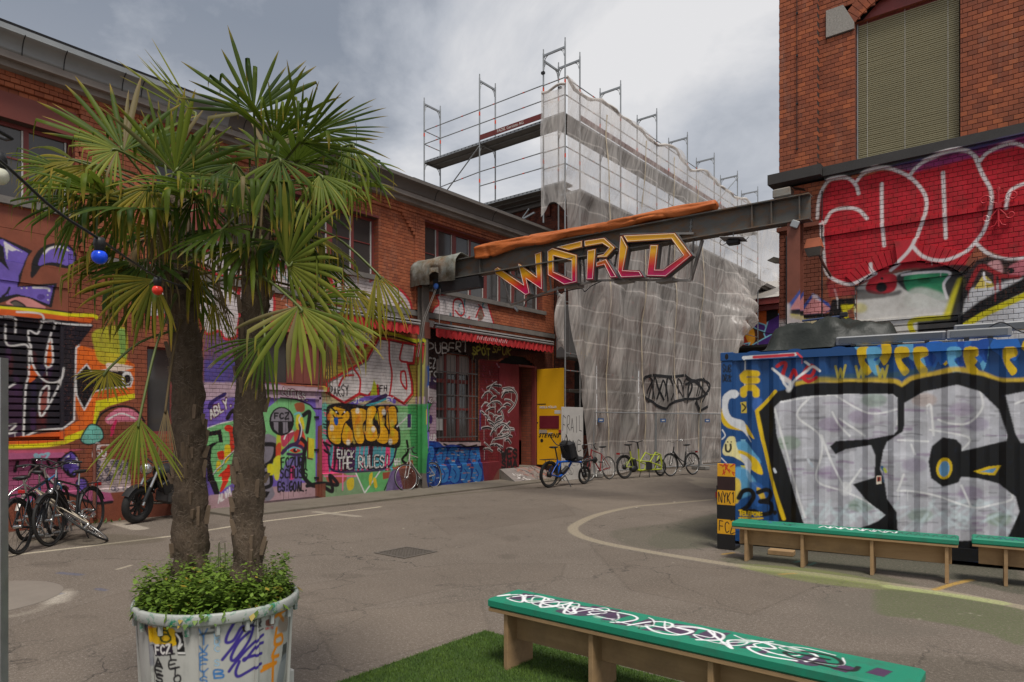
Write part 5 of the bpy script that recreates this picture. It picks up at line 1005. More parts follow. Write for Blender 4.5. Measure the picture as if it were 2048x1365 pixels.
# rolled orange tarpaulin lying along the beam
def tarp():
    t = NT('orange_tarpaulin'); p = t.pos('world'); c = t.mix(t.noise(p, 2, 5), (.36,.085,.016), (.50,.135,.026)); c = t.mix(t.ramp(t.noise(p, 3.4, 6, .7), [(.5, 0), (.75, .45)]), c, (.21,.07,.025))
    t.bump(t.noise(t.scale3(p, (1, 1, 2.5)), 5, 5), .5, .04); mt = t.set(c, .55, 0, .4)
    m = MB(); s0, s1, n, k = 1.83, 7.48, 130, 30; vs = []; rr = random.Random(4)
    ph = [rr.uniform(0, 6.28) for _ in range(8)]
    for i in range(n+1):
        u = i/n; s = s0+(s1-s0)*u; r0 = .122-.022*u
        if i == 0: r0 *= .80
        if i == n: r0 *= .5
        for j in range(k):
            a = 2*math.pi*j/k
            w = 1+.05*math.sin(5*u*6.28+ph[0]+2*a)+.26*(abs(math.sin(2.0*a+5*u+ph[5]))-.5)+.16*(abs(math.sin(3.5*a-8*u+ph[3]))-.5)-sum(.20*math.exp(-((u-c0+.010*math.sin(2*a+c0*40))/.007)**2)*(.5+.5*math.sin(a+c0*50)) for c0 in (.07,.16,.27,.31,.44,.56,.60,.71,.83,.93))
            off = r0*w*math.cos(a)*1.25-.03; z = BZ1+.105+r0*w*math.sin(a)*.95+.012*math.sin(u*9+ph[4])
            if math.sin(a) < -.2 and math.cos(a) < .35: z -= .10*max(0, 1-u*1.9)+.03*math.sin(u*23)
            vs.append(bpt(s, off, max(z, BZ1+.004) if off > -.11 else z))
    fs = [(i*k+j, i*k+(j+1)%k, (i+1)*k+(j+1)%k, (i+1)*k+j) for i in range(n) for j in range(k)]+[tuple(range(k-1,-1,-1)), tuple(range(n*k, n*k+k))]
    m.add(vs, fs, 0, True)
    o = m.build('rolled_tarpaulin', mt)
    tag(o, 'rolled orange tarpaulin lying along the top of the gantry beam', 'tarpaulin')
tarp()

# WORLD sign: box letters with neon tubes in an arched steel frame
def zW(pts): return [(820+x/6.827, 500+y/6.827) for x, y in pts]
def zO(pts): return [(1080+x/2.904, 150+y/2.904) for x, y in pts]
SIGN = {
 'W': [(zW([(1150,262),(1200,230),(1545,465),(1472,195),(1490,180),(1722,350),(1700,52),(1800,20),(1815,565),(1600,410),(1645,600),(1580,630),(1165,335)]), None)],
 'O': [(zO([(42,1022),(72,1003),(217,1045),(217,1207),(140,1223),(44,1166)]), zO([(82,1056),(182,1082),(182,1186),(82,1142)]))],
 'R': [(zO([(93,1002),(247,960),(247,1004),(165,1024),(128,1014)]), None), (zO([(255,962),(375,944),(441,1004),(390,1062),(328,1066),(334,1048),(368,1040),(396,1006),(362,984),(258,1002)]), None), (zO([(274,1018),(327,1008),(312,1192),(267,1194)]), None), (zO([(326,1088),(386,1066),(455,1180),(408,1183),(372,1108),(324,1120)]), None)],
 'L': [(zO([(464,936),(478,934),(512,1000),(487,1132),(580,1136),(606,1176),(470,1182),(448,1140)]), None)],
 'D': [(zO([(478,930),(785,916),(887,1050),(732,1176),(616,1173),(638,986),(690,986),(674,1128),(716,1128),(826,1048),(762,958),(506,975)]), None)],
}
SY = 11.80
def inset(poly, d):
    n = len(poly); P_ = [np.array(p, float) for p in poly]; A = sum(P_[i][0]*P_[(i+1)%n][1]-P_[(i+1)%n][0]*P_[i][1] for i in range(n)); sg = 1 if A > 0 else -1; out = []
    for i in range(n):
        a, b, c = P_[i-1], P_[i], P_[(i+1) % n]; e1 = (b-a)/np.linalg.norm(b-a); e2 = (c-b)/np.linalg.norm(c-b)
        n1 = np.array([-e1[1], e1[0]])*sg; n2 = np.array([-e2[1], e2[0]])*sg; k = n1+n2; k = k/max(.35, (1+n1.dot(n2)))
        out.append(tuple(b+k*d))
    return out
def neon_mat(z0, z1):
    t = NT('sign_face_enamel'); p = t.pos('world'); z = t.sep(p)[2]
    zz = t.math('ADD', z, t.math('MULTIPLY', t.noise(p, 2.2, 3), .10))
    f = t.math('DIVIDE', t.math('SUBTRACT', zz, z0+.05), z1-z0)
    c = t.ramp(f, [(.08, (.42,.006,.09)), (.26, (.55,.010,.030)), (.40, (.62,.12,.010)), (.54, (.74,.38,.010)), (.95, (.74,.36,.012))])
    c = t.mix(t.ramp(t.noise(p, 7, 5, .7), [(.60, 0), (.8, .2)]), c, (.18,.07,.03)); return t.set(c, .35, 0, .5)
def sign():
    r = empty('neon_sign', (0,0,0), 0, 'hanging WORLD sign of yellow to red box letters with white tubes', 'sign')
    m_side = M('letter_side_metal', (.17,.165,.155), .5, .5, coord='world', grime=.4); m_rim = M('letter_rim_red', (.16,.018,.026), .5, coord='world'); m_tube = M('white_neon_tube', (.72,.66,.58), .35, var=.1, coord='world')
    def P2(poly): return [(lambda v: (v.x, v.z))(onY(px, py, SY)) for px, py in poly]
    def ring_or_poly(m, outer, inner, d):
        pt = lambda p: (p[0], SY+d, p[1])
        if inner is None: m.add([pt(p) for p in outer], [tuple(range(len(outer)))])
        else:
            n = len(outer); k = len(inner); idx = [min(range(k), key=lambda j: (outer[i][0]-inner[j][0])**2+(outer[i][1]-inner[j][1])**2) for i in range(n)]
            vs = [pt(p) for p in outer]+[pt(p) for p in inner]; fs = []
            for i in range(n):
                i2 = (i+1) % n; a, b = idx[i], idx[i2]
                if a == b: fs.append((i, i2, n+a))
                else: fs.append((i, i2, n+b, n+a))
            m.add(vs, fs)
    for ch, pieces in SIGN.items():
        L = empty('letter_'+ch.lower()); L.parent = r; L['label'] = 'box letter '+ch+' of the sign'
        zs = [q[1] for pc in pieces for q in P2(pc[0])]; m_face = neon_mat(min(zs), max(zs)); ms, mr, mf, mt = MB(), MB(), MB(), MB()
        for outer, inner in pieces:
            o2 = P2(outer); i2 = P2(inner) if inner else None
            for lp in (o2, i2):
                if lp is None: continue
                k = len(lp); vs = [(p[0], SY+.002, p[1]) for p in lp]+[(p[0]+.0, SY+.15, p[1]) for p in lp]; ms.add(vs, [(i, (i+1)%k, (i+1)%k+k, i+k) for i in range(k)])
            ring_or_poly(ms, o2, i2, .15); ring_or_poly(mr, o2, i2, 0)
            oi = inset(o2, .013); ii = inset(i2, -.011) if i2 else None; ring_or_poly(mf, oi, ii, -.003)
            for lp in ((inset(o2, .025),)+((inset(i2, -.022),) if i2 else ())):
                q = [(p[0], SY-.014, p[1]) for p in lp]; q = q+[q[0]]
                for a, b in zip(q[:-1], q[1:]): mt.tube([a, b], .0052, 5)
        ms.build('casing', m_side, L); mr.build('rim', m_rim, L); mf.build('face', m_face, L); mt.build('neon_tube', m_tube, L)
    m_fr = M('sign_frame_steel', (.27,.25,.23), .5, .4, coord='world', grime=.5)
    Q = lambda zx, zy, d=.19: (lambda v: (v.x, SY+d, v.z))(onY(800+zx/2.381, 380+zy/2.381, SY+d))
    def fr(m):
        for d in (.17, .30):
            lo = [Q(x, y, d) for x, y in ((528,548),(640,508),(760,468),(950,432),(1120,430),(1385,432))]; up = [Q(x, y, d) for x, y in ((474,372),(690,288),(860,240),(1050,212),(1400,208))]
            for pl in (lo, up):
                for a, b in zip(pl[:-1], pl[1:]): m.bar(a, b, .04, .04)
        for (a, b) in (((474,372),(528,548)), ((1400,208),(1385,432)), ((700,286),(720,480)), ((1050,212),(1010,432)), ((560,345),(545,540)), ((870,240),(880,440)), ((1290,210),(1270,432))): m.bar(Q(*a, .235), Q(*b, .235), .03, .03)
        m.bar(Q(1440,240,.30), Q(1385,432,.30), .05, .05)
        for x, y in ((830,462),(1070,436),(1270,434)): m.cbox(Q(x, y, .24), (.34,.24,.06))
    part('frame', m_fr, r, fr)
    def ch(m):
        for (x0, y0), (x1, y1) in (((480,310),(478,368)), ((578,300),(572,330)), ((905,215),(902,240)), ((1388,140),(1383,212))):
            a, b = Vector(Q(x0, y0, .20)), Vector(Q(x1, y1, .20)); nn = 7
            for i in range(nn):
                c = a.lerp(b, (i+.5)/nn); m.torus(c, .020, .006, Matrix.Rotation(R(90), 3, 'X') if i % 2 else Matrix.Rotation(R(90), 3, 'Y'), 10, 5)
            m.tube([a, b], .005, 4)
    part('chain', m_steel, r, ch)
    part('cable', m_blackiron, r, lambda m: [m.tube(crom([Q(590,560,.1), Q(620,520,.1), Q(760,490,.1), Q(860,470,.08), Q(880,485,.08), Q(910,460,.1), Q(960,435,.1)], False, 5), .010, 5), m.tube(crom([Q(862,330,.05), Q(858,350,.0), Q(872,358,.0), Q(868,330,.05), Q(880,240,.1)], False, 5), .006, 5)])
    part('plug', m_steel, r, lambda m: m.tube([Q(545,560,.2), Q(560,578,.2)], .03, 8))
sign()

# ------------------------------------------------------------------ taller brick building behind, under repair
SB = empty('brick_building', (0,0,0), 0, 'dark brick building under repair behind the wrapped scaffold', 'building')
m_sbrick = brick_mat('dark_red_brick', 'Y', [(0, (.10,.030,.022)), (.4, (.16,.045,.028)), (1, (.24,.065,.035))]); m_sbrickx = brick_mat('dark_red_brick_front', 'X', [(0, (.10,.030,.022)), (.4, (.16,.045,.028)), (1, (.24,.065,.035))])
SYW = 17.62; SZ = 8.95
lay_bricks(SB, 'Y', SYW, brick_rects(-16.2, XL, 6.9, 8.55, []), m_sbrick, 0.0, 300)
part('wall', m_rmort, SB, lambda m: [m.box(-26, XL-.01, SYW+.01, SYW+.3, 0, SZ)])
sw = [HA(18.6+i*3.0, 20.2+i*3.0, 5.6, 7.6, .3) for i in range(8)]+[HA(18.7+i*3.0, 20.1+i*3.0, 1.2, 3.6, .3) for i in range(8)]
def sfront():
    o = MB()
    for c0, c1, zb, zt, full in brick_rects(17.6, 34, 0.4, SZ, sw):
        vs, fs = one_brick(c1-c0, zt-zb, .02, 'X'); ctr = wall_pt('X', XL, (c0+c1)/2, (zb+zt)/2, 0); o.add([(v[0]+ctr[0], v[1]+ctr[1], v[2]+ctr[2]) for v in vs], fs)
    b = o.build('brickwork', m_sbrickx, SB); b['kind'] = 'stuff'
sfront()
part('front_wall', m_rmort, SB, lambda m: backing(m, 'X', XL, 17.6, 46, 0, SZ, sw))
for i in range(8):
    for z0, z1 in ((5.6, 7.9), (1.2, 3.9)): part('window', m_dark, SB, lambda m: m.box(XL-.25, XL-.1, 18.6+i*3.0, 20.2+i*3.0, z0, z1))
part('cornice', m_roofbrown, SB, lambda m: [m.box(-26, XL+.12, SYW-.12, SYW+.1, 8.56, 8.68), m.box(-26, XL+.22, SYW-.24, SYW+.1, 8.68, 8.80), m.box(-26, XL+.36, SYW-.38, SYW+.2, 8.80, 8.97), m.box(XL, XL+.36, SYW+.2, 46, 8.80, 8.97), m.box(XL, XL+.22, SYW+.1, 46, 8.68, 8.8)])
for i in range(9): part('corbel', m_sbrick, SB, lambda m: m.box(XL-.35-i*.85, XL-.18-i*.85, SYW-.06, SYW-.004, 8.20, 8.555))
part('roof', m_roofbrown, SB, lambda m: m.add([(XL+.36, SYW-.38, 8.975), (XL+.36, 46, 8.975), (-18, 46, 9.02), (-18, SYW-.38, 9.02), (-26, SYW-.38, 8.98), (-26, 46, 8.98)], [(0,1,2,3),(3,2,5,4)]))

# ------------------------------------------------------------------ frame scaffold
SF = empty('scaffold', (-11.25, 16.4, 0), 0, 'galvanised frame scaffold rising above the roofs round the brick building', 'scaffold'); SF.location = (0,0,0)
m_scaf = M('scaffold_tube', (.33,.34,.34), .42, .7, var=.2, scale=6, coord='world', grime=.3); m_deck = M('scaffold_deck', (.15,.14,.125), .6, .4, var=.3, scale=4, coord='world', grime=.4)
m_redmark = M('orange_red_mark', (.62,.06,.02), .6, coord='world'); m_toe = M('red_toe_board', (.14,.022,.018), .6, var=.2, scale=5, coord='world')
XO, XI, YE, YI = -11.25, -12.03, 16.40, 17.18
LEV = [2.67, 4.67, 6.67, 8.67, 10.67]; TOP = 12.72
yf = [YE, YI, 19.6, 22.15, 24.7, 27.3, 29.9, 32.5]; xs_ = [XO, XI, -14.57, -17.12]
def standard(x, y, z0, z1, red=True):
    part('standard', m_scaf, SF, lambda m: [m.tube([(x, y, z0), (x, y, z1)], .0242, 8), m.tube([(x, y, z1), (x, y, z1+.12)], .018, 8)])
    if red: part('red_mark', m_redmark, SF, lambda m: [m.tube([(x, y, z), (x, y, z+.12)], .0262, 8, 0, False) for z in (9.35, 11.5) if z0 < z < z1-.15])['kind'] = 'stuff'
def hframe(p, q, z):
    """transom between two standards with corner gussets"""
    p, q = Vector((*p, z)), Vector((*q, z)); d = (q-p).normalized()
    def f(m):
        m.bar(p, q, .04, .06)
        for o, s in ((p, 1), (q, -1)):
            a = o+d*s*.17+Vector((0,0,-.03)); b = o+d*s*.03+Vector((0,0,-.24)); mid = o+d*s*.075+Vector((0,0,-.10)); m.tube(crom([a, mid, b], False, 4), .012, 5)
            m.tube([o+d*s*.03+Vector((0,0,-.05)), mid], .010, 4)
    part('transom', m_scaf, SF, f)
for x in (-14.57, -17.12):                      # arm along the side wall, above the low roof
    for y in (YE, YI): standard(x, y, 7.0, TOP)
    for z in (TOP-.10, 10.60, 8.60): hframe((x, YE), (x, YI), z)
standard(XO, YE, 0, TOP); standard(XI, YE, 7.6, TOP-.08); standard(XO, YI, 0, TOP-.1); standard(XI, YI, 7.0, TOP-.15)
for z in (TOP-.22, 10.60, 8.60): hframe((XI, YE), (XO, YE), z+.06); hframe((XI, YI), (XO, YI), z)
hframe((XI, YE), (XI, YI), TOP-.30)
for y in yf[2:]:
    standard(XO, y, 0, TOP); standard(XI, y, 0, TOP-.02)
    for z in [TOP-.10]+[l-.07 for l in LEV]: hframe((XI, y), (XO, y), z)
def rail(p, q, r=.017): part('guard_rail', m_scaf, SF, lambda m: m.tube([p, q], r, 7)); d = Vector(q)-Vector(p); part('red_mark', m_redmark, SF, lambda m: [m.tube([Vector(p)+d*(.28), Vector(p)+d*.31], r+.002, 7, 0, False), m.tube([Vector(p)+d*.75, Vector(p)+d*.775], r+.002, 7, 0, False)])['kind'] = 'stuff'
for a, b in ((XI, -14.57), (-14.57, -17.12)):
    for z in (11.70, 11.24): rail((a, YE, z), (b, YE, z))
for z in (9.7, 9.24): rail((XI, YE, z), (-14.57, YE, z))
rail((-14.57, YE, 9.7), (-17.12, YE, 9.55))
for z in (11.70, 11.24): rail((-17.12, YE, z), (-17.12, YI, z))
for i in range(len(yf)-1):
    for l in LEV:
        for dz in (.50, 1.0): rail((XO+.02, yf[i], l+dz), (XO+.02, yf[i+1], l+dz))
for l in LEV:
    for dz in (.5, 1.0):
        if l > 8: rail((XI, YE-.02, l+dz), (XO, YE-.02, l+dz))
def plank(x0, x1, y0, y1, z, along):
    def f(m):
        m.box(x0, x1, y0, y1, z-.05, z-.012); 
        n = int((abs(x1-x0) if along == 'x' else abs(y1-y0))/.16)
        for k in range(n):
            if along == 'x':
                u = x0+(k+.5)*(x1-x0)/n; m.box(u-.012, u+.012, y0-.003, y0, z-.045, z-.018)
            else: u = y0+(k+.5)*(y1-y0)/n
    part('deck_board', m_deck, SF, f)
    part('deck_edge', m_scaf, SF, lambda m: [m.box(min(x0,x1), max(x0,x1), y0-.012, y0-.004, z-.075, z+.0), m.box(min(x0,x1), max(x0,x1), y1+.004, y1+.012, z-.075, z)] if along == 'x' else [m.box(x1+.004, x1+.012, y0, y1, z-.075, z), m.box(x0-.012, x0-.004, y0, y1, z-.075, z)])
    part('deck_hole', m_blackiron, SF, lambda m: [m.box(u, u+.05, y0-.014, y0-.0125, z-.05, z-.02) for u in np.arange(min(x0,x1)+.1, max(x0,x1)-.1, .16)] if along == 'x' else m.box(x1-.1, x1-.05, y0+.1, y0+.2, z-.052, z-.05))['kind'] = 'stuff'
for a, b in ((-14.55, XI-.02), (-17.1, -14.6)):
    plank(a, b, YE+.03, YE+.37, 10.67, 'x'); plank(a, b, YE+.40, YI-.03, 10.67, 'x')
plank(-14.55, XI-.02, YE+.03, YE+.37, 8.67, 'x'); plank(-14.55, XI-.02, YE+.40, YI-.03, 8.67, 'x'); plank(XI, XO, YE+.03, YE+.37, 10.67, 'x'); plank(XI, XO, YE+.40, YI-.03, 10.67, 'x'); plank(XI, XO, YE+.03, YE+.37, 8.67, 'x')
for i in range(1, len(yf)-1):
    for l in LEV: plank(XI+.03, XI+.37, yf[i]+.02, yf[i+1]-.02, l, 'y'); plank(XI+.40, XO-.03, yf[i]+.02, yf[i+1]-.02, l, 'y')
tb = part('toe_board', m_toe, SF, lambda m: m.box(-14.53, XI-.03, YE-.035, YE-.008, 10.70, 10.86)); tb['label'] = 'dark red toe board lettered FADIL Gerüste AG'
for i in range(1, len(yf)-1): part('toe_board', m_toe, SF, lambda m: m.box(XO-.005, XO+.02, yf[i]+.03, yf[i+1]-.03, 10.70, 10.86))
part('diagonal_brace', m_scaf, SF, lambda m: m.tube([(-14.57, YE-.03, 10.5), (-17.12, YE-.03, 8.55)], .021, 7)); part('diagonal_brace', m_scaf, SF, lambda m: m.tube([(XO+.03, 27.3, 10.7), (XO+.03, 29.9, 12.55)], .021, 7))
part('coupler', m_blackiron, SF, lambda m: [m.cbox((XI, YE-.02, 12.05), (.10,.08,.07)), m.cbox((XI+.05, YI, 11.9), (.12,.06,.06)), m.cbox((XI-.04, YE-.03, 10.45), (.09,.08,.12))])
part('wall_bracket', m_scaf, SF, lambda m: [m.bar((XO-.1, YE-.25, z), (XO-.1, YE+.02, z), .03, .05) or m.bar((XO-.1, YE-.25, z+.22), (XO-.1, YE-.25, z), .03, .03) for z in (4.05, 5.35)])
part('ladder', m_scaf, SF, lambda m: [m.bar((-13.1, YE+.25, 7.9), (-13.1+s, YE+.25, 7.9+.32), .05, .03) for s in (.35,)] + [m.bar((-13.0, YE+.25, 7.95), (-12.55, YE+.25, 8.06), .06, .05)])

def text_mesh(name, txt, size, mat, parent, Mx, extr=.001, shear=0.0, bold=0.0, spacing=1.0):
    cu = bpy.data.curves.new(name, 'FONT'); cu.body = txt; cu.size = size; cu.extrude = extr; cu.shear = shear; cu.offset = bold; cu.align_x = 'CENTER'; cu.align_y = 'CENTER'; cu.space_character = spacing; cu.resolution_u = 3
    to = bpy.data.objects.new(name, cu); COL.objects.link(to); dg = bpy.context.evaluated_depsgraph_get(); me = bpy.data.meshes.new_from_object(to.evaluated_get(dg)); bpy.data.objects.remove(to)
    me.transform(Mx); me.materials.clear(); me.materials.append(mat); o = bpy.data.objects.new(name, me); COL.objects.link(o); o.parent = parent; return o
m_wlet = M('white_lettering', (.62,.58,.54), .6, var=.1, coord='world')
text_mesh('lettering', 'FADIL Gerüste AG', .135, m_wlet, SF, Matrix.Translation((-13.28, YE-.037, 10.78)) @ Matrix.Rotation(R(90), 4, 'X'))

# ------------------------------------------------------------------ plastic sheeting
def sheet_mat():
    t = NT('translucent_sheeting'); p = t.pos('world'); N = t.N
    t.N.remove(t.b); q = t.scale3(p, (1.0, 1.0, .16)); dg = t.n('ShaderNodeVectorRotate', rotation_type='X_AXIS'); dg.inputs['Angle'].default_value = .32; t.L.new(p, dg.inputs['Vector']); w1 = t.noise(t.scale3(dg.outputs[0], (1.0, 1.0, .07)), 2.6, 2, .5, .5); q2 = t.scale3(p, (1.0, 1.0, .05)); w2 = t.noise(q2, 5.0, 4, .55, .9)
    f1 = t.ramp(w1, [(.30, .12), (.42, .40), (.50, .10), (.58, .55), (.66, .20), (.75, .6)]); f2 = t.ramp(w2, [(.50, 0), (.535, .7), (.57, 0), (.62, .1), (.645, 1.0), (.67, 0)])
    q3 = t.scale3(p, (1.0, 1.0, .45)); w3 = t.ramp(t.noise(q3, .55, 4, .55), [(.35, 0), (.7, 1)])
    zz_ = t.sep(p)[2]; bd = t.math('ABSOLUTE', t.math('SUBTRACT', t.math('MODULO', t.math('ADD', t.math('ADD', zz_, .33), t.math('MULTIPLY', t.noise(p, .6, 3), .25)), 1.0), .5)); band = t.math('MULTIPLY', t.ramp(bd, [(.0, 1), (.035, 0)]), .30)
    al = t.math('ADD', band, t.math('ADD', .22, t.math('ADD', t.math('MULTIPLY', f1, .62), t.math('ADD', t.math('MULTIPLY', f2, .16), t.math('MULTIPLY', w3, .12)))), clamp=True)
    d = t.n('ShaderNodeBsdfDiffuse'); tr = t.n('ShaderNodeBsdfTranslucent'); g = t.n('ShaderNodeBsdfGlossy'); tp = t.n('ShaderNodeBsdfTransparent')
    c = t.mix(t.noise(p, .5, 4), (.80,.735,.68), (.95,.89,.83)); t.L.new(c, d.inputs['Color']); t.L.new(c, tr.inputs['Color']); g.inputs['Roughness'].default_value = .32; g.inputs['Color'].default_value = (.6,.6,.6,1); tp.inputs['Color'].default_value = (.94,.92,.90,1)
    m1 = t.n('ShaderNodeMixShader'); m1.inputs[0].default_value = .45; t.L.new(d.outputs[0], m1.inputs[1]); t.L.new(tr.outputs[0], m1.inputs[2])
    m2 = t.n('ShaderNodeMixShader'); m2.inputs[0].default_value = .07; t.L.new(m1.outputs[0], m2.inputs[1]); t.L.new(g.outputs[0], m2.inputs[2])
    m3 = t.n('ShaderNodeMixShader'); t.L.new(al, m3.inputs[0]); t.L.new(tp.outputs[0], m3.inputs[1]); t.L.new(m2.outputs[0], m3.inputs[2]); t.L.new(m3.outputs[0], t.out.inputs['Surface'])
    bn = t.n('ShaderNodeBump'); bn.inputs['Strength'].default_value = .5; bn.inputs['Distance'].default_value = .08; t.L.new(t.math('ADD', w1, t.math('MULTIPLY', w2, .5)), bn.inputs['Height'])
    for s in (d, tr, g): t.L.new(bn.outputs[0], s.inputs['Normal'])
    return t.mat
m_sheet = sheet_mat()
SHT = empty('scaffold_sheeting', (-11.2, 16.4, 0), 0, 'pale translucent plastic sheeting hung in folds over the scaffold', 'sheeting'); SHT.location = (0,0,0)
def smooth01(x): x = max(0, min(1, x)); return x*x*(3-2*x)
def fold(a, z, amp=1.0):
    v = .10*abs(math.sin(a*1.1+z*.62))+.08*abs(math.sin(a*2.1-z*.8+1))+.045*math.sin(a*5.3+.9*math.sin(z*.7))+.018*math.sin(a*9+1.3*math.sin(z*.9+a)+z*1.3)+.05*math.sin(a*1.9+z*.55)+.02*math.sin(z*3.1+a*2.2)
    return v*amp
def ztop(y): return 11.62+.12*math.sin(y*1.7)-.09*math.cos((y-19.6)*2*math.pi/2.56)
def zbot(y):
    if y < 26.2: return .06
    pts = [(26.2,.06),(26.9,1.2),(27.4,4.3),(28.2,5.2),(29.3,5.7),(30.6,6.5),(32.0,7.8),(34,8.6),(46,8.8)]
    for (a, b), (c, d) in zip(pts[:-1], pts[1:]):
        if y <= c: return b+(d-b)*(y-a)/(c-a)
    return 8.8
def front_sheet():
    m = MB(); ny, nz = 190, 110; vs = []
    for i in range(ny+1):
        q = (i/ny)**1.15; zt0 = 16.37+(38-16.37)*q; zt, zb = ztop(zt0), zbot(zt0)
        for j in range(nz+1):
            z = zb+(zt-zb)*j/nz; ys = 16.37+1.0*smooth01((5.0-z)/5.0); y = ys+(38-ys)*q; x = XO+.055+fold(y, z, .8 if z > 6 else 1.15)
            bl = math.exp(-((y-28.4)/1.6)**2-((z-zb-.8)/1.3)**2)*(1 if y > 26 else 0); x += (1.1+.12*math.sin(z*9+y*3))*bl                        # gathered bulge at the lifted corner
            if z < 1.2 and y < 26.2: x += .22*(1-z/1.2)**2*(1+.6*math.sin(y*3.1))                                      # the foot drags out over the ground
            x += .10*smooth01((z-8.1)/.4)*smooth01((9.1-z)/.3)*math.sin(y*2.6)
            vs.append((max(x, XO+.03), y, z))
    n = nz+1; m.add(vs, [(i*n+j, (i+1)*n+j, (i+1)*n+j+1, i*n+j+1) for i in range(ny) for j in range(nz)], 0, True); m.build('front_sheet', m_sheet, SHT)
front_sheet()
def end_sheet(z0, z1, x0, x1, bul, name):
    m = MB(); nx, nz = 26, 50; vs = []
    for i in range(nx+1):
        u = i/nx; x = x0+(x1-x0)*u
        for j in range(nz+1):
            v = j/nz; lo = z0+.35*math.sin(u*3.1)*(1 if z0 > 5 else .3)+(.0 if z0 > 5 else 0); z = lo+(z1-lo-.12*math.sin(u*3.1))*v
            y = YE-.04-abs(fold(x*1.8, z, .55))-bul*math.sin(math.pi*v)*math.sin(math.pi*min(1, u*1.05)); vs.append((x, y, z))
    n = nz+1; m.add(vs, [(i*n+j, (i+1)*n+j, (i+1)*n+j+1, i*n+j+1) for i in range(nx) for j in range(nz)], 0, True); m.build(name, m_sheet, SHT)
end_sheet(7.75, 11.5, XI-.02, XO+.05, .03, 'end_sheet'); end_sheet(3.75, 5.5, XO-.20, XO+.06, .30, 'end_sheet')
m_tape = M('yellowed_tape', (.50,.42,.30), .6, coord='world')
for y in (18.55, 20.9, 23.3, 25.5):
    def tp(m):
        vs = []; n = 60
        for j in range(n+1):
            z = .5+(ztop(y)-.9)*j/n; x = XO+.072+max(0, fold(y, z, .9))+.02; w = .028+.012*math.sin(j*1.7); yy = y+.05*math.sin(z*1.1); vs += [(x, yy-w, z), (x+.004, yy+w, z)]
        m.add(vs, [(2*j, 2*j+1, 2*j+3, 2*j+2) for j in range(n)])
    part('seam_tape', m_tape, SHT, tp)
m_cord = M('sheet_hem', (.50,.46,.42), .8, coord='world')
part('top_hem', m_cord, SHT, lambda m: m.tube([(XO+.06+.03*math.sin(y*7), y, ztop(y)) for y in np.linspace(16.37, 37, 90)], [.05*(.7+.5*abs(math.sin(i*.9))) for i in range(90)], 6)); part('top_hem', m_cord, SHT, lambda m: m.tube([(x, YE-.06, 11.46+.05*math.sin(x*7)) for x in np.linspace(XI, XO+.05, 14)], .04, 6))
# black scrawl on the sheeting
m_scrawl = M('black_spray', (.012,.012,.014), .7)
def scrawl(m):
    r2 = random.Random(9)
    def rib(pts, w):
        q = [onX(px, py, XO+.16) for px, py in crom(pts, False, 6)]; vs = []
        for i, v in enumerate(q):
            d = q[min(i+1, len(q)-1)]-q[max(i-1, 0)]; L = math.hypot(d.y, d.z) or 1; ny, nz = -d.z/L*w, d.y/L*w
            for s in (-1, 1): y, z = v.y+s*ny, v.z+s*nz; vs.append((XO+.068+max(0, fold(y, z, 1.15)), y, z))
        m.add(vs, [(2*i, 2*i+1, 2*i+3, 2*i+2) for i in range(len(q)-1)])
    for k in range(13):
        x0 = 1290+k*9; rib([(x0, 795+r2.uniform(-8,8)), (x0+r2.uniform(2,9), 758+r2.uniform(-6,8)), (x0+r2.uniform(8,16), 775+r2.uniform(-8,10)), (x0+r2.uniform(4,18), 800+r2.uniform(-8,8))], .035)
    for pts in ([(1283,775),(1300,752),(1340,755),(1372,752),(1392,770),(1412,790)], [(1285,790),(1310,805),(1328,818),(1336,808),(1360,800),(1395,798)], [(1375,770),(1395,760),(1415,768),(1408,790),(1390,800),(1400,820)], [(1388,805),(1400,822),(1412,812)]): rib(pts, .05)
part('spray_tag', m_scrawl, SHT, scrawl)
# projecting clock behind the sheeting
def clock():
    r = empty('projecting_clock', (-11.75, 17.6, 4.05), 0, 'grey box clock with round dial half hidden behind the sheeting', 'clock')
    part('case', M('clock_case', (.13,.13,.13), .6), r, lambda m: m.cbox((0,0,.35), (.5,1.2,1.6), None, 0, .03))
    part('dial', M('clock_dial', (.22,.20,.17), .6), r, lambda m: m.lathe([(0,0),(.42,0),(.44,-.02)], (.262,.15,0), 32, Matrix.Rotation(R(90), 3, 'Y')))
    part('hour_mark', M('clock_mark', (.45,.32,.08), .6), r, lambda m: [m.cbox((.275, .15+.34*math.cos(a), .34*math.sin(a)), (.01,.05,.12), Matrix.Rotation(a-R(90), 3, 'X')) for a in np.linspace(0, 2*math.pi, 12, endpoint=False)])
clock()

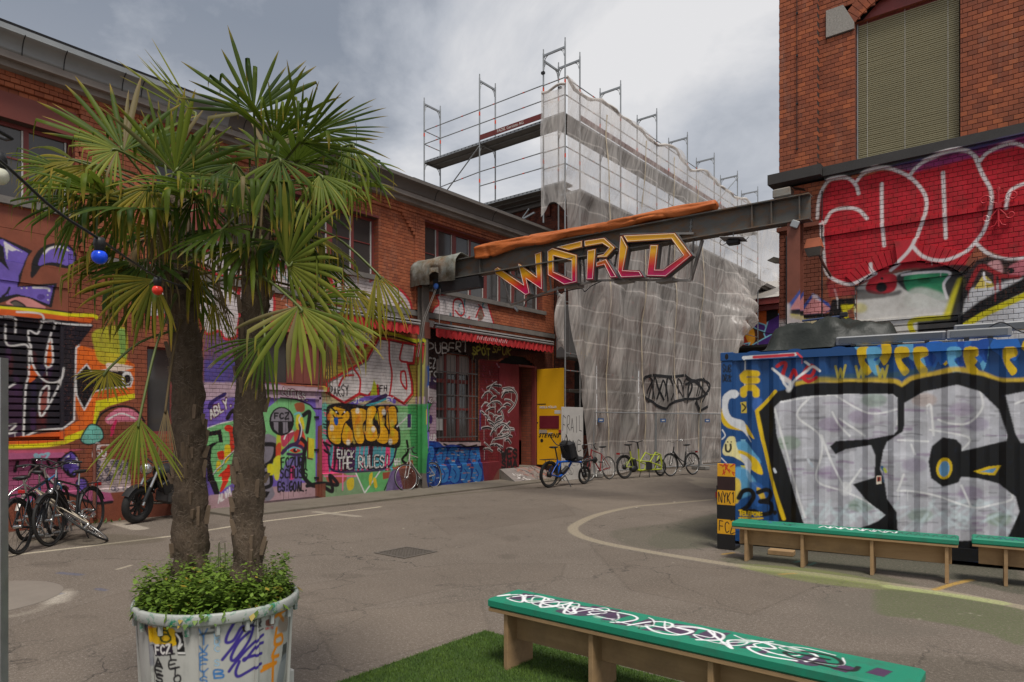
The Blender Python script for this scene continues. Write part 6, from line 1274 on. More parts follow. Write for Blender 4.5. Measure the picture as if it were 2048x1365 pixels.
# ------------------------------------------------------------------ far end of the passage: painted shed wall and its roof edge
FW_Y = 34.0
FWC = Canvas('far_wall_paint', -16.5, -4.5, 0, 7.6, 60, lambda px, py: (lambda v: (v.x, v.z))(onY(px, py, FW_Y)))
def paint_far():
    c = FWC; c.poly([(1380,600),(1600,585),(1600,720),(1380,760)], (70,34,22)); c.poly([(1470,625),(1560,605),(1560,640),(1480,660)], (196,92,34), .9, True, 2)
    c.poly([(1440,690),(1480,650),(1500,690),(1470,720)], (178,52,20), 1, True, 1); c.poly([(1488,662),(1505,655),(1510,680),(1500,690)], (224,150,40), 1, True, 1)
    for pg in ([(1499,640),(1530,650),(1535,665),(1515,660),(1500,650)], [(1540,630),(1562,628),(1562,685),(1535,685),(1528,668)], [(1505,690),(1545,668),(1560,690),(1520,703)], [(1478,690),(1500,686),(1492,700)]):
        c.poly(pg, (70,36,112)); c.line(pg, 2.2, (130,196,214), 1, False, closed=True)
    c.poly([(1533,620),(1556,620),(1556,632),(1533,645)], (12,10,12)); c.line([(1500,655),(1540,668),(1562,660)], 2, (20,14,24)); c.line([(1505,702),(1560,690)], 5, (16,12,20)); c.line([(1440,705),(1470,690),(1495,706)], 4, (14,10,14))
    c.poly([(1380,740),(1600,720),(1600,1000),(1380,1000)], (26,20,19)); c.poly([(1422,745),(1448,745),(1448,800),(1422,800)], (20,16,16), 1)  # gloom of the dark passage put into the lower wall's colour
    for i in range(24): px, py = random.uniform(1415,1450), random.uniform(745,900); c.line([(px, py), (px+random.uniform(-6,6), py+random.uniform(-12,12))], 2, random.choice([(110,30,24),(40,40,60),(70,60,50)]), .7)
paint_far(); FW_img = FWC.image(); m_far = painted('far_painted_wall', FWC, FW_img, 'Y', (.07,.03,.02), .7)
FB = empty('painted_shed', (0,0,0), 0, 'low shed with purple and orange mural at the end of the passage', 'shed')
part('wall', m_far, FB, lambda m: m.box(-16.5, 6, FW_Y, FW_Y+.3, 0, 7.5)); part('fascia', m_redframe, FB, lambda m: [m.box(-16.5, 6, FW_Y-.35, FW_Y-.1, 7.42, 7.72), m.box(-16.5, 6, FW_Y-.2, FW_Y-.02, 7.15, 7.38)])
part('roof', M('pale_roof_sheet', (.36,.33,.29), .7, coord='world'), FB, lambda m: m.add([(-16.5, FW_Y-.4, 7.73), (6, FW_Y-.4, 7.73), (6, FW_Y+8, 10.2), (-16.5, FW_Y+8, 10.2)], [(0,1,2,3)]))
part('canopy', m_dark, FB, lambda m: m.box(-13.5, -9.4, 29.5, FW_Y-.4, 4.9, 5.0)); part('canopy_post', m_dark, FB, lambda m: [m.box(x, x+.12, 29.5, 29.62, 0, 4.9) for x in (-13.2, -9.8)])

# ------------------------------------------------------------------ temporary fence panels
def fence_panel(p, q, label):
    p, q = Vector(p), Vector(q); d = q-p; L = d.length; r = empty('fence_panel', p, math.atan2(d.y, d.x), label, 'fence panel', 'mesh fence panels along the scaffold')
    part('post', m_steel, r, lambda m: m.tube([(.03,0,.06),(.03,0,1.98)], .021, 8)); part('post', m_steel, r, lambda m: m.tube([(L-.03,0,.06),(L-.03,0,1.98)], .021, 8))
    for z in (.16, 1.96): part('rail', m_steel, r, lambda m: m.tube([(.03,0,z),(L-.03,0,z)], .017, 8))
    def mesh(m):
        n = int(L/.11)
        for i in range(1, n): x = .03+(L-.06)*i/n; m.bar((x,0,.16), (x,0,1.96), .0035, .0035)
        for z in (.42,.68,.94,1.20,1.46,1.72): m.bar((.03,0,z), (L-.03,0,z), .0035, .0035)
    o = part('wire_mesh', m_steel, r, mesh)
    part('foot', M('concrete_foot', (.20,.19,.175), .9), r, lambda m: m.cbox((.0,0,.07), (.24,.62,.13), None, 0, .02))
    part('owner_plate', M('blue_plate', (.035,.09,.22), .5), r, lambda m: m.cbox((.32,-.03,1.72), (.26,.01,.12))); part('plate_print', m_white, r, lambda m: m.cbox((.32,-.037,1.72), (.14,.004,.04)))
    return r
fp = [(-11.02, 17.55, 0), (-10.50, 20.6, 0), (-9.87, 22.75, 0), (-9.42, 24.3, 0), (-8.6, 27.6, 0)]
for i, lab in enumerate(('wire mesh fence panel behind the red racing bicycle, nearest the white board', 'wire mesh fence panel behind the black city bicycle', 'narrow wire mesh fence panel right of the black city bicycle', 'wire mesh fence panel closing the dark passage beside the container')): fence_panel(fp[i], fp[i+1], lab)

# ------------------------------------------------------------------ blue shipping container with graffiti
CP = Vector((-3.66, 9.11, 0)); CRZ = math.atan2(.41, 3.32); CDX = Vector((math.cos(CRZ), math.sin(CRZ), 0)); CNY = Vector((-math.sin(CRZ), math.cos(CRZ), 0))
CL, CW, CH, CZ = 6.06, 2.44, 2.56, .05
def onC(px, py):
    r = ray(px, py); k = CP.dot(CNY)/(r[0]*CNY.x+r[1]*CNY.y); p = Vector((r[0]*k, r[1]*k, EYE+r[2]*k)); return ((p-CP).dot(CDX), p.z)
CT = Canvas('container_paint', -.05, 6.15, 0, 2.75, 150, onC)
def zc(*pts): return [(1400+x/2.676, 640+y/2.676) for x, y in pts]
def paint_container():
    c = CT; c.drips = True; r2 = random.Random(3); YEL = (206,172,24); LB_ = (92,158,196); BLK = (16,16,17); WH = (206,208,212)
    for i in range(26): x = r2.uniform(830, 1900); c.poly(zc((x, 100), (x+70, 95), (x+90+r2.uniform(-20,20), 170), (x+60, 250+r2.uniform(-30,30)), (x+25, 190), (x-25, 150)), r2.choice([LB_, YEL, LB_, (20,70,150), (30,96,176)]), 1, True)
    for x, col in ((850,YEL),(1050,YEL),(1150,YEL),(1420,YEL),(1630,YEL),(900,LB_),(1330,LB_)): c.poly(zc((x,150),(x+60,150),(x+70,190),(x+30,215),(x+70,270),(x+40,300),(x+5,250),(x-10,190)), col, 1, True)
    c.line(zc((235,205),(510,187)), 7, (214,214,214), 1, False); c.line(zc((290,202),(500,189)), 6, (186,44,56), 1, False); c.line(zc((520,180),(545,203)), 4, (214,70,80), 1, False); c.line(zc((237,205),(234,350),(240,395)), 3, (200,205,210), .9, False)
    # yellow stencil letters down the first panels
    c.line(zc((300,290),(240,285),(225,300),(228,318),(240,327),(300,325)), 13, YEL, 1, False); c.line(zc((228,400),(228,375),(250,362),(285,365),(298,380),(298,402)), 13, YEL, 1, False)
    c.poly(zc((212,440),(244,438),(246,500),(214,500)), (200,176,70)); c.line(zc((220,450),(238,470),(222,490)), 3, BLK)
    for y, col in ((640,(120,170,196)),(780,(190,180,60))): c.poly(zc((212,y),(240,y),(238,y+22),(214,y+22)), col)
    for y, t in ((280,'SUB'),(330,'DRZK')): c.text(t, zc((122, y))[0], zc((172, y))[0], 12, BLK, 1.8, wild=.15)
    # winged white and yellow birds
    c.poly(zc((118,470),(130,510),(180,545),(240,560),(290,640),(230,600),(150,580),(115,540)), YEL, 1, True, 1); c.poly(zc((120,420),(150,385),(185,375),(205,395),(190,420),(160,425),(150,470),(170,520),(230,545),(245,600),(275,660),(225,600),(160,560),(122,500)), WH, 1, True, 1)
    c.poly(zc((160,680),(230,650),(280,700),(320,760),(290,800),(240,740),(180,720)), LB_, .9, True, 2); c.poly(zc((122,690),(150,630),(185,630),(195,680),(215,720),(270,745),(250,780),(180,735),(130,725)), (216,206,150), 1, True, 1); c.poly(zc((200,700),(300,745),(330,830),(260,790)), YEL, 1, True, 1); c.poly(zc((210,720),(270,760),(270,840),(315,905),(250,850),(235,780)), WH, 1, True, 1)
    c.line(zc((138,670),(140,700),(155,706),(165,690),(164,668)), 4, BLK); c.oval(zc((148,655))[0], 1.6, 1.6, BLK); c.oval(zc((168,654))[0], 1.6, 1.6, BLK)
    c.poly(zc((160,830),(190,790),(240,800),(300,870),(280,930),(200,960),(170,920)), LB_, .8, True, 3); c.poly(zc((150,850),(200,850),(215,900),(200,980),(165,970)), YEL, .9, True, 2); c.poly(zc((260,880),(320,880),(350,960),(300,1000)), (40,90,160), .8, True, 3); c.poly(zc((300,900),(330,915),(350,980),(320,960)), YEL, .9, True, 1); c.poly(zc((290,420),(330,430),(300,490),(280,470)), (60,100,170), .8, True, 3)
    c.line(zc((120,590),(135,620),(118,640)), 3, WH); c.line(zc((115,740),(140,765)), 3, WH)
    # the big piece: black surround, silver letters
    blk = zc((305,490),(410,385),(560,342),(830,332),(1040,340),(1080,360),(1130,325),(1240,300),(1380,278),(1520,302),(1630,335),(1760,330),(2000,330),(2000,1300),(460,1300),(380,850),(330,640))
    c.line(zc((520,345),(640,322),(800,330),(950,322),(1050,334),(1078,360),(1130,315),(1240,292),(1380,266),(1510,292),(1620,327),(1760,322)), 11, YEL, .85, soft=.8); c.line(zc((560,320),(800,305),(1000,300),(1240,265)), 12, (60,86,70), .5, soft=1)
    c.poly(blk, BLK, 1, False, 2)
    c.line(zc((402,384),(302,490),(330,640),(380,850),(445,1068)), 7, YEL, 1, False)
    F = zc((395,470),(430,436),(560,410),(800,398),(1030,398),(1058,420),(1058,590),(1035,615),(900,640),(725,650),(692,680),(722,722),(780,695),(915,672),(938,730),(932,845),(815,882),(880,960),(990,1048),(950,1080),(850,1120),(560,1110),(480,860),(410,620))
    P_ = zc((1095,445),(1200,385),(1380,348),(1500,385),(1600,480),(1645,620),(1640,648),(1400,705),(1400,670),(1370,640),(1300,630),(1240,680),(1222,760),(1236,850),(1300,897),(1385,872),(1400,842),(1500,852),(1600,880),(1690,950),(1712,1030),(1640,1180),(1300,1190),(1062,1180),(1052,1030),(1000,960),(985,860),(962,800),(980,700),(1000,655),(1085,600),(1095,560))
    Q_ = zc((1636,405),(1760,380),(2000,380),(2000,660),(1720,660),(1690,610))
    for pg in (F, P_, Q_): c.poly(pg, (178,178,184), 1, False, 1)
    c.clip(F, P_, Q_)
    for i in range(330):
        x, y = r2.uniform(390, 1900), r2.uniform(390, 1160); w = r2.uniform(40, 150); col = r2.choice([(128,126,132),(104,104,108),(196,196,202),(210,210,216),(150,140,156),(134,110,140),(146,146,150)])
        c.line(zc((x, y), (x+w/2, y+r2.uniform(-5,5)), (x+w, y+r2.uniform(-5,5))), r2.uniform(2, 7), col, r2.uniform(.25,.65), soft=.9)
    for x, y, col in ((700,560,(128,100,140)),(860,520,(136,110,146)),(700,820,(120,90,128)),(1400,480,(140,116,148)),(1480,560,(128,110,144)),(1150,780,(130,110,140)),(1450,930,(126,96,136)),(930,430,(96,132,100)),(470,660,(100,136,90)),(1180,1050,(104,140,110)),(1600,1070,(96,140,86)),(1200,430,(170,140,120)),(860,995,(100,140,110))): c.oval(zc((x, y))[0], 26, 14, col, .45, 7)
    for i in range(60): x = r2.uniform(480, 1700); c.line(zc((x, 960+r2.uniform(0,190)), (x+90, 962+r2.uniform(0,190))), 6, (200,216,226), .35, soft=1)
    for L in (((585,415),(520,515),(640,620),(650,720),(622,860),(770,920)), ((650,620),(700,760),(770,900)), ((710,398),(900,500),(1055,480)), ((705,495),(740,560),(800,622)), ((745,530),(880,622)), ((780,910),(860,800)), ((1215,462),(1236,465),(1250,620)), ((1230,590),(1440,632),(1395,705)), ((1500,380),(1512,470),(1440,552),(1340,556),(1275,535)), ((1060,645),(1220,652)), ((1130,670),(1150,722)), ((1055,915),(1180,925),(1300,955),(1450,1005),(1560,995),(1670,960),(1650,900)), ((1400,890),(1452,1005)), ((1090,830),(1060,910)), ((760,912),(960,1010)), ((1690,450),(1760,420)), ((400,480),(440,640),(500,860),(560,1060)), ((430,440),(700,402),(1040,402),(1055,560))): c.line(zc(*L), 4, (224,226,230), .85, soft=.8)
    c.oval(zc((775,905))[0], 14, 14, (226,228,232), .7, 4); c.clip()
    # eye shapes
    c.oval(zc((1308,797))[0], 16, 22, YEL, 1, 0, .15); c.oval(zc((1308,800))[0], 10.5, 16, (96,146,186), 1, 0, .15); c.poly(zc((1462,812),(1540,788),(1615,780),(1580,836),(1500,826)), YEL); c.poly(zc((1500,815),(1550,802),(1590,795),(1570,822)), (96,146,186))
    # red and white handwriting, web address, house number
    c.line(zc((412,250),(440,230),(455,240),(440,300),(470,325),(500,270),(520,310),(545,300),(580,245),(610,260),(590,300),(545,300),(575,330),(620,310)), 7, (180,30,38)); c.line(zc((385,262),(430,300),(450,345),(480,370),(500,330),(560,280),(600,250),(640,275)), 5, (222,226,232), .95, soft=.8); c.line(zc((470,375),(480,340),(440,310)), 9, (222,226,232), .9, soft=.9); c.line(zc((560,225),(580,240)), 5, (220,224,230))
    for x in (750, 860, 975): c.line(zc((x-28,248),(x-14,308),(x,262),(x+12,308),(x+28,244)), 5, (186,170,40), .8, False)
    c.line(zc((205,955),(225,920),(270,915),(285,950),(250,1000),(215,1030),(290,1025)), 9, BLK); c.line(zc((310,925),(350,912),(375,930),(360,965),(320,975),(375,985),(378,1030),(330,1045),(300,1030)), 9, BLK); c.oval(zc((400,1033))[0], 4, 5, BLK)
    c.text('Telefon:', zc((205,1050))[0], zc((335,1052))[0], 10.5, YEL, 2.6, wild=.0, gap=.2)
    c.line(zc((207,1063),(330,1065)), 4, YEL, .9, False)
    for p, col in (((575,750),(200,204,210)),((590,770),(180,190,200)),((395,800),(200,204,210)),((972,790),(40,90,130)),((985,800),(180,190,70))): c.line([zc(p)[0], (zc(p)[0][0]+3, zc(p)[0][1]+6)], 5, col)
    c.poly(zc((942,838),(968,836),(970,880),(942,882)), (206,196,180)); c.poly(zc((946,842),(966,841),(966,866),(946,868)), (180,60,40)); c.line(zc((955,846),(955,866)), 3, BLK)
paint_container(); CT_img = CT.image()
m_cont = painted('container_blue', CT, CT_img, 'Y', (.010,.062,.20), .45, coord='object', wear=.06, var=.15, bump=.05)
CO = empty('shipping_container', CP, CRZ, 'blue shipping container sprayed with big silver and black letters', 'container')
def cside(m):
    prof = []; x = .13; k = 0
    while x < CL-.15:
        prof += [(x, .012), (x+.072, .012), (x+.126, .058), (x+.214, .058)]; x += .278
    prof = [(.11, .012)]+[p for p in prof if p[0] < CL-.12]+[(CL-.11, .012)]
    n = len(prof); vs = [(a, d, CZ+.14) for a, d in prof]+[(a, d, CZ+CH-.11) for a, d in prof]; m.add(vs, [(i, i+1, n+i+1, n+i) for i in range(n-1)])
part('side_wall', m_cont, CO, cside)
part('rear_wall', m_cont, CO, lambda m: m.add([(0.05, CW-.03, CZ), (CL-.05, CW-.03, CZ), (CL-.05, CW-.03, CZ+CH), (0.05, CW-.03, CZ+CH)], [(0,1,2,3)]))
part('end_wall', m_cont, CO, lambda m: [m.add([(.03, .1, CZ+.1), (.03, CW-.1, CZ+.1), (.03, CW-.1, CZ+CH-.1), (.03, .1, CZ+CH-.1)], [(0,3,2,1)])]); part('end_wall', m_cont, CO, lambda m: m.add([(CL-.03, .1, CZ+.1), (CL-.03, CW-.1, CZ+.1), (CL-.03, CW-.1, CZ+CH-.1), (CL-.03, .1, CZ+CH-.1)], [(0,1,2,3)]))
part('top_rail', m_cont, CO, lambda m: [m.box(.16, CL-.16, -.012, .06, CZ+CH-.112, CZ+CH-.012)]); part('bottom_rail', m_cont, CO, lambda m: [m.box(.16, CL-.16, -.010, .06, CZ, CZ+.145)])
for x in (0, CL-.16): part('corner_post', m_cont, CO, lambda m: [m.box(x+.004, x+.156, -.003, .14, CZ+.118, CZ+CH-.118)]); part('corner_post', m_cont, CO, lambda m: [m.box(x+.004, x+.156, CW-.14, CW, CZ+.118, CZ+CH-.118)])
for x in (0, CL-.165):
    for z in (CZ-.01, CZ+CH-.118+.005):
        part('corner_casting', m_cont, CO, lambda m: m.cbox((x+.0825, .075, z+.059), (.172, .178, .118), None, 0, .008)); part('casting_hole', m_dark, CO, lambda m: m.prism([(x+.0825+.024*math.cos(a), z+.059+.040*math.sin(a)) for a in np.linspace(0, 6.28, 14, endpoint=False)], -.0152, -.012, lambda p, q, d: (p, d, q)))
part('roof', m_cont, CO, lambda m: m.add([(.05, .03, CZ+CH-.02), (CL-.05, .03, CZ+CH-.02), (CL-.05, CW-.03, CZ+CH-.02), (.05, CW-.03, CZ+CH-.02)], [(0,1,2,3)]))
for k in range(11): part('roof_corrugation', m_cont, CO, lambda m: m.prism([(.42+k*.52+.10*math.cos(a), CZ+CH-.02+.035*math.sin(a)) for a in np.linspace(0, math.pi, 9)], .07, CW-.1, lambda p, q, d: (p, d, q)))
part('underside', m_dark, CO, lambda m: m.box(.1, CL-.1, .08, CW-.1, CZ-.02, CZ+.05))
def wC(x, y, z): v = CP+CDX*x+CNY*y; return Vector((v.x, v.y, z))
CTOP = CZ+CH+.018
# crumpled dark tarpaulin on the roof
def roof_tarp():
    m = MB(); nx, ny = 46, 20; vs = []; r2 = random.Random(5)
    K = [(r2.uniform(2,9), r2.uniform(2,9), r2.uniform(0,6.3), r2.uniform(.010,.045)) for _ in range(16)]
    for j in range(ny+1):
        for i in range(nx+1):
            u, v = i/nx, j/ny; x = .42+u*1.75; y = .26+v*1.05+.06*math.sin(u*9); e = min(1, min(u, 1-u)*9)*min(1, min(v, 1-v)*6)
            base = .20*math.exp(-((u-.50)/.24)**2)+.16*math.exp(-((u-.18)/.16)**2)+.13*math.exp(-((u-.85)/.15)**2)
            h = base+sum(a*abs(math.sin(fx*u*2+fy*v*2+p)) for fx, fy, p, a in K)*.55+.02*math.sin(31*u+17*v)
            vs.append((x+.03*math.sin(v*11+u*5), y, max(.0, h)*smooth01(e)+.012))
    n = nx+1; m.add(vs, [(j*n+i, j*n+i+1, (j+1)*n+i+1, (j+1)*n+i) for j in range(ny) for i in range(nx)], 0, True)
    t = NT('dark_green_tarpaulin'); p = t.pos('object'); c = t.mix(t.noise(p, 3, 5), (.010,.012,.010), (.032,.036,.030)); t.bump(t.noise(p, 6, 3, .5), .4, .04); mt = t.set(c, .5, 0, .3)
    o = m.build('crumpled_tarpaulin', mt, None, wC(0, 0, CTOP)); o.rotation_euler = (0,0,CRZ); tag(o, 'crumpled dark green tarpaulin heaped on the container roof', 'tarpaulin')
roof_tarp()
def ledbar(x0, x1, y, z, lab, tilt):
    r = empty('light_bar', wC(x0, y, z), CRZ, lab, 'light bar', 'stage light bars on the container'); L = x1-x0
    part('housing', M('light_bar_grey', (.26,.265,.27), .45, .5), r, lambda m: m.cbox((L/2, 0, .075), (L, .09, .11), Matrix.Rotation(tilt, 3, 'X'), 0, .012)); part('lens', M('light_bar_lens', (.12,.13,.14), .2), r, lambda m: m.cbox((L/2, -.05, .075), (L-.08, .012, .07), Matrix.Rotation(tilt, 3, 'X')))
    part('bracket', m_blackiron, r, lambda m: [m.cbox((q, 0, .012), (.05, .10, .024)) for q in (.2, L-.2)])
ledbar(1.42, 2.62, .20, CTOP, 'long grey stage light bar lying in front of the dark tarpaulin', R(10)); ledbar(2.70, 4.9, .55, CTOP+.10, 'upper grey stage light bar along the right of the container roof', R(4)); ledbar(2.62, 3.25, .16, CTOP-.005, 'short grey light unit with black knobs on the container edge', R(0))
part_pole = empty('cable_pole', wC(.75, 1.6, CTOP), 0, 'thin black pole with a bracket slanting up beside the red wall', 'pole')
part('rod', m_blackiron, part_pole, lambda m: m.tube([(0,0,0), (.40,.12,.62)], .013, 6)); part('cross_arm', M('blue_grey_arm', (.05,.07,.14), .5), part_pole, lambda m: m.tube([(-.02,.25,.60), (.62,.12,.60)], .018, 6)); part('clamp', m_blackiron, part_pole, lambda m: m.cbox((.60,.12,.62), (.10,.06,.07), None, 0, .01))
cb = MB(); cb.tube(crom([wC(2.9,.25,CTOP+.02), wC(3.15,.3,CTOP+.20), wC(3.4,.3,CTOP+.06), wC(3.8,.3,CTOP+.14), wC(4.2,.3,CTOP+.05)], False, 6), .008, 5); tag(cb.build('power_cable', m_blackiron), 'thin black cable looping over the light bars on the container', 'cable')

# ------------------------------------------------------------------ black and yellow barrier board beside the container
SBC = Canvas('barrier_paint', 0, .26, 0, 1.2, 300); SBC.ydown = False
def barrier():
    c = SBC; c.poly([(0,0),(.26,0),(.26,1.2),(0,1.2)], (22,20,19))
    for z in (.955, .585, .205): c.poly([(0,z),(.26,z),(.26,z+.19),(0,z+.19)], (206,150,22))
    c.poly([(0,.78),(.26,.78),(.26,.95),(0,.95)], (44,24,22)); r2 = random.Random(2)
    for i in range(16): x, z = r2.uniform(.02,.22), r2.uniform(.98,1.12); c.line([(x,z),(x+r2.uniform(-.04,.04),z+r2.uniform(-.04,.04)),(x+r2.uniform(-.04,.04),z+r2.uniform(-.03,.03))], .012, (180,52,28))
    c.text('NYK1', (.02,.615), (.25,.615), .13, (24,20,18), .013, wild=.1); c.text('FCZ', (.03,.235), (.25,.235), .13, (24,20,18), .013, wild=.1)
    im = c.image(); mt = painted('barrier_board_paint', c, im, 'Y', (.02,.02,.02), .6, coord='object')
    p = onZ(1434, 1098, 0); q = onZ(1464, 1099, 0); r = empty('barrier_board', p, CRZ-.06, 'black and yellow striped upright board at the container corner', 'barrier')
    part('board', mt, r, lambda m: m.cbox((.115, .02, .56), (.225, .04, 1.12), None, 0, .004)); part('foot', m_blackiron, r, lambda m: m.cbox((.115, .16, .02), (.20, .26, .04)))
    part('reflector', M('red_reflector', (.35,.02,.02), .3), r, lambda m: m.cbox((-.03, .10, .70), (.035,.05,.08), None, 0, .006)); part('cable', m_blackiron, r, lambda m: m.tube(crom([(-.03,.1,.82),(-.025,.1,.6),(-.012,.08,.3),(-.005,.06,.1)], False, 4), .012, 6))
barrier()

# ------------------------------------------------------------------ benches with green padded tops
def plywood():
    t = NT('plywood'); p = t.pos('object'); q = t.scale3(p, (1.2, 6, 9)); c = t.mix(t.noise(q, 2.2, 6, .6, .6), (.27,.165,.075), (.42,.275,.145)); c = t.mix(t.ramp(t.noise(p, 2.5, 6, .7), [(.48, 0), (.75, .6)]), c, (.12,.08,.05)); v = t.n('ShaderNodeTexVoronoi'); v.inputs['Scale'].default_value = 3.3; t.L.new(p, v.inputs['Vector'])
    c = t.mix(t.ramp(v.outputs['Distance'], [(.03, .7), (.06, 0)]), c, (.06,.035,.02)); t.bump(t.noise(q, 14, 3), .2, .004); return t.set(c, .75, 0, .3)
m_ply = plywood()
def bench(A, B, w, label, cv, legs):
    A, B = Vector(A), Vector(B); d = B-A; L = math.hypot(d.x, d.y); r = empty('bench', (A.x, A.y, 0), math.atan2(d.y, d.x), label, 'bench', 'green topped plywood benches')
    t = NT('green_vinyl'); p = t.pos('object'); x = t.sep(p); c = t.mix(t.noise(p, 3, 5), (.012,.195,.115), (.020,.27,.160)); img = cv.image(); pc, pa = paint_nodes(t, cv, img, x[0], x[1]); up = t.sep(t.n('ShaderNodeNewGeometry').outputs['Normal'])[2]
    c = t.mix(t.math('MULTIPLY', pa, t.math('GREATER_THAN', up, .5)), c, pc); c = t.mix(t.ramp(t.noise(p, 6, 5, .7), [(.50, 0), (.72, .45)]), c, (.05,.07,.055)); t.bump(t.noise(p, 90, 3), .08, .003); mt = t.set(c, .52, 0, .35)
    part('padded_top', mt, r, lambda m: m.cbox((L/2, -w/2, .437), (L, w, .062), None, 0, .012)); part('seat_board', m_ply, r, lambda m: m.cbox((L/2, -w/2, .393), (L-.01, w-.01, .024), None, 0, .003))
    part('apron', m_ply, r, lambda m: m.cbox((L/2, -w*.58, .285), (L-.12, .022, .19), None, 0, .002))
    for x_ in legs: part('leg', m_ply, r, lambda m: [m.cbox((x_*L, -w/2, .190), (.032, w*.84, .379), None, 0, .003)])
    return r
def scrib(cv, L, w, r2, n, cols, lw):
    for i in range(n):
        x = r2.uniform(.1, L-.1); y = r2.uniform(-w*.8, -w*.2); pts = [(x, y)]
        for k in range(r2.randint(3, 7)): x += r2.uniform(-.06, .10); y = min(-.03, max(-w+.03, y+r2.uniform(-.12,.12))); pts.append((x, y))
        cv.line(pts, lw*r2.uniform(.7,1.3), r2.choice(cols), .9)
def benches():
    A, B = onZ(1036, 1178, .468), onZ(1852, 1338, .468); L = (B-A).length; w = .335; c = Canvas('bench_paint_near', -.02, L+.02, -w-.02, .02, 260); c.ydown = False; r2 = random.Random(12)
    PUR = (72,50,76); WHT = (232,232,226)
    for i in range(19):
        x = .12+i*(L*.70)/19; k = r2.uniform(.05,.12); y0 = -w*.95+r2.uniform(0,.09); c.poly([(x, y0), (x+k, y0+.02), (x+k+r2.uniform(-.05,.09), y0+.20), (x+.02+r2.uniform(-.05,.07), y0+.19)], PUR, .95, False, 1)
    c.poly([(L-.36,-.29),(L-.29,-.30),(L-.26,-.20),(L-.33,-.19)], PUR); c.poly([(L-.22,-.24),(L-.14,-.25),(L-.12,-.14),(L-.19,-.13)], PUR)
    c.poly([(.55,-.31),(.72,-.30),(.80,-.16),(.66,-.10),(.55,-.20)], PUR, .9, True); c.poly([(L-.55,-.29),(L-.44,-.31),(L-.40,-.20),(L-.50,-.14),(L-.52,-.22)], PUR, .95, True)
    # sweeping white marker name
    big = [[(.05,-.16),(.02,-.25),(.12,-.12),(.24,-.27),(.10,-.24),(.20,-.08),(.34,-.10),(.30,-.24),(.22,-.22)], [(.30,-.09),(.42,-.29),(.50,-.07),(.36,-.20),(.58,-.21)], [(.50,-.06),(.60,-.30),(.66,-.26),(.58,-.16),(.70,-.10),(.80,-.13),(.74,-.24)], [(.78,-.09),(.95,-.08),(1.02,-.14),(.98,-.25),(.93,-.29)], [(1.04,-.28),(1.12,-.12),(1.22,-.09),(1.24,-.18),(1.12,-.21),(1.22,-.29),(1.34,-.27),(1.38,-.15),(1.28,-.14),(1.36,-.08),(1.52,-.09),(1.56,-.20),(1.46,-.28)], [(1.45,-.09),(1.66,-.30),(1.60,-.18),(1.74,-.10),(1.84,-.16),(1.72,-.22),(1.82,-.30),(1.98,-.28)], [(1.70,-.10),(1.90,-.09),(2.04,-.14),(2.02,-.26)]]
    for s in big: c.line([(x*L/2.5, y) for x, y in s], .018, WHT, .97); c.line([((x+.13)*L/2.5, -.33-y*.92) for x, y in s[::-1]], .012, WHT, .9)
    for s in ([(1.92,-.12),(2.10,-.10),(2.16,-.20),(1.98,-.24),(1.90,-.18),(2.10,-.16)], [(2.05,-.26),(2.22,-.26),(2.24,-.18)]): c.line([(x*L/2.5, y) for x, y in s], .026, (26,24,26), .95)
    scrib(c, L*.5, w, r2, 5, [(30,26,30)], .007)
    for i in range(14): c.oval((r2.uniform(.1, L-.1), r2.uniform(-w+.04, -.04)), .03, .02, (170,190,176), .45, 4)
    bench(A, B, w, 'long green bench with white and purple scribbles standing on the artificial turf', c, (.055, .32, .62, .93))
    A, B = onZ(1478, 1037, .468), onZ(1918, 1071, .468); L = (B-A).length; c = Canvas('bench_paint_mid', -.02, L+.02, -.34, .02, 200); c.ydown = False; scrib(c, L*.35, .32, r2, 8, [(20,70,110),(30,26,30),(60,90,150)], .010); 
    for i in range(7): x = L*.42+i*.11; c.line([(x,-.24),(x+.03,-.10),(x+.09,-.22),(x+.10,-.09)], .02, (226,228,224))
    for i in range(12): x = L*.62+i*.08; c.line([(x,-.26),(x+.03,-.10),(x+.05,-.22),(x+.10,-.12)], .010, (36,34,40), .85)
    bench(A, B, .32, 'green bench in front of the container with its left end at the striped board', c, (.07, .345, .655, .955))
    d = (B-A).normalized(); A2 = onZ(1943, 1068, .468); B2 = A2+d*2.4; c = Canvas('bench_paint_far', -.02, 2.42, -.34, .02, 200); c.ydown = False
    for i in range(14): x = .04+i*.1; c.line([(x,-.26),(x+.03,-.10),(x+.06,-.24),(x+.11,-.10)], .012, r2.choice([(60,40,110),(36,34,46)]), .9)
    bench(A2, B2, .32, 'green bench in front of the container cut off by the right edge', c, (.12, .5, .9))
benches()
wp = onZ(1563, 1110, 0); wb = MB(); wb.cbox((0,0,.032), (.30,.16,.06), None, 0, .005); o = wb.build('wood_offcut', m_ply, None, (wp.x, wp.y, 0)); o.rotation_euler = (0,0,CRZ); tag(o, 'short pale wood offcut lying under the middle bench', 'wood block')

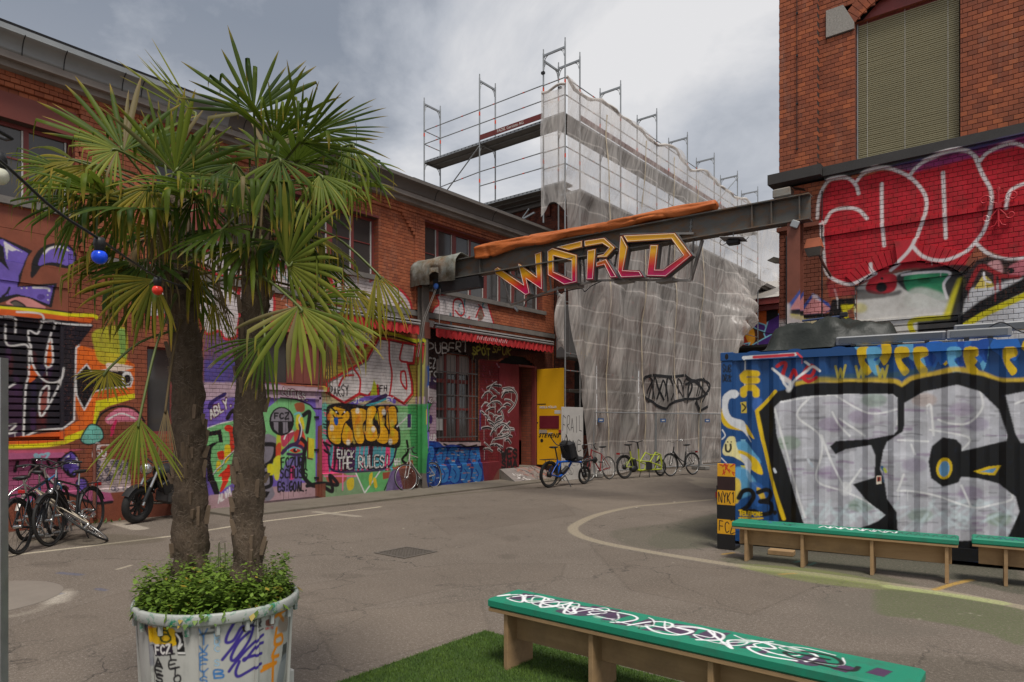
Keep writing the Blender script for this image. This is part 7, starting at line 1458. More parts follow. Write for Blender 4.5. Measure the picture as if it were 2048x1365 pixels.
# ------------------------------------------------------------------ artificial turf
def turf():
    c0 = onZ(970, 1263, 0); e1 = (onZ(680, 1365, 0)-c0).normalized(); e2 = Vector((-e1.y, e1.x, 0)); c2 = onZ(1325, 1345, 0)-c0
    if e2.dot(c2) < 0: e2 = -e2
    r = empty('artificial_turf', (c0.x, c0.y, 0), 0, 'bright green artificial turf mat under the near bench', 'turf mat'); tb = M('turf_base', (.035,.065,.012), .9, var=.3, scale=12)
    P = lambda a, b, z: Vector((0,0,z))+e1*a+e2*b
    part('base', tb, r, lambda m: m.add([P(0,0,.006), P(3,0,.006), P(3,3.6,.006), P(0,3.6,.006)], [(0,1,2,3)]))
    n = 90000; a = rng.random(n)*1.9; b = rng.random(n)*3.1; h = .012+.012*rng.random(n); ang = rng.random(n)*6.283; ln = rng.normal(0, .006, (n, 2)); w = .0022
    base = np.stack([a, b], 1); E1 = np.array(e1)[:2]; E2 = np.array(e2)[:2]; xy = base[:, :1]*E1+base[:, 1:]*E2; dx = np.stack([np.cos(ang), np.sin(ang)], 1)*w
    v = np.zeros((n, 3, 3), np.float32); v[:,0,:2] = xy-dx; v[:,1,:2] = xy+dx; v[:,2,:2] = xy+ln; v[:,:2,2] = .006; v[:,2,2] = .006+h
    me = bpy.data.meshes.new('turf_blades'); me.vertices.add(n*3); me.vertices.foreach_set('co', v.ravel()); me.loops.add(n*3); me.loops.foreach_set('vertex_index', np.arange(n*3, dtype=np.int32)); me.polygons.add(n); me.polygons.foreach_set('loop_start', np.arange(0, n*3, 3, dtype=np.int32)); me.update(); me.validate()
    t = NT('turf_blade'); p = t.pos('object'); c = t.mix(t.noise(p, 90, 2, .8), (.060,.115,.014), (.135,.215,.038)); c = t.mix(t.ramp(t.noise(p, 5, 4), [(.4, 0), (.7, .5)]), c, (.035,.09,.02)); me.materials.append(t.set(c, .6, 0, .3))
    o = bpy.data.objects.new('turf_blades', me); COL.objects.link(o); o.parent = r; o['kind'] = 'stuff'
turf()

# ------------------------------------------------------------------ doorway things: yellow leaf, ramp, white board, awnings
def yellow_door():
    t = NT('yellow_door_paint'); p = t.pos('object'); c = t.mix(t.noise(p, 2.5, 5), (.66,.33,.006), (.76,.40,.010)); c = t.mix(t.ramp(t.noise(p, 7, 6, .75), [(.62, 0), (.74, .5)]), c, (.20,.12,.02)); mt = t.set(c, .5, 0, .4)
    Y = 16.60; d = empty('yellow_door', (XL+.05, Y, .38), 0, 'tall yellow door leaf swung open into the yard beside the entrance', 'door'); W_, H_ = .96, 2.88
    part('leaf', mt, d, lambda m: m.cbox((W_/2, 0, H_/2), (W_, .05, H_), None, 0, .006))
    f = lambda m, x0, x1, z0, z1, th=.004: m.box(x0, x1, -.025-th, -.0255, z0, z1)
    def S(px, py): v = onY(px, py, Y-.03); return v.x-d.location.x, v.z-d.location.z
    (xa, za), (xb, zb) = S(1079, 832), S(1118, 858); part('notice_panel', M('dark_red_panel', (.14,.012,.02), .5), d, lambda m: f(m, xa, xb, zb, za, .012))
    (xa, za), (xb, zb) = S(1109, 821), S(1121, 828); part('sticker', m_white, d, lambda m: f(m, xa, xb, zb, za, .003))
    (xa, za), (xb, zb) = S(1078, 860), S(1094, 868); part('sticker', M('grey_sticker', (.35,.28,.22), .6), d, lambda m: f(m, xa, xb, zb, za, .003))
    (xa, za), (xb, zb) = S(1097, 866), S(1105, 869); part('sticker', m_white, d, lambda m: f(m, xa, xb, zb, za, .003))
    (xa, za), (xb, zb) = S(1117, 860), S(1123, 866); part('sticker', M('red_sticker', (.4,.05,.03), .6), d, lambda m: f(m, xa, xb, zb, za, .003))
    for px, py, rr in ((1083.5, 881.5, .055), (1075, 846, .025), (1120, 868, .035)):
        x, z = S(px, py); part('sticker', m_dark, d, lambda m: m.lathe([(0,0),(rr,0)], (x, -.029, z), 16, Matrix.Rotation(R(90), 3, 'X')))
    blk = M('black_lettering', (.015,.015,.015), .5); x, z = S(1097, 871.5); text_mesh('lettering', 'STEVENS', .17, blk, d, Matrix.Translation((x, -.029, z)) @ Matrix.Rotation(R(90), 4, 'X'), .001, .35, .006, 1.15)
    x, z = S(1096, 815); text_mesh('lettering', 'RIESE & MÜLLER', .088, m_wlet, d, Matrix.Translation((x, -.029, z)) @ Matrix.Rotation(R(90), 4, 'X'), .001, 0, .003, 1.0)
    x, z = S(1083, 809); part('lettering', M('worn_dark_print', (.10,.06,.01), .6), d, lambda m: f(m, x-.16, x+.16, z-.018, z+.018, .002))
    part('hinge', m_blackiron, d, lambda m: [m.tube([(-.012,0,z), (-.012,0,z+.14)], .016, 8) for z in (.3, 1.4, 2.5)])
yellow_door()
def ramp():
    c = Canvas('ramp_paint', -.1, 1.3, -.1, 2.0, 150, lambda px, py: (0, 0)); c.ydown = False; c.mp = lambda x, y: (x, y); r2 = random.Random(8)
    for i in range(90):
        x, y = r2.uniform(.0, 1.2), r2.uniform(.5, 1.8); c.line([(x, y), (x+r2.uniform(-.15,.15), y+r2.uniform(-.1,.1)), (x+r2.uniform(-.25,.25), y+r2.uniform(-.15,.15))], r2.uniform(.015,.03), r2.choice([(40,28,32),(150,84,62),(160,96,70),(120,60,60),(30,26,30)]), .85)
    for i in range(30): x, y = r2.uniform(.35, 1.1), r2.uniform(.0, .45); c.line([(x, y), (x+r2.uniform(-.08,.08), y+r2.uniform(-.08,.08)), (x+r2.uniform(-.12,.12), y+.05)], .02, r2.choice([(214,210,206),(70,66,66),(200,196,190)]), .9)
    im = c.image(); t = NT('ramp_sheet'); p = t.pos('object'); x = t.sep(p); pc, pa = paint_nodes(t, c, im, x[0], x[1]); b = t.mix(t.noise(p, 5, 5), (.16,.145,.14), (.30,.26,.235)); mt = t.set(t.mix(pa, b, pc), .6, .1, .4)
    r = empty('door_ramp', (XL, 14.86, 0), 0, 'painted wedge ramp leading up to the entrance door', 'ramp')
    part('plate', mt, r, lambda m: m.add([(.0,0,.345),(.0,1.68,.345),(1.0,1.9,.012),(1.15,.6,.012),(.9,-.35,.012)], [(0,4,3,2,1)])); mc = M('ramp_side', (.30,.28,.24), .7); part('cheek', mc, r, lambda m: m.add([(.0,0,.34),(.9,-.35,.008),(.06,0,0)], [(0,2,1)])); part('cheek', mc, r, lambda m: m.add([(0,1.68,.34),(1.0,1.9,.008),(0.06,1.68,0)], [(0,1,2)]))
ramp()
def white_board():
    a = onX(1124, 955, -10.98); b = onX(1166, 952, -10.98); zt = onX(1145, 815, -10.98).z; W_ = b.y-a.y; c = Canvas('board_paint', 0, W_, 0, zt, 220); c.ydown = False; r2 = random.Random(6)
    c.text('FRAIL', (.03, zt*.66), (W_-.02, zt*.66), .42, (40,36,38), .022, wild=.12); c.text('KONE', (.02, zt*.42), (W_-.05, zt*.40), .30, (30,28,30), .022, wild=.12); c.text('USED', (.05, zt*.20), (W_-.1, zt*.20), .22, (90,84,84), .014, wild=.12)
    for k in range(4): c.line([(.3+.12*math.cos(a_+k)+.05*k, .25+.10*math.sin(a_)) for a_ in np.linspace(0, 6, 9)], .012, (60,56,58), .8)
    im = c.image(); mt = painted('white_board_paint', c, im, 'X', (.52,.50,.47), .6, coord='object'); o = MB(); o.cbox((0, W_/2, zt/2), (.03, W_, zt), None, 0, .003); ob = o.build('white_board', mt, None, (-10.99, a.y, .004)); tag(ob, 'white board covered in black handwritten tags leaning right of the yellow door', 'board')
white_board()
def awning(y0, y1, label, torn):
    r = empty('awning', (XL, y0, 4.1), 0, label, 'awning', 'red awnings'); L = y1-y0; ms = M('awning_grey', (.27,.25,.24), .45, .3, grime=.3); mr = M('awning_red', (.42,.018,.02), .7, var=.25, scale=4, grime=.25)
    part('cassette', ms, r, lambda m: m.add([(.02,0,.10),(.42,0,.02),(.44,0,-.02),(.10,0,-.06),(.02,L,.10),(.42,L,.02),(.44,L,-.02),(.10,L,-.06)], [(0,1,5,4),(1,2,6,5),(2,3,7,6),(0,3,2,1),(4,5,6,7)])); part('front_bar', ms, r, lambda m: m.tube([(.42,.05,-.085),(.42,L-.02,-.085)], .035, 10))
    def val(m):
        n = int(L/.11); vs = []; k = 6
        for i in range(n*k+1):
            y = .06+(L-.1)*i/(n*k); zb = -.30-.045*abs(math.sin(math.pi*i/k)); xx = .425+.012*math.sin(i*.55); vs += [(xx, y, -.11), (xx+.012*math.sin(i*.8), y, -.20), (xx+.02*math.sin(i*.5), y, zb)]
        m.add(vs, [(3*i+j, 3*i+3+j, 3*i+4+j, 3*i+1+j) for i in range(n*k) for j in (0, 1)], 0, True)
    part('valance', mr, r, val); part('end_cap', ms, r, lambda m: m.cbox((.22,-.02,.01), (.42,.03,.16), Matrix.Rotation(R(12), 3, 'Y'))); part('fabric', mr, r, lambda m: m.box(.06,.40,.04,L-.04,-.075,-.062))
    if torn:
        mk = M('pale_marker', (.55,.42,.42), .7); part('scribble', mk, r, lambda m: [m.tube([(.447, 1.55+i*.16+q[0], -.26+q[1]) for q in crom([(0,.0),(.05,.10),(.09,.0),(.13,.09)], False, 3)], .006, 4) for i in range(8)])
awning(11.86, 16.92, 'red scalloped awning over the barred window and entrance', True); awning(8.7, 11.40, 'red awning half hidden behind the palm fronds', False)

# ------------------------------------------------------------------ bicycles and the motorcycle
m_tyre = M('tyre_rubber', (.022,.021,.020), .8, var=.3, scale=14); m_rim = M('alloy_rim', (.38,.38,.37), .35, .8); m_rimb = M('black_rim', (.03,.03,.03), .4, .4); m_blk = M('black_bike_part', (.022,.022,.023), .5, .1); m_chrome = M('chrome', (.55,.55,.54), .22, .9); m_pack = M('black_nylon', (.020,.020,.022), .8, var=.4, scale=10)
def wheel(parent, c, r, tw=.02, rim=None, spokes=20, rot=0.0, motor=False):
    w = empty('wheel'); w.parent = parent; w.location = c; w.rotation_euler = (0, 0, rot); Mx = Matrix.Rotation(R(90), 3, 'X')
    part('tyre', m_tyre, w, lambda m: m.torus((0,0,0), r-tw, tw, Mx, 32, 7)); part('rim', rim or m_rim, w, lambda m: m.torus((0,0,0), r-2*tw-.008, .011, Mx, 32, 6))
    def sp(m):
        for i in range(spokes):
            a = 2*math.pi*i/spokes; y = .028*(1 if i % 2 else -1); b = a+.25*(1 if i % 4 < 2 else -1); m.tube([(.022*math.cos(b), y, .022*math.sin(b)), ((r-2*tw-.01)*math.cos(a), 0, (r-2*tw-.01)*math.sin(a))], .0016, 3, 0, False)
    o = part('spokes', m_chrome if rim is not m_rimb else m_rimb, w, sp); o['kind'] = 'stuff'
    part('hub', m_blk if motor else m_chrome, w, lambda m: m.lathe([(0,-.05),(.02,-.05),(.075 if motor else .026,-.03),(.075 if motor else .018,.03),(.02,.05),(0,.05)], (0,0,0), 14, Mx)); return w
def mudguard(m, c, r, a0, a1, w=.03):
    n = 12; vs = []
    for i in range(n+1):
        a = a0+(a1-a0)*i/n
        for y, dr in ((-w, -.012), (0, 0), (w, -.012)): vs.append((c[0]+(r+dr)*math.cos(a), c[1]+y, c[2]+(r+dr)*math.sin(a)))
    m.add(vs, [(3*i+j, 3*i+j+1, 3*i+4+j, 3*i+3+j) for i in range(n) for j in (0, 1)], 0, True)
def saddle(m, c, k=1.0):
    x, y, z = c; secs = [(-.13,.075,.03),(-.09,.085,.04),(-.02,.055,.04),(.06,.028,.035),(.13,.018,.02)]; vs = []
    for dx, hw, h in secs:
        for a in np.linspace(0, 2*math.pi, 10, endpoint=False): vs.append((x+dx*k, y+hw*k*math.cos(a), z+(h*.5*math.sin(a) if math.sin(a) > 0 else h*.9*math.sin(a))))
    n = 10; m.add(vs, [(i*n+j, i*n+(j+1)%n, (i+1)*n+(j+1)%n, (i+1)*n+j) for i in range(4) for j in range(n)]+[tuple(range(n-1,-1,-1)), tuple(range(4*n, 5*n))], 0, True)
def place(r, rear, front, lean=0.0, lift=0.0):
    a, b = Vector(rear), Vector(front); d = b-a; r.location = (a.x, a.y, lift); r.rotation_euler = Euler((lean, 0, math.atan2(d.y, d.x)), 'XYZ')
def bicycle(label, rear, front, col, lean=R(6), bar='flat', step=False, rack=True, guards=True, wr=.345, wb=1.04, rim=None, saddle_m=None, lamp=True, steer=0.0, tw=.018, fork_col=None, guard_m=None, group=None):
    r = empty('bicycle', (0,0,0), 0, label, 'bicycle', group); place(r, rear, front, lean); fm = M('frame_paint', col, .35, .1, var=.15); ffm = M('fork_paint', fork_col, .35, .1) if fork_col else fm
    BB = (.43, 0, .27); ST = (.29, 0, .74); HT = (wb-.22, 0, .90); HB = (wb-.17, 0, .74); RA, FA = (0,0,wr), (wb,0,wr); BT = (HT[0]-.025, 0, HT[2]+.12)
    def fr(m):
        m.tube([BB, ST], .016, 8); m.tube([BB, HB], .018, 8); m.tube([HT, HB], .019, 8)
        if step: m.tube(crom([(HB[0]-.01,0,HB[2]+.04), (.66,0,.55), (.40,0,.42)], False, 4), .015, 8)
        else: m.tube([ST, (HT[0],0,HT[2]-.03)], .015, 8)
        for y in (-.055, .055): m.tube([(ST[0],0,ST[2]-.02), (ST[0]-.04,y*.5,ST[2]-.08), (RA[0],y,RA[2])], .008, 6); m.tube([(BB[0],y*.5,BB[2]), (RA[0],y,RA[2])], .009, 6)
    part('frame', fm, r, fr); part('seat_post', m_chrome, r, lambda m: m.tube([ST, (ST[0]-.045,0,ST[2]+.19)], .0135, 8)); part('saddle', saddle_m or m_blk, r, lambda m: saddle(m, (ST[0]-.03,0,ST[2]+.215)))
    part('fork', ffm, r, lambda m: [m.tube(crom([HB, (HB[0]+.03,y,HB[2]-.07), (FA[0]-.05,y,FA[2]+.12), (FA[0],y,FA[2])], False, 4), .011, 6) for y in (-.05,.05)])
    wheel(r, RA, wr, tw, rim); wheel(r, FA, wr, tw, rim, rot=steer)
    part('stem', m_chrome, r, lambda m: [m.tube([HT, BT], .013, 7), m.tube([BT, (BT[0]+.06,0,BT[2]+.02)], .013, 7)])
    bx, bz = BT[0]+.06, BT[2]+.02
    if bar == 'drop':
        part('handlebar', m_chrome, r, lambda m: m.tube([(bx,-.2,bz),(bx,.2,bz)], .012, 7))
        for s in (-1, 1): part('drop_bar', m_blk, r, lambda m: m.tube(crom([(bx,s*.19,bz),(bx+.07,s*.20,bz+.0),(bx+.11,s*.205,bz-.06),(bx+.06,s*.21,bz-.14),(bx-.03,s*.21,bz-.15)], False, 4), .014, 7)); part('brake_lever', m_blk, r, lambda m: m.tube([(bx+.09,s*.205,bz),(bx+.13,s*.205,bz-.03),(bx+.10,s*.205,bz-.12)], .009, 6))
    else:
        part('handlebar', m_blk if rim is m_rimb else m_chrome, r, lambda m: m.tube(crom([(bx-.12,-.29,bz+.05),(bx-.03,-.18,bz+.06),(bx,0,bz),(bx-.03,.18,bz+.06),(bx-.12,.29,bz+.05)], False, 4), .011, 7))
        for s in (-1, 1): part('grip', m_blk, r, lambda m: m.tube([(bx-.14,s*.30,bz+.05),(bx-.06,s*.22,bz+.056)], .016, 8)); part('brake_lever', m_chrome, r, lambda m: m.tube([(bx-.02,s*.2,bz+.05),(bx-.05,s*.27,bz+.03)], .006, 5))
    def crank(m):
        Mx = Matrix.Rotation(R(90), 3, 'X'); m.torus((BB[0],-.045,BB[2]), .085, .006, Mx, 24, 5); m.lathe([(0,0),(.05,0),(.05,.006),(0,.006)], (BB[0],-.043,BB[2]), 12, Mx)
        for s in (1, -1): m.bar((BB[0],-s*.06,BB[2]), (BB[0]+s*.10,-s*.065,BB[2]-s*.13), .02, .014); m.cbox((BB[0]+s*.10,-s*.11,BB[2]-s*.13), (.09,.07,.02))
    part('crank', m_chrome, r, crank); part('chain', m_blk, r, lambda m: [m.bar((BB[0],-.045,BB[2]+.085), (0,-.045,wr+.03), .008, .006), m.bar((BB[0],-.045,BB[2]-.085), (0,-.045,wr-.03), .008, .006)])
    if guards: gm = guard_m or m_blk; part('mudguard', gm, r, lambda m: mudguard(m, RA, wr+.022, R(-10), R(160))); part('mudguard', gm, r, lambda m: mudguard(m, FA, wr+.022, R(45), R(200)))
    if rack:
        part('rack', m_blk, r, lambda m: [m.tube([(.17,y,wr+.40),(-.22,y,wr+.40)], .006, 5) for y in (-.06,0,.06)]+[m.tube([(-.20,-.06,wr+.40),(-.20,.06,wr+.40)], .006, 5)]+[m.tube([(-.1,y,wr+.40),(0,y,wr)], .006, 5) for y in (-.065,.065)]); part('rear_light', M('red_light', (.35,.012,.012), .3), r, lambda m: m.cbox((-.235,0,wr+.37), (.03,.09,.05), None, 0, .006))
    if lamp: part('headlamp', m_chrome, r, lambda m: m.lathe([(0,-.03),(.02,-.03),(.032,0),(.03,.03),(0,.03)], (HB[0]+.09,0,HB[2]-.02), 12, Matrix.Rotation(R(90), 3, 'Y')))
    part('kickstand', m_blk, r, lambda m: m.tube([(BB[0]-.05,.04,BB[2]-.02),(BB[0]-.14,.20,.0)], .008, 5)); return r
G_ = 'bicycles parked round the yard'
bicycle('red racing bicycle with drop handlebars leaning at the mesh fence', onZ(1219, 959), onZ(1181, 963), (.25,.018,.02), R(5), 'drop', rack=False, guards=False, wr=.335, wb=.99, lamp=False, tw=.012, group=G_, saddle_m=m_blk)
bicycle('black step-through city bicycle at the mesh fence nearest the container', onZ(1386, 950), onZ(1346, 953), (.02,.02,.02), R(4), step=True, wr=.35, wb=1.08, group=G_)
bicycle('silver road bicycle with a pale saddle leaning against the green graffiti wall', onZ(815, 984)+Vector((-.10,1.0,0)), onZ(815, 984), (.40,.36,.33), R(8), 'drop', rack=False, guards=False, wr=.335, wb=1.0, steer=R(-14), lamp=False, tw=.013, group=G_, saddle_m=M('pale_saddle', (.55,.46,.40), .6))
_r = onZ(40, 1109); bicycle('dark bicycle with spoked rear wheel nearest the metal post', _r, _r+Vector((-.75,.66,0)), (.018,.02,.026), R(-5), wr=.35, rim=m_rimb, group=G_)
_r = onZ(52, 1082); bicycle('blue framed bicycle with silver and red rear mudguard', _r, _r+Vector((-.78,.62,0)), (.04,.15,.30), R(4), wr=.34, rim=m_rimb, group=G_, guard_m=M('silver_guard', (.40,.36,.32), .4, .4))
_f = onZ(106, 1092); bicycle('black bicycle pointing its front wheel and headlamp at the camera', _f+Vector((-.68,.73,0)), _f, (.02,.02,.021), R(4), wr=.35, rim=m_rimb, group=G_)
def fallen():
    r = bicycle('champagne bicycle toppled over beside the other parked bicycles', (0,0,0), (1,0,0), (.42,.36,.27), 0, rack=False, guards=False, wr=.335, wb=1.0, lamp=False, tw=.014, group=G_)
    b, f = onZ(214, 1076, .03), onZ(118, 1040, .03); d = f-b; r.location = (b.x, b.y, .03); r.rotation_euler = Euler((R(-54), R(-13), math.atan2(d.y, d.x)), 'XYZ')
fallen()
# long-john cargo bike
def cargo():
    col = (.36,.42,.03); fm = M('lime_paint', col, .35); r = empty('cargo_bicycle', (0,0,0), 0, 'lime green cargo bicycle with open box frame at the fence', 'cargo bicycle'); place(r, onZ(1250, 958), onZ(1316, 953), R(-3)); W_ = 1.62; wr, wf = .345, .27
    wheel(r, (0,0,wr), wr, .028, m_rimb, motor=True); wheel(r, (W_,0,wf), wf, .026, m_rimb)
    def fr(m):
        for y in (-.06,.06): m.tube([(.36,y*.3,.33),(0,y,wr)], .013, 6); m.tube([(.30,y*.2,.62),(0,y,wr)], .011, 6)
        m.tube([(.36,0,.27),(.27,0,.80)], .022, 8); m.tube([(.30,0,.60),(.62,0,.50)], .024, 8); m.tube([(.36,0,.27),(.75,0,.20)], .03, 8); m.tube([(.64,0,.86),(.66,0,.22)], .024, 8)
        for y in (-.2,.2):
            m.tube([(.66,y*.3,.50),(.90,y,.47),(1.42,y,.30)], .018, 8); m.tube([(.66,y*.3,.22),(1.40,y,.22)], .020, 8); m.tube([(1.42,y,.22),(1.46,y,.42),(1.42,y,.66)], .018, 8); m.tube([(.92,y,.47),(1.18,y,.74),(1.42,y,.66)], .020, 8); m.tube([(1.10,y,.22),(1.20,y,.40)], .014, 6); m.tube([(1.20,y,.40),(1.44,y,.30)], .014, 6)
        m.tube([(1.42,-.2,.66),(1.42,.2,.66)], .018, 8); m.tube([(1.42,-.2,.22),(1.42,.2,.22)], .018, 8); m.tube([(1.42,0,.4),(1.58,0,.62)], .022, 8)
    part('frame', fm, r, fr); part('fork', fm, r, lambda m: [m.tube([(1.58,y*.6,.60),(W_,y,wf)], .014, 6) for y in (-.06,.06)]); part('saddle', m_blk, r, lambda m: saddle(m, (.22,0,1.0))); part('seat_post', m_blk, r, lambda m: m.tube([(.27,0,.8),(.23,0,.98)], .015, 8))
    part('stem', m_blk, r, lambda m: m.tube([(.64,0,.86),(.60,0,1.06)], .022, 8)); part('handlebar', m_blk, r, lambda m: m.tube(crom([(.50,-.30,1.10),(.58,-.15,1.09),(.60,0,1.06),(.58,.15,1.09),(.50,.30,1.10)], False, 4), .013, 7)); part('cargo_panel', m_blk, r, lambda m: m.cbox((.86,-.20,.35), (.28,.01,.24)))
    part('rack', m_blk, r, lambda m: [m.tube([(.18,y,.75),(-.25,y,.75)], .007, 5) for y in (-.07,.07)]+[m.tube([(-.12,y,.75),(0,y,wr)], .007, 5) for y in (-.07,.07)]); part('rear_light', M('red_light', (.35,.012,.012), .3), r, lambda m: m.cbox((-.26,0,.74), (.03,.10,.05))); part('battery', m_blk, r, lambda m: m.cbox((.46,0,.40), (.12,.09,.34), Matrix.Rotation(R(-15), 3, 'Y'), 0, .02)); part('mudguard', m_blk, r, lambda m: mudguard(m, (0,0,wr), wr+.02, R(10), R(160), .035))
    part('motor', m_blk, r, lambda m: m.lathe([(0,-.07),(.09,-.07),(.10,0),(.09,.07),(0,.07)], (.36,0,.27), 14, Matrix.Rotation(R(90), 3, 'X'))); [part('kickstand', m_blk, r, lambda m: m.tube([(.9,y,.22),(.86,y*1.2,.01)], .012, 6)) for y in (-.16,.16)]
cargo()
# semi-recumbent tandem
def tandem():
    fm = M('bright_blue_paint', (.008,.085,.42), .3); r = empty('tandem_bicycle', (0,0,0), 0, 'bright blue semi-recumbent tandem with black front seat beside the yellow door', 'tandem bicycle'); a = onZ(1098, 976); place(r, a, a+Vector((.10,.995,0)), R(2)); W_ = 1.42; wr, wf = .335, .25
    wheel(r, (0,0,wr), wr, .03, m_rimb, motor=True); wheel(r, (W_,0,wf), wf, .028, m_rimb, motor=True)
    def fr(m):
        m.tube(crom([(.30,0,.30),(.42,0,.62),(.30,0,.64)], False, 4), .026, 8); m.tube(crom([(.30,0,.63),(.65,0,.64),(1.0,0,.62),(1.26,0,.60)], False, 4), .028, 8); m.tube(crom([(.38,0,.26),(.62,0,.36),(.85,0,.60)], False, 4), .03, 8); m.tube([(.30,0,.30),(.30,0,.70)], .022, 8)
        for y in (-.065,.065): m.tube([(.32,y*.4,.64),(.14,y,.52),(0,y,wr)], .013, 6); m.tube([(.36,y*.4,.26),(0,y,wr)], .013, 6)
    part('frame', fm, r, fr); part('boom', m_blk, r, lambda m: [m.tube([(1.2,0,.60),(1.85,0,.64)], .026, 8), m.tube([(1.85,-.11,.64),(1.85,.11,.64)], .014, 6), m.lathe([(0,-.01),(.09,-.01),(.09,.01),(0,.01)], (1.80,-.05,.64), 16, Matrix.Rotation(R(90), 3, 'X'))])
    part('pedal', m_blk, r, lambda m: m.cbox((1.95,-.13,.58), (.09,.09,.025))); part('pedal', m_blk, r, lambda m: m.cbox((1.74,.13,.72), (.09,.09,.025))); part('fork', m_blk, r, lambda m: [m.tube([(1.30,y*.6,.58),(W_,y,wf)], .018, 7) for y in (-.065,.065)]); part('battery', m_blk, r, lambda m: m.cbox((.60,0,.42), (.30,.09,.12), Matrix.Rotation(R(-32), 3, 'Y'), 0, .03))
    part('seat_post', m_blk, r, lambda m: m.tube([(.30,0,.70),(.20,0,1.0)], .018, 8)); part('saddle', m_blk, r, lambda m: saddle(m, (.17,0,1.03))); part('steering_post', m_blk, r, lambda m: m.tube([(.78,0,.62),(.48,0,1.02),(.40,0,1.06)], .02, 8)); part('handlebar', m_blk, r, lambda m: [m.tube(crom([(.28,-.28,1.36),(.36,-.26,1.22),(.42,-.15,1.08),(.42,0,1.06),(.42,.15,1.08),(.36,.26,1.22),(.28,.28,1.36)], False, 4), .014, 7)])
    part('recumbent_seat', m_pack, r, lambda m: [m.cbox((.80,0,.92), (.10,.40,.52), Matrix.Rotation(R(-22), 3, 'Y'), 0, .04), m.cbox((.98,0,.70), (.36,.38,.09), Matrix.Rotation(R(-8), 3, 'Y'), 0, .035)]); part('seat_bag', m_pack, r, lambda m: m.cbox((.70,0,.94), (.20,.38,.50), Matrix.Rotation(R(-20), 3, 'Y'), 0, .06)); part('front_handle', m_blk, r, lambda m: [m.tube([(.95,s*.26,.66),(1.12,s*.27,.90),(1.16,s*.27,1.0)], .012, 6) for s in (-1,1)])
    part('rack', m_blk, r, lambda m: [m.tube([(.22,y,.72),(-.30,y,.72)], .007, 5) for y in (-.07,.0,.07)]+[m.tube([(-.30,-.07,.72),(-.30,.07,.72)], .007, 5)]+[m.tube([(-.1,y,.72),(0,y,wr)], .007, 5) for y in (-.07,.07)]); part('mudguard', m_blk, r, lambda m: mudguard(m, (0,0,wr), wr+.02, R(20), R(200), .035)); [part('kickstand', m_blk, r, lambda m: m.tube([(.62,0,.28),(.56,y,.01)], .013, 6)) for y in (-.26,.26)]; part('crank', m_chrome, r, lambda m: [m.bar((.38,-.08,.27), (.50,-.08,.16), .02, .015), m.bar((.38,.08,.27), (.26,.08,.38), .02, .015)])
tandem()
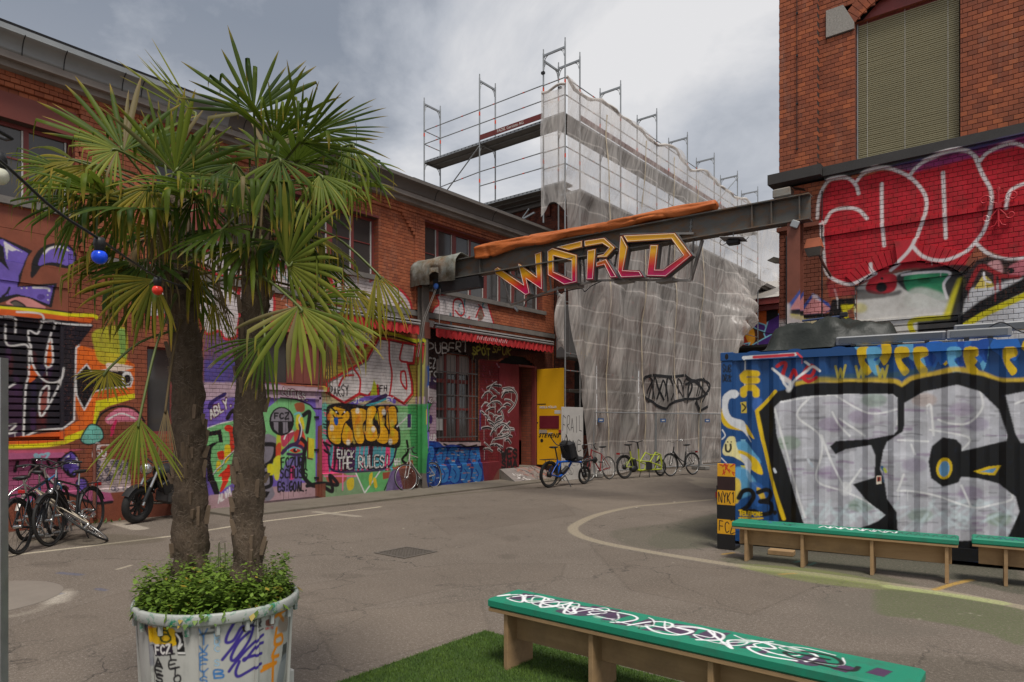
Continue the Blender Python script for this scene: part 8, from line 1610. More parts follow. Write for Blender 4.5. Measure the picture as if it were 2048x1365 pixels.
# black motorcycle behind the palms
def motorcycle():
    r = empty('motorcycle', (0,0,0), 0, 'black motorcycle with yellow fork stripe parked behind the palm trunk', 'motorcycle'); f = onZ(272, 1047); rear = f+Vector((-.40,.92,0))*1.3; place(r, rear, f, R(-7)); W_ = (f-rear).length; W_ = max(1.3, min(1.5, W_)); wr = .31; Mx = Matrix.Rotation(R(90), 3, 'X')
    for x in (0, W_):
        w = empty('wheel'); w.parent = r; w.location = (x,0,wr); part('tyre', m_tyre, w, lambda m: m.torus((0,0,0), wr-.06, .06, Mx, 30, 9)); part('rim', m_rimb, w, lambda m: m.torus((0,0,0), wr-.115, .02, Mx, 28, 6)); part('spokes', m_rimb, w, lambda m: [m.bar((0,0,0), ((wr-.12)*math.cos(a), 0, (wr-.12)*math.sin(a)), .03, .03) for a in np.linspace(0, 6.283, 10, endpoint=False)]); part('brake_disc', m_chrome, w, lambda m: m.torus((0,-.07,0), .12, .014, Mx, 24, 4))
    part('fork', m_chrome, r, lambda m: [m.tube([(W_,y,wr),(W_-.24,y,.86)], .024, 8) for y in (-.10,.10)]); part('fork_guard', m_blk, r, lambda m: [m.tube([(W_-.02,y,wr+.06),(W_-.12,y,.60)], .034, 8) for y in (-.10,.10)]); part('fork_stripe', M('yellow_stripe', (.55,.48,.02), .5), r, lambda m: m.tube([(W_-.0,-.14,.40),(W_-.06,-.14,.55)], .010, 5)); part('mudguard', m_blk, r, lambda m: mudguard(m, (W_,0,wr), wr+.03, R(30), R(150), .07))
    part('tank', m_blk, r, lambda m: m.ball((W_-.58,0,.82), .30, .16, .15, 16, 10)); part('seat', m_pack, r, lambda m: m.cbox((.30,0,.80), (.66,.24,.10), Matrix.Rotation(R(-5), 3, 'Y'), 0, .04)); part('tail', m_blk, r, lambda m: m.cbox((-.05,0,.84), (.35,.14,.09), Matrix.Rotation(R(14), 3, 'Y'), 0, .03)); part('engine', M('engine_metal', (.10,.10,.10), .45, .6), r, lambda m: [m.cbox((W_-.72,0,.40), (.42,.32,.26), None, 0, .05), m.tube([(W_-.62,0,.50),(W_-.48,0,.72)], .11, 12)]+[m.torus((W_-.60+.02*k,0,.54+.035*k), .125, .008, Matrix.Rotation(R(32), 3, 'Y'), 18, 4) for k in range(4)])
    part('side_panel', m_blk, r, lambda m: [m.cbox((W_-.50,s*.16,.62), (.34,.05,.24), Matrix.Rotation(R(25), 3, 'Y'), 0, .02) for s in (-1,1)]); part('exhaust', m_chrome, r, lambda m: m.tube(crom([(W_-.45,-.14,.50),(W_-.40,-.17,.30),(W_-.8,-.18,.24),(.25,-.20,.34),(-.15,-.21,.46)], False, 4), .034, 8)); part('handlebar', m_blk, r, lambda m: m.tube(crom([(W_-.42,-.38,1.06),(W_-.30,-.2,1.04),(W_-.26,0,.98),(W_-.30,.2,1.04),(W_-.42,.38,1.06)], False, 4), .015, 7)); part('headlamp', m_chrome, r, lambda m: m.ball((W_-.10,0,.90), .09, .10, .10, 14, 8)); part('mirror', m_blk, r, lambda m: [m.ball((W_-.34,s*.36,1.24), .02, .07, .05, 10, 6) for s in (-1,1)]); part('frame', m_blk, r, lambda m: [m.tube([(W_-.26,0,.92),(W_-.55,s*.10,.66),(.30,s*.12,.60),(0,s*.10,wr)], .022, 7) for s in (-1,1)]); part('kickstand', m_blk, r, lambda m: m.tube([(W_-.85,.14,.30),(W_-.80,.36,.0)], .014, 6))
motorcycle()
# low bike rack rail on the ground
rk = MB(); a, b = onZ(60, 1075, .05), onZ(136, 1062, .05); rk.tube([a, b], .022, 8)
for u in (.2, .5, .8):
    p = a.lerp(b, u); rk.tube(crom([p+Vector((0,0,-.045)), p+Vector((-.1,.1,.35)), p+Vector((-.3,.3,.38)), p+Vector((-.42,.42,-.045))], False, 5), .014, 7)
tag(rk.build('bike_rack', m_steel), 'low galvanised bike rack hoops among the parked bicycles on the left', 'bike rack')

# ------------------------------------------------------------------ planter tub, palms, herbs
TD = 3.62; TC = atD(437, 1190, TD); TCX, TCY = TC.x, TC.y; TR, TZ = .432, .752
def tub_r(z): return .36+(.405-.36)*z/.70
def onTub(px, py):
    r = ray(px, py); a = r[0]**2+r[1]**2; b = -2*(r[0]*TCX+r[1]*TCY); c = TCX**2+TCY**2-.371**2; k = (-b-math.sqrt(max(0, b*b-4*a*c)))/(2*a)
    return (math.atan2(r[1]*k-TCY, r[0]*k-TCX)*.4, EYE+r[2]*k)
TBC = Canvas('tub_paint', -1.27, 1.27, 0, .75, 320, onTub)
def zt_(*pts): return [(220+x/4.79, 1080+y/4.79) for x, y in pts]
def paint_tub():
    c = TBC; K = (26,24,28)
    for pg in (((780,690),(1010,682),(1010,752),(782,762)), ((1095,668),(1278,648),(1278,714),(1096,732)), ((1358,630),(1502,605),(1504,674),(1360,698)), ((612,700),(690,700),(690,765),(640,800),(615,780))): c.poly(zt_(*pg), (30,36,30))
    c.poly(zt_((350,850),(420,835),(620,850),(630,1010),(440,1000)), (206,166,20), 1, True); c.poly(zt_((360,670),(400,665),(400,730),(362,740)), (124,66,110)); c.line(zt_((360,790),(400,820)), 6, (40,110,60)); c.line(zt_((470,680),(500,690),(500,790)), 12, (206,170,30), .9); c.line(zt_((340,750),(410,830)), 5, (214,130,40))
    c.poly(zt_((412,1000),(600,990),(605,1105),(430,1115)), (34,26,40)); c.text('FCZ', zt_((435,1095))[0], zt_((590,1088))[0], 17, (214,210,206), 4, wild=.02)
    c.poly(zt_((625,880),(700,878),(722,1108),(650,1110)), (24,24,24)); c.line(zt_((640,900),(675,960),(655,1040),(690,1000)), 4, (210,208,204)); c.line(zt_((655,1085),(715,1085)), 4, (210,208,204), 1, False)
    c.line(zt_((430,800),(470,770),(520,800),(470,815),(440,795)), 3, K); c.text('by', zt_((540,830))[0], zt_((600,825))[0], 12, K, 3)
    for o in ((490,860),(500,900),(520,940)): c.oval(zt_((o[0]+20, o[1]))[0], 12, 10, (60,70,24), 1); c.oval(zt_((o[0]+20, o[1]))[0], 8, 6, (206,166,20), 1)
    for i, ch in enumerate('AES'): c.text(ch, zt_((425,1215+i*75))[0], zt_((520,1235+i*75))[0], 17, K, 5, wild=.05)
    for i, ch in enumerate('TETO'): c.text(ch, zt_((545+i*20,1165+i*72))[0], zt_((640+i*20,1150+i*72))[0], 14, K, 4, wild=.08)
    for i, ch in enumerate('VIVRFYS'): c.text(ch, zt_((860,925+i*76))[0], zt_((960,925+i*76))[0], 15, (52,110,168), 3, wild=.05)
    for i, ch in enumerate('EDC S'): c.text(ch, zt_((1000,930+i*70))[0], zt_((1070,930+i*70))[0], 12, (140,178,204), 2.5, wild=.05)
    c.text('B', zt_((1000,1330))[0], zt_((1120,1325))[0], 17, (52,110,168), 4)
    P_ = (58,44,128)
    for s in (((1190,780),(1125,900),(1110,980),(1180,960),(1250,840),(1290,830)), ((1290,830),(1190,1000),(1075,1150)), ((1340,820),(1365,830),(1330,960),(1240,1100),(1180,1160),(1160,1120),(1230,980),(1330,880)), ((1460,910),(1330,1030),(1200,1180),(1140,1265)), ((1460,985),(1400,1020),(1300,1150),(1290,1140),(1450,1090)), ((1240,1170),(1205,1270),(1230,1315),(1320,1270),(1450,1190))): c.line(zt_(*s), 6.5, P_)
    c.poly(zt_((1255,835),(1310,820),(1330,860),(1275,885)), (50,36,34)); c.line(zt_((1165,740),(1250,745),(1230,730)), 2.5, K); c.text('NEZR', zt_((1265,800))[0], zt_((1450,835))[0], 16, K, 3, wild=.1); c.line(zt_((1440,780),(1410,870),(1460,850)), 2.5, K)
    for s in (((870,900),(1020,880)), ((970,840),(1030,835))): c.line(zt_(*s), 5, (50,56,54), .8, False)
    O_ = (206,128,30)
    for s in (((1640,560),(1635,680),(1690,640)), ((1560,740),(1690,640)), ((1600,700),(1650,770)), ((1590,850),(1580,1000),(1650,980),(1640,910),(1590,930)), ((1600,1010),(1560,1120),(1620,1110)), ((1460,1260),(1600,1180),(1480,1220)), ((1570,1130),(1575,1365))): c.line(zt_(*s), 8, O_)
    c.poly(zt_((1485,770),(1560,755),(1565,810),(1490,825)), (110,50,36), .9, True); c.text('UNITE', zt_((1482,862))[0], zt_((1562,850))[0], 4.5, (180,50,46), 1.4, wild=.0); c.poly(zt_((1610,760),(1690,740),(1690,870),(1610,880)), (116,84,60), .6, True, 3); c.poly(zt_((1660,1010),(1700,980),(1700,1120),(1650,1180)), (50,52,54), .9); c.poly(zt_((1650,1150),(1700,1100),(1680,1365),(1620,1365)), (120,126,132), .8, True, 2)
    c.poly(zt_((345,780),(385,800),(400,930),(360,900)), (40,50,90), .8, True, 2); c.poly(zt_((370,940),(410,960),(420,1200),(390,1150)), (90,90,110), .6, True, 3); c.text('AH', zt_((1605,640))[0], zt_((1690,620))[0], 8, (60,96,160), 2)
    c.line(zt_((1540,690),(1580,640),(1560,730)), 4, (110,116,118), .9)
paint_tub(); TB_img = TBC.image()
def tub_mat():
    t = NT('painted_white_tub'); p = t.pos('object'); x = t.sep(p); a = t.math('MULTIPLY', t.math('ARCTAN2', x[1], x[0]), .4); pc, pa = paint_nodes(t, TBC, TB_img, a, x[2]); b = t.mix(t.noise(p, 6, 5), (.40,.40,.37), (.56,.55,.51)); b = t.mix(t.ramp(t.noise(t.scale3(p, (1,1,.3)), 9, 5, .7), [(.5, 0), (.75, .45)]), b, (.20,.20,.18))
    t.bump(t.noise(p, 40, 3), .1, .004); return t.set(t.mix(pa, b, pc), .5, 0, .4)
m_tub = tub_mat(); t_ = NT('tub_rim'); _p = t_.pos('object'); m_trim = t_.set(t_.mix(t_.ramp(t_.noise(_p, 7, 5, .7), [(.52, 0), (.60, 1)]), t_.mix(t_.noise(_p, 12, 4), (.30,.32,.30), (.46,.47,.44)), (.03,.20,.11)), .5, 0, .4)
PT = empty('planter_tub', (TCX, TCY, 0), 0, 'round white plastic tub covered in marker tags holding the palms', 'planter'); PT.scale = (.94, .94, 1)
part('tub', m_tub, PT, lambda m: m.lathe([(.34,0),(.36,.01),(tub_r(.35),.35),(tub_r(.70),.70)], (0,0,0), 64)); part('rim', m_trim, PT, lambda m: m.lathe([(.404,.69),(.428,.692),(.434,.70),(.434,.738),(.428,.748),(.412,.748),(.405,.735),(.403,.70)], (0,0,0), 64, None, 0, True, True))
[part('rib', m_tub, PT, lambda m: m.bar((tub_r(.2)*math.cos(a)+.004*math.cos(a), tub_r(.2)*math.sin(a)+.004*math.sin(a), .02), (.409*math.cos(a), .409*math.sin(a), .70), .014, .012)) for a in np.linspace(0, 2*math.pi, 9, endpoint=False)]; [part('lug', m_trim, PT, lambda m: m.cbox((.415*math.cos(a), .415*math.sin(a), .67), (.018,.018,.05))) for a in np.linspace(0.2, 2*math.pi+.2, 18, endpoint=False)]
part('soil', M('dark_soil', (.030,.022,.015), .95, var=.5, scale=30, bump=.8), PT, lambda m: m.lathe([(0,.70),(.2,.70),(.402,.685)], (0,0,0), 32))
wpz = atD(536, 1352, 3.75); o = MB(); o.cbox((0,0,.15), (.2,.2,.30), None, 0, .006); o = o.build('white_block', M('white_painted_block', (.50,.49,.47), .6), None, (wpz.x, wpz.y, 0)); tag(o, 'white block standing behind the planter tub', 'block')
# leaf helpers -----------------------------------------------------------------------------------
def leaf_mat(name, c0, c1, tip, rough=.55, trans=.26):
    t = NT(name); at = t.n('ShaderNodeAttribute', attribute_name='leafdata'); s = t.sep(at.outputs['Vector']); p = t.pos('object')
    g = t.mix(s[1], c0, c1); g = t.mix(t.math('MULTIPLY', t.noise(t.scale3(p, (9,9,2)), 5, 3), .5), g, dk(c0, .7)); g = t.mix(t.ramp(s[0], [(.80, 0), (.97, .9)]), g, tip); g = t.mix(t.ramp(s[2], [(.05, 0), (1.0, 1.0)]), g, (.20,.145,.075))
    t.set(g, rough, 0, .16); tr = t.n('ShaderNodeBsdfTranslucent'); t.L.new(t.mix(.5, g, (.16,.24,.03)), tr.inputs['Color']); mx = t.n('ShaderNodeMixShader'); mx.inputs[0].default_value = trans; t.L.new(t.b.outputs[0], mx.inputs[1]); t.L.new(tr.outputs[0], mx.inputs[2]); t.L.new(mx.outputs[0], t.out.inputs['Surface']); return t.mat
m_leafA = leaf_mat('palm_leaf_green', (.034,.068,.005), (.165,.205,.016), (.34,.22,.03)); m_leafP = leaf_mat('palm_leaf_pale', (.080,.125,.012), (.29,.30,.045), (.38,.27,.05)); m_leafY = leaf_mat('palm_leaf_yellowing', (.085,.10,.008), (.34,.26,.026), (.36,.19,.03)); m_leafD = leaf_mat('palm_leaf_dead', (.10,.070,.035), (.20,.145,.08), (.16,.10,.05), .8, .1); m_leafK = leaf_mat('palm_leaf_dark', (.018,.042,.004), (.085,.125,.011), (.26,.18,.03))
def palm_leaf(root, base, hub, axis, nrm, Rl, spread, mat, rs, droop=.25, broken=.25, nseg=18, dead=0.0, cone=.10, pet=.0065):
    axis = axis.normalized(); nrm = (nrm-axis*nrm.dot(axis)).normalized(); side = nrm.cross(axis)
    V, F, A = [], [], []; S = R(spread); nst = 9; G_z = Vector((0,0,-1)); tf = .42
    for i in range(nseg):
        f = (i+.5)/nseg*2-1; ph = f*S+rs.uniform(-.045,.045); d = (axis*math.cos(ph)+side*math.sin(ph)+nrm*cone*(.6+.4*math.cos(ph))).normalized(); across = (side*math.cos(ph)-axis*math.sin(ph)); L = Rl*(.80+.20*math.cos(ph*.75))*rs.uniform(.70,1.06); dphi = S/nseg*rs.uniform(.8,1.1)
        if rs.random() < .05: continue
        brk = rs.uniform(.42,.80) if rs.random() < broken*1.5 else 9; rr = rs.random(); dd = d.copy(); p = hub.copy(); o = len(V); n2 = nrm; tw = rs.uniform(-.5,.5); dl = dead*rs.uniform(.5,1.2) if dead else (rs.uniform(.3,.9) if rs.random() < .05 else 0)
        for k in range(nst+1):
            t = k/nst
            w = math.tan(dphi)*L*t*1.05 if t <= tf else math.tan(dphi)*L*tf*1.05*max(0, 1-((t-tf)/(1-tf))**3.2)*.9
            w = max(w, .0015 if k < nst else .0004); ac = (across+n2*tw*t).normalized(); dn = dd.cross(ac).normalized(); ridge = -dn*w*.55
            V += [p-ac*w, p-ridge, p+ac*w]; A += [(t, rr, dl)]*3
            st = L/nst; dd = (dd+G_z*droop*(.05+t*t)*.42).normalized()
            if t > brk: dd = (dd*.16+G_z*.95).normalized()
            p = p+dd*st
        for k in range(nst):
            for j in (0, 1): F.append((o+3*k+j, o+3*k+j+1, o+3*k+4+j, o+3*k+3+j))
    # petiole
    m = MB(); m.v = [tuple(v) for v in V]; m.f = F; m.m = [0]*len(F); m.sm = [True]*len(F); nb = len(V)
    b = Vector(base); mid = b.lerp(hub, .55)+Vector((0,0,.10*(hub-b).length*(.6 if hub.z > b.z else 1.1))); m.tube(crom([tuple(b), tuple(mid), tuple(hub), tuple(hub+axis*.035)], False, 4), [pet*1.9]+[pet]*10+[pet*.7]*2, 5, 1)
    ob = m.build('leaf', [mat, m_pet if not dead else m_leafD], root); me = ob.data; at = me.attributes.new('leafdata', 'FLOAT_VECTOR', 'POINT'); arr = np.zeros((len(me.vertices), 3), np.float32); arr[:nb] = np.array(A, np.float32); arr[nb:, 1] = .5; at.data.foreach_set('vector', arr.ravel()); return ob
m_pet = M('palm_petiole', (.10,.125,.030), .5, var=.3, scale=8)
def trunk(root, pts, rads, rs):
    pts = [Vector(p) for p in crom([tuple(p) for p in pts], False, 14)]; n = len(pts); k = 20; m = MB(); vs = []
    def rad(i): u = i/(n-1)*(len(rads)-1); a = int(min(u, len(rads)-2)); return rads[a]+(rads[a+1]-rads[a])*(u-a)
    for i, p in enumerate(pts):
        for j in range(k):
            a = 2*math.pi*j/k; q = rad(i)*(1+.07*math.sin(3*a+i*.8)+.05*math.sin(7*a-i*1.3)+rs.uniform(-.05,.05)+.05*math.sin(i*1.15)); vs.append((p.x+q*math.cos(a), p.y+q*math.sin(a), p.z+rs.uniform(-.006,.006)))
    m.add(vs, [(i*k+j, i*k+(j+1)%k, (i+1)*k+(j+1)%k, (i+1)*k+j) for i in range(n-1) for j in range(k)], 0, True)
    t = NT('palm_trunk_fibre'); p = t.pos('world'); c = t.mix(t.noise(t.scale3(p, (1,1,.35)), 60, 5, .7), (.060,.042,.030), (.25,.185,.130)); c = t.mix(t.ramp(t.noise(p, 7, 5, .7), [(.45, 0), (.75, .7)]), c, (.035,.025,.018)); t.bump(t.noise(t.scale3(p, (1,1,.3)), 90, 4, .8), 1.0, .02); mt = t.set(c, .9, 0, .2); m.build('trunk', mt, root)
    # cut leaf bases
    mb = M('old_leaf_base', (.17,.12,.08), .9, var=.5, scale=20)
    for i in range(int(n*.9)):
        u = rs.uniform(.03, .97); ii = int(u*(n-1)); p = pts[ii]; a = rs.uniform(0, 6.283); q = rad(ii)*.93; d = Vector((math.cos(a), math.sin(a), 0)); s = Vector((-d.y, d.x, 0)); h = rs.uniform(.05,.11); w = rs.uniform(.006,.011); out = rs.uniform(.004,.026); b = p+d*q
        part('leaf_base', mb, root, lambda mm: mm.add([b-s*w*1.5-d*.01, b+s*w*1.5-d*.01, b+s*w+d*out+Vector((0,0,h)), b-s*w+d*out+Vector((0,0,h)), b+d*.018, b+d*(out+.016)+Vector((0,0,h*.97))], [(0,4,5,3),(4,1,2,5),(3,5,2),(0,3,2,1),(0,1,4)]))
    # loose fibres
    nf = 2600; V = np.zeros((nf, 3, 3), np.float32)
    for f in range(nf):
        ii = rs.randint(0, n-2); p = pts[ii]; a = rs.uniform(0, 6.283); q = rad(ii)*rs.uniform(.96,1.03); d = Vector((math.cos(a), math.sin(a), 0)); s = Vector((-d.y, d.x, 0)); b = p+d*q+Vector((0,0,rs.uniform(0,.04))); e = b+d*rs.uniform(.002,.020)+s*rs.uniform(-.05,.05)+Vector((0,0,rs.uniform(-.03,.05))); V[f] = (b-Vector((0,0,.0012)), b+Vector((0,0,.0012)), e)
    me = bpy.data.meshes.new('trunk_fibre'); me.from_pydata(V.reshape(-1, 3).tolist(), [], [(3*i, 3*i+1, 3*i+2) for i in range(nf)]); me.materials.append(M('fibre', (.24,.19,.145), .9, var=.5, scale=40)); o = bpy.data.objects.new('trunk_fibre', me); COL.objects.link(o); o.parent = root; o['kind'] = 'stuff'
    return pts
CAMP = Vector((0,0,EYE))
def palm(label, tp, rads, crown, leaves, fill, seed):
    rs = random.Random(seed); root = empty('palm_tree', atD(*tp[0]), 0, label, 'palm tree', 'fan palms in the white tub'); root.location = (0,0,0)
    trunk(root, [atD(*p) for p in tp], rads, rs); C = atD(*crown)
    for L in leaves:
        hub, tip = atD(*L['hub']), atD(*L['tip']); ax = tip-hub; tocam = (CAMP-hub).normalized(); f = L.get('face', .6); nn = tocam*f+Vector((0,0,1))*(1-f); base = atD(*L['base']) if 'base' in L else C+Vector((rs.uniform(-.05,.05), rs.uniform(-.05,.05), rs.uniform(-.12,.12)))
        palm_leaf(root, base, hub, ax, nn, ax.length*L.get('k', 1.0), L.get('sp', 70), L.get('m', m_leafA), rs, L.get('dr', .25), L.get('br', .25), L.get('n', 18), L.get('dead', 0.0), L.get('cone', .10))
    for k in range(9):        # dry strands hanging below the crown
        a = k*.7+seed; b = C+Vector((math.cos(a)*.05, math.sin(a)*.05, -.10-.03*k)); hub = b+Vector((math.cos(a)*.16, math.sin(a)*.16, -.05)); palm_leaf(root, b, hub, Vector((math.cos(a)*.25, math.sin(a)*.25, -1)), Vector((math.cos(a), math.sin(a), .2)), rs.uniform(.28,.44), 22, m_leafD if k % 3 else m_leafY, rs, .4, .4, 9, .7 if k % 3 else 0, .05)
    for az, el, pl, Rl, m_ in fill:
        d = Vector((math.cos(R(az))*math.cos(R(el)), math.sin(R(az))*math.cos(R(el)), math.sin(R(el)))); base = C+Vector((0,0,-.10+.10*(el/90))); hub = base+d*pl+Vector((0,0,-.04 if el < 20 else .0)); ax = (d+Vector((0,0,-.35 if el < 40 else -.05))).normalized(); sd = ax.cross(Vector((0,0,1))); nn = sd.cross(ax); palm_leaf(root, base, hub, ax, nn if nn.length > .1 else Vector((0,-1,0)), Rl, rs.uniform(64, 98), m_, rs, rs.uniform(.2,.5), rs.uniform(.3,.6))
A_leaves = [
 dict(hub=(118,335,3.6), tip=(-22,372,3.5), sp=58, dr=.6, br=.45, face=.6, m=m_leafA),
 dict(hub=(170,395,3.5), tip=(40,500,3.45), sp=46, dr=.6, br=.4, face=.7, m=m_leafK),
 dict(hub=(392,232,3.95), tip=(266,110,3.95), sp=17, n=12, dr=.02, br=0, face=.95, m=m_leafP),
 dict(hub=(247,302,3.45), tip=(205,160,3.62), sp=72, dr=.12, br=.12, face=.75, m=m_leafA),
 dict(hub=(235,300,3.40), tip=(115,330,3.25), sp=70, dr=.5, br=.6, face=.6, m=m_leafP),
 dict(hub=(350,346,3.42), tip=(430,215,3.50), sp=82, dr=.10, br=.08, face=.8, m=m_leafA),
 dict(hub=(150,322,3.62), tip=(18,352,3.55), sp=62, dr=.7, br=.4, face=.5, m=m_leafY),
 dict(hub=(140,318,3.7), tip=(60,420,3.6), sp=50, dr=.6, br=.4, face=.6, m=m_leafA),
 dict(hub=(300,372,3.35), tip=(268,520,3.30), sp=62, dr=.7, br=.5, face=.8, m=m_leafY),
 dict(hub=(390,392,3.40), tip=(420,540,3.35), sp=58, dr=.7, br=.5, face=.8, m=m_leafK),
 dict(hub=(250,405,3.5), tip=(150,520,3.45), sp=60, dr=.6, br=.4, face=.7, m=m_leafK),
 dict(hub=(200,330,3.5), tip=(120,470,3.35), sp=55, dr=.6, br=.5, face=.7, m=m_leafY),
 dict(hub=(330,330,3.75), tip=(300,190,3.8), sp=65, dr=.1, br=.1, face=.7, m=m_leafK),
 dict(hub=(308,560,3.32), tip=(205,690,3.25), sp=66, dr=.6, br=.2, face=.8, m=m_leafY, base=(372,545,3.65)),
 dict(hub=(214,742,3.36), tip=(196,806,3.34), sp=84, dr=.3, br=.1, face=.9, m=m_leafY, base=(352,660,3.62)),
 dict(hub=(279,838,3.22), tip=(276,985,3.2), sp=44, dr=.2, br=.05, face=.95, m=m_leafP, n=18, base=(352,590,3.55)),
 dict(hub=(332,812,3.4), tip=(326,940,3.4), sp=14, n=14, dr=.3, br=.3, dead=.9, face=.9, m=m_leafD, base=(362,640,3.6)),
 dict(hub=(420,300,3.85), tip=(500,380,3.9), sp=70, dr=.35, br=.3, face=.6, m=m_leafK),
 dict(hub=(310,450,3.45), tip=(330,560,3.4), sp=40, dr=.8, br=.6, dead=.55, face=.8, m=m_leafD),
 dict(hub=(425,600,3.5), tip=(450,720,3.45), sp=24, n=16, dr=.5, br=.3, face=.8, m=m_leafY, base=(372,560,3.65)),
]
A_fill = [(75,20,.32,.44,m_leafK),(120,30,.32,.45,m_leafA),(165,10,.34,.45,m_leafA),(215,25,.30,.44,m_leafK),(265,15,.34,.44,m_leafA),(310,0,.32,.44,m_leafK),(350,10,.34,.44,m_leafA),(140,-30,.32,.42,m_leafK),(240,-25,.30,.42,m_leafY),(190,60,.30,.40,m_leafP),(90,65,.28,.38,m_leafA),(180,-42,.26,.46,m_leafK),(230,-50,.24,.44,m_leafY),(300,-40,.26,.46,m_leafK)]
B_leaves = [
 dict(hub=(508,224,3.45), tip=(528,62,3.50), sp=118, dr=.05, br=.28, face=.95, m=m_leafK, n=26, cone=.05),
 dict(hub=(632,262,3.55), tip=(812,270,3.55), sp=40, dr=.10, br=.10, face=.6, m=m_leafK, n=14),
 dict(hub=(600,285,3.35), tip=(722,190,3.3), sp=62, dr=.12, br=.12, face=.8, m=m_leafA),
 dict(hub=(655,325,3.5), tip=(785,400,3.42), sp=48, dr=.5, br=.4, face=.6, m=m_leafA),
 dict(hub=(560,318,3.2), tip=(578,470,3.15), sp=66, dr=.7, br=.6, face=.8, m=m_leafA),
 dict(hub=(470,330,3.35), tip=(420,440,3.3), sp=60, dr=.6, br=.45, face=.8, m=m_leafK),
 dict(hub=(640,350,3.3), tip=(690,470,3.22), sp=58, dr=.6, br=.5, face=.7, m=m_leafP),
 dict(hub=(573,527,3.22), tip=(728,480,3.12), sp=96, dr=.28, br=.14, face=.85, m=m_leafP, n=18),
 dict(hub=(597,612,3.15), tip=(606,800,3.12), sp=74, dr=.25, br=.55, face=.9, m=m_leafP, n=17, base=(402,548,3.64)),
 dict(hub=(610,605,3.25), tip=(745,630,3.2), sp=52, dr=.5, br=.2, face=.7, m=m_leafA, base=(400,572,3.64)),
 dict(hub=(674,632,3.3), tip=(752,742,3.25), sp=42, dr=.3, br=.2, face=.9, m=m_leafP, n=14),
 dict(hub=(753,546,3.45), tip=(806,690,3.42), sp=34, dr=.7, br=.2, face=.8, m=m_leafY, n=14, base=(560,440,3.6)),
 dict(hub=(700,572,3.5), tip=(756,700,3.48), sp=44, dr=.6, br=.2, face=.8, m=m_leafY, base=(545,470,3.6)),
 dict(hub=(530,676,3.3), tip=(448,790,3.22), sp=50, dr=.5, br=.2, face=.8, m=m_leafK, base=(512,560,3.58)),
 dict(hub=(565,470,3.4), tip=(660,400,3.3), sp=80, dr=.25, br=.2, face=.8, m=m_leafK),
 dict(hub=(650,630,3.4), tip=(690,790,3.38), sp=26, n=18, dr=.5, br=.4, dead=.8, face=.8, m=m_leafD, base=(530,560,3.58)),
 dict(hub=(520,480,3.45), tip=(505,600,3.42), sp=30, n=18, dr=.6, br=.5, dead=.8, face=.8, m=m_leafD),
 dict(hub=(590,405,3.35), tip=(640,520,3.28), sp=60, dr=.6, br=.5, face=.8, m=m_leafK),
 dict(hub=(700,290,3.45), tip=(742,430,3.4), sp=48, dr=.7, br=.5, face=.7, m=m_leafA),
]
B_fill = [(10,30,.30,.42,m_leafK),(60,20,.32,.44,m_leafA),(110,35,.32,.42,m_leafK),(160,30,.26,.38,m_leafA),(260,10,.32,.42,m_leafA),(320,5,.34,.44,m_leafK),(20,-20,.32,.42,m_leafY),(80,-25,.30,.42,m_leafK),(290,-25,.30,.40,m_leafK),(350,50,.30,.40,m_leafA),(130,60,.28,.40,m_leafK),(0,-35,.26,.44,m_leafK),(50,-45,.24,.42,m_leafY),(320,-38,.28,.46,m_leafA)]
palm('shorter left fan palm with the cable tied round its trunk', [(382,1150,3.72),(380,980,3.72),(376,800,3.71),(368,640,3.70),(356,500,3.70),(346,395,3.70)], [.092,.084,.080,.076,.074,.066], (345,405,3.68), A_leaves, A_fill, 21)
palm('taller right fan palm rising behind the planter rim', [(496,1160,3.58),(497,980,3.60),(500,800,3.62),(508,640,3.63),(516,500,3.64),(522,340,3.65)], [.078,.076,.074,.070,.066,.058], (520,375,3.63), B_leaves, B_fill, 33)
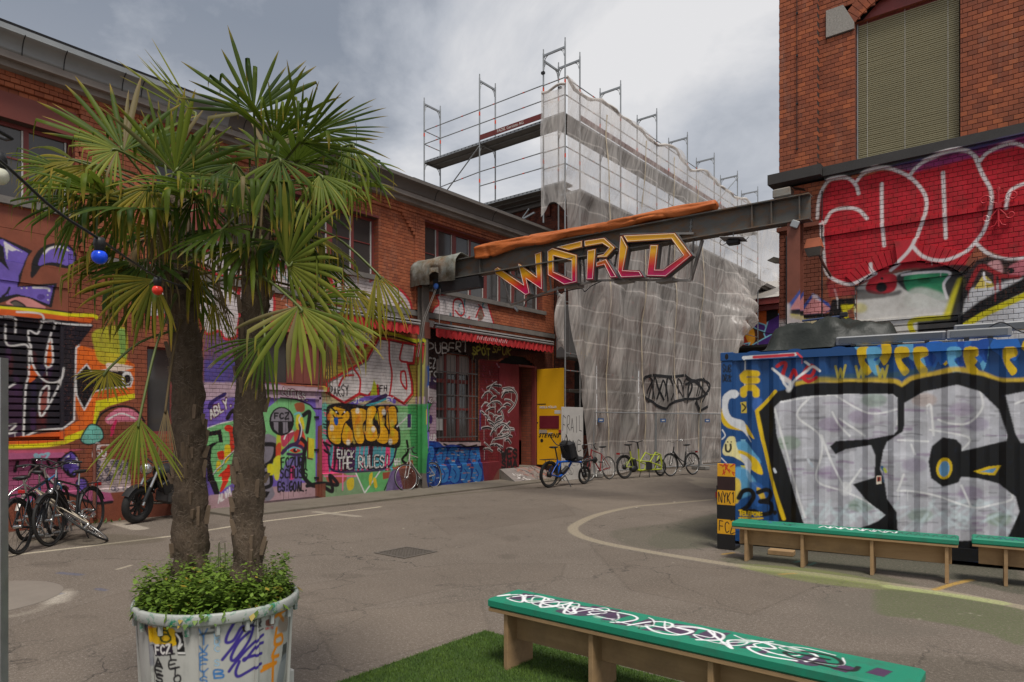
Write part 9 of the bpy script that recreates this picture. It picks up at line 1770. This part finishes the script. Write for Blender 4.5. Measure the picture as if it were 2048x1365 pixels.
# herbs in the tub: far too many little leaves to count
def herbs():
    rs = np.random.default_rng(5); V, F, A = [], [], []; n = 0
    def leaf(p, d, L, w, c):
        nonlocal n
        d = d/np.linalg.norm(d); s = np.cross(d, [0,0,1.0]); s = s/max(1e-6, np.linalg.norm(s)); u = np.cross(s, d); V.extend([p, p+d*L*.5+s*w-u*w*.3, p+d*L-u*L*.15, p+d*L*.5-s*w-u*w*.3]); F.append((n, n+1, n+2, n+3)); A.extend([(c[0], c[1], c[2])]*4); n += 4
    for k in range(900):
        a = rs.random()*6.283; q = math.sqrt(rs.random())*.375; h = .07+.19*rs.random()**1.3; bx, by = q*math.cos(a), q*math.sin(a); lean = np.array([math.cos(a), math.sin(a)])*q*.08+rs.normal(0,.02,2); m = int(7+h*60)
        big = rs.random() < .38
        for i in range(m):
            u = (i+1)/m; p = np.array([bx+lean[0]*u, by+lean[1]*u, .70+h*u]); b = i*2.4+k; d = np.array([math.cos(b), math.sin(b), rs.uniform(-.5,.5)]); L = (.050 if big else .026)*(1.15-.5*u)*rs.uniform(.7,1.3); leaf(p, d, L, L*.30, (u, rs.random(), 1.0 if rs.random() < .02 else 0.0))
    for k in range(260):       # broad leaves along the rim
        a = rs.random()*6.283; q = .37+.06*rs.random(); p = np.array([q*math.cos(a), q*math.sin(a), .72+.05*rs.random()]); d = np.array([math.cos(a)+rs.normal(0,.4), math.sin(a)+rs.normal(0,.4), -1.0*rs.random()-.2]); d[:2] *= .6; L = rs.uniform(.03,.06); leaf(p, d, L, L*.28, (.3, rs.random(), 1.0 if rs.random() < .07 else 0.0))
    me = bpy.data.meshes.new('herb_foliage'); me.from_pydata([tuple(map(float, v)) for v in V], [], F); at = me.attributes.new('leafdata', 'FLOAT_VECTOR', 'POINT'); at.data.foreach_set('vector', np.array(A, np.float32).ravel())
    t = NT('herb_leaf'); an = t.n('ShaderNodeAttribute', attribute_name='leafdata'); s = t.sep(an.outputs['Vector']); c = t.mix(s[1], (.045,.105,.012), (.14,.24,.026)); c = t.mix(t.math('MULTIPLY', s[0], .55), c, (.21,.31,.04)); c = t.mix(s[2], c, (.34,.25,.03)); t.set(c, .5, 0, .4); tr = t.n('ShaderNodeBsdfTranslucent'); t.L.new(c, tr.inputs['Color']); mx = t.n('ShaderNodeMixShader'); mx.inputs[0].default_value = .25; t.L.new(t.b.outputs[0], mx.inputs[1]); t.L.new(tr.outputs[0], mx.inputs[2]); t.L.new(mx.outputs[0], t.out.inputs['Surface']); me.materials.append(t.mat)
    o = bpy.data.objects.new('herb_foliage', me); COL.objects.link(o); o.location = (TCX, TCY, 0); o.scale = (.94, .94, 1); tag(o, 'dense green herbs filling the top of the tub', 'herbs', kind='stuff')
    m = MB(); m2 = MB(); rs2 = random.Random(3)
    for k in range(3):
        b = Vector((rs2.uniform(-.03,.05), rs2.uniform(-.02,.04), .70)); top = b+Vector((rs2.uniform(-.05,.05), rs2.uniform(-.03,.03), rs2.uniform(.25,.36))); m.tube([b, b.lerp(top, .5)+Vector((.01,0,0)), top], .0025, 4)
        for i in range(18):
            q = b.lerp(top, .25+.75*i/18); d = Vector((rs2.uniform(-1,1), rs2.uniform(-1,1), rs2.uniform(-.6,.2))).normalized(); s = d.cross(Vector((0,0,1))).normalized()*.005; m2.add([q, q+d*.014+s, q+d*.03, q+d*.014-s], [(0,1,2,3)])
    r = empty('tall_weed', (TCX, TCY, 0), 0, 'thin tall weed sprouting between the two palm trunks', 'weed'); m.build('stem', M('weed_stem', (.09,.10,.04), .6), r); m2.build('leaf_cluster', M('weed_leaf', (.07,.11,.03), .6), r)['kind'] = 'stuff'
herbs()
# ------------------------------------------------------------------ string lights
def string_lights():
    pts = [Vector((-3.2,-6.0,4.6)), Vector((-2.1,-2.2,3.2)), atD(-260,120,1.25), atD(-100,245,1.45), atD(10,330,1.70), atD(110,420,1.90), atD(198,478,2.08), atD(262,522,2.5), atD(318,556,3.0), atD(368,574,3.45), atD(405,584,3.60)]; r = empty('light_string', pts[0], 0, 'black festoon cable running from the upper left to the palm trunk', 'light string'); r.location = (0,0,0)
    part('cable', m_blk, r, lambda m: m.tube([Vector(p) for p in crom([tuple(p) for p in pts], False, 6)], .0042, 7)); part('tie', m_blk, r, lambda m: [m.torus(atD(368,578+k*3,3.70), .096, .005, None, 24, 5) for k in range(3)])
    for px, py, D, col, nm in ((-2,316,1.72,(.62,.62,.50),'pale white'), (199,484,2.08,(.004,.075,.85),'bright blue'), (315,560,3.0,(.75,.035,.015),'bright red')):
        p = atD(px, py, D); b = empty('bulb', p, 0, nm+' festoon bulb hanging from the black cable', 'bulb', 'festoon bulbs'); part('socket', m_blk, b, lambda m: m.lathe([(0,.012),(.014,.012),(.017,.0),(.0175,-.012),(.014,-.016),(.0155,-.034),(.0,-.034)], (0,0,0), 14)); 
        t = NT(nm.replace(' ', '_')+'_glass'); mt = t.set(col, .25, 0, .5)
        part('globe', mt, b, lambda m: m.ball((0,0,-.046), .0225, .0225, .022, 18, 12))
string_lights()
# galvanised frame at the left edge
def edge_frame():
    p = atD(4, 1000, 2.6); rt = Vector((CS, SN, 0)); r = empty('banner_frame', (p.x, p.y, 0), math.atan2(rt.y, rt.x), 'galvanised banner frame post at the far left edge', 'banner frame'); part('post', m_steel, r, lambda m: m.box(-.022,.010,-.02,.02,0,1.905)); part('top_rail', m_steel, r, lambda m: m.box(-.6,-.023,-.018,.018,1.865,1.903)); part('banner', M('red_banner', (.30,.02,.05), .6), r, lambda m: m.box(-.6,-.023,-.004,.004,.15,1.6)); part('foot', m_steel, r, lambda m: m.box(-.03,.02,-.3,.3,0,.03))
edge_frame()
# weeds at the foot of the wall
def weeds():
    for px, py, n_, lab in ((130,1042,60,'small green weeds at the wall foot behind the toppled bicycle'), (205,1047,24,'little weed tuft between the bicycles and the pipe base')):
        p = onZ(px, py, 0); m = MB(); rs2 = random.Random(px)
        for i in range(n_):
            q = Vector((rs2.uniform(-.06,.06), rs2.uniform(-.30,.30), 0)); d = Vector((rs2.uniform(-1,1), rs2.uniform(-1,1), rs2.uniform(.4,1.6))).normalized(); s = d.cross(Vector((0,0,1))).normalized()*.012; L = rs2.uniform(.04,.10); m.add([q, q+d*L*.5+s, q+d*L, q+d*L*.5-s], [(0,1,2,3)])
        tag(m.build('weed_tuft', M('weed_green', (.055,.10,.02), .7), None, (p.x, p.y, 0)), lab, 'weeds', kind='stuff')
weeds()
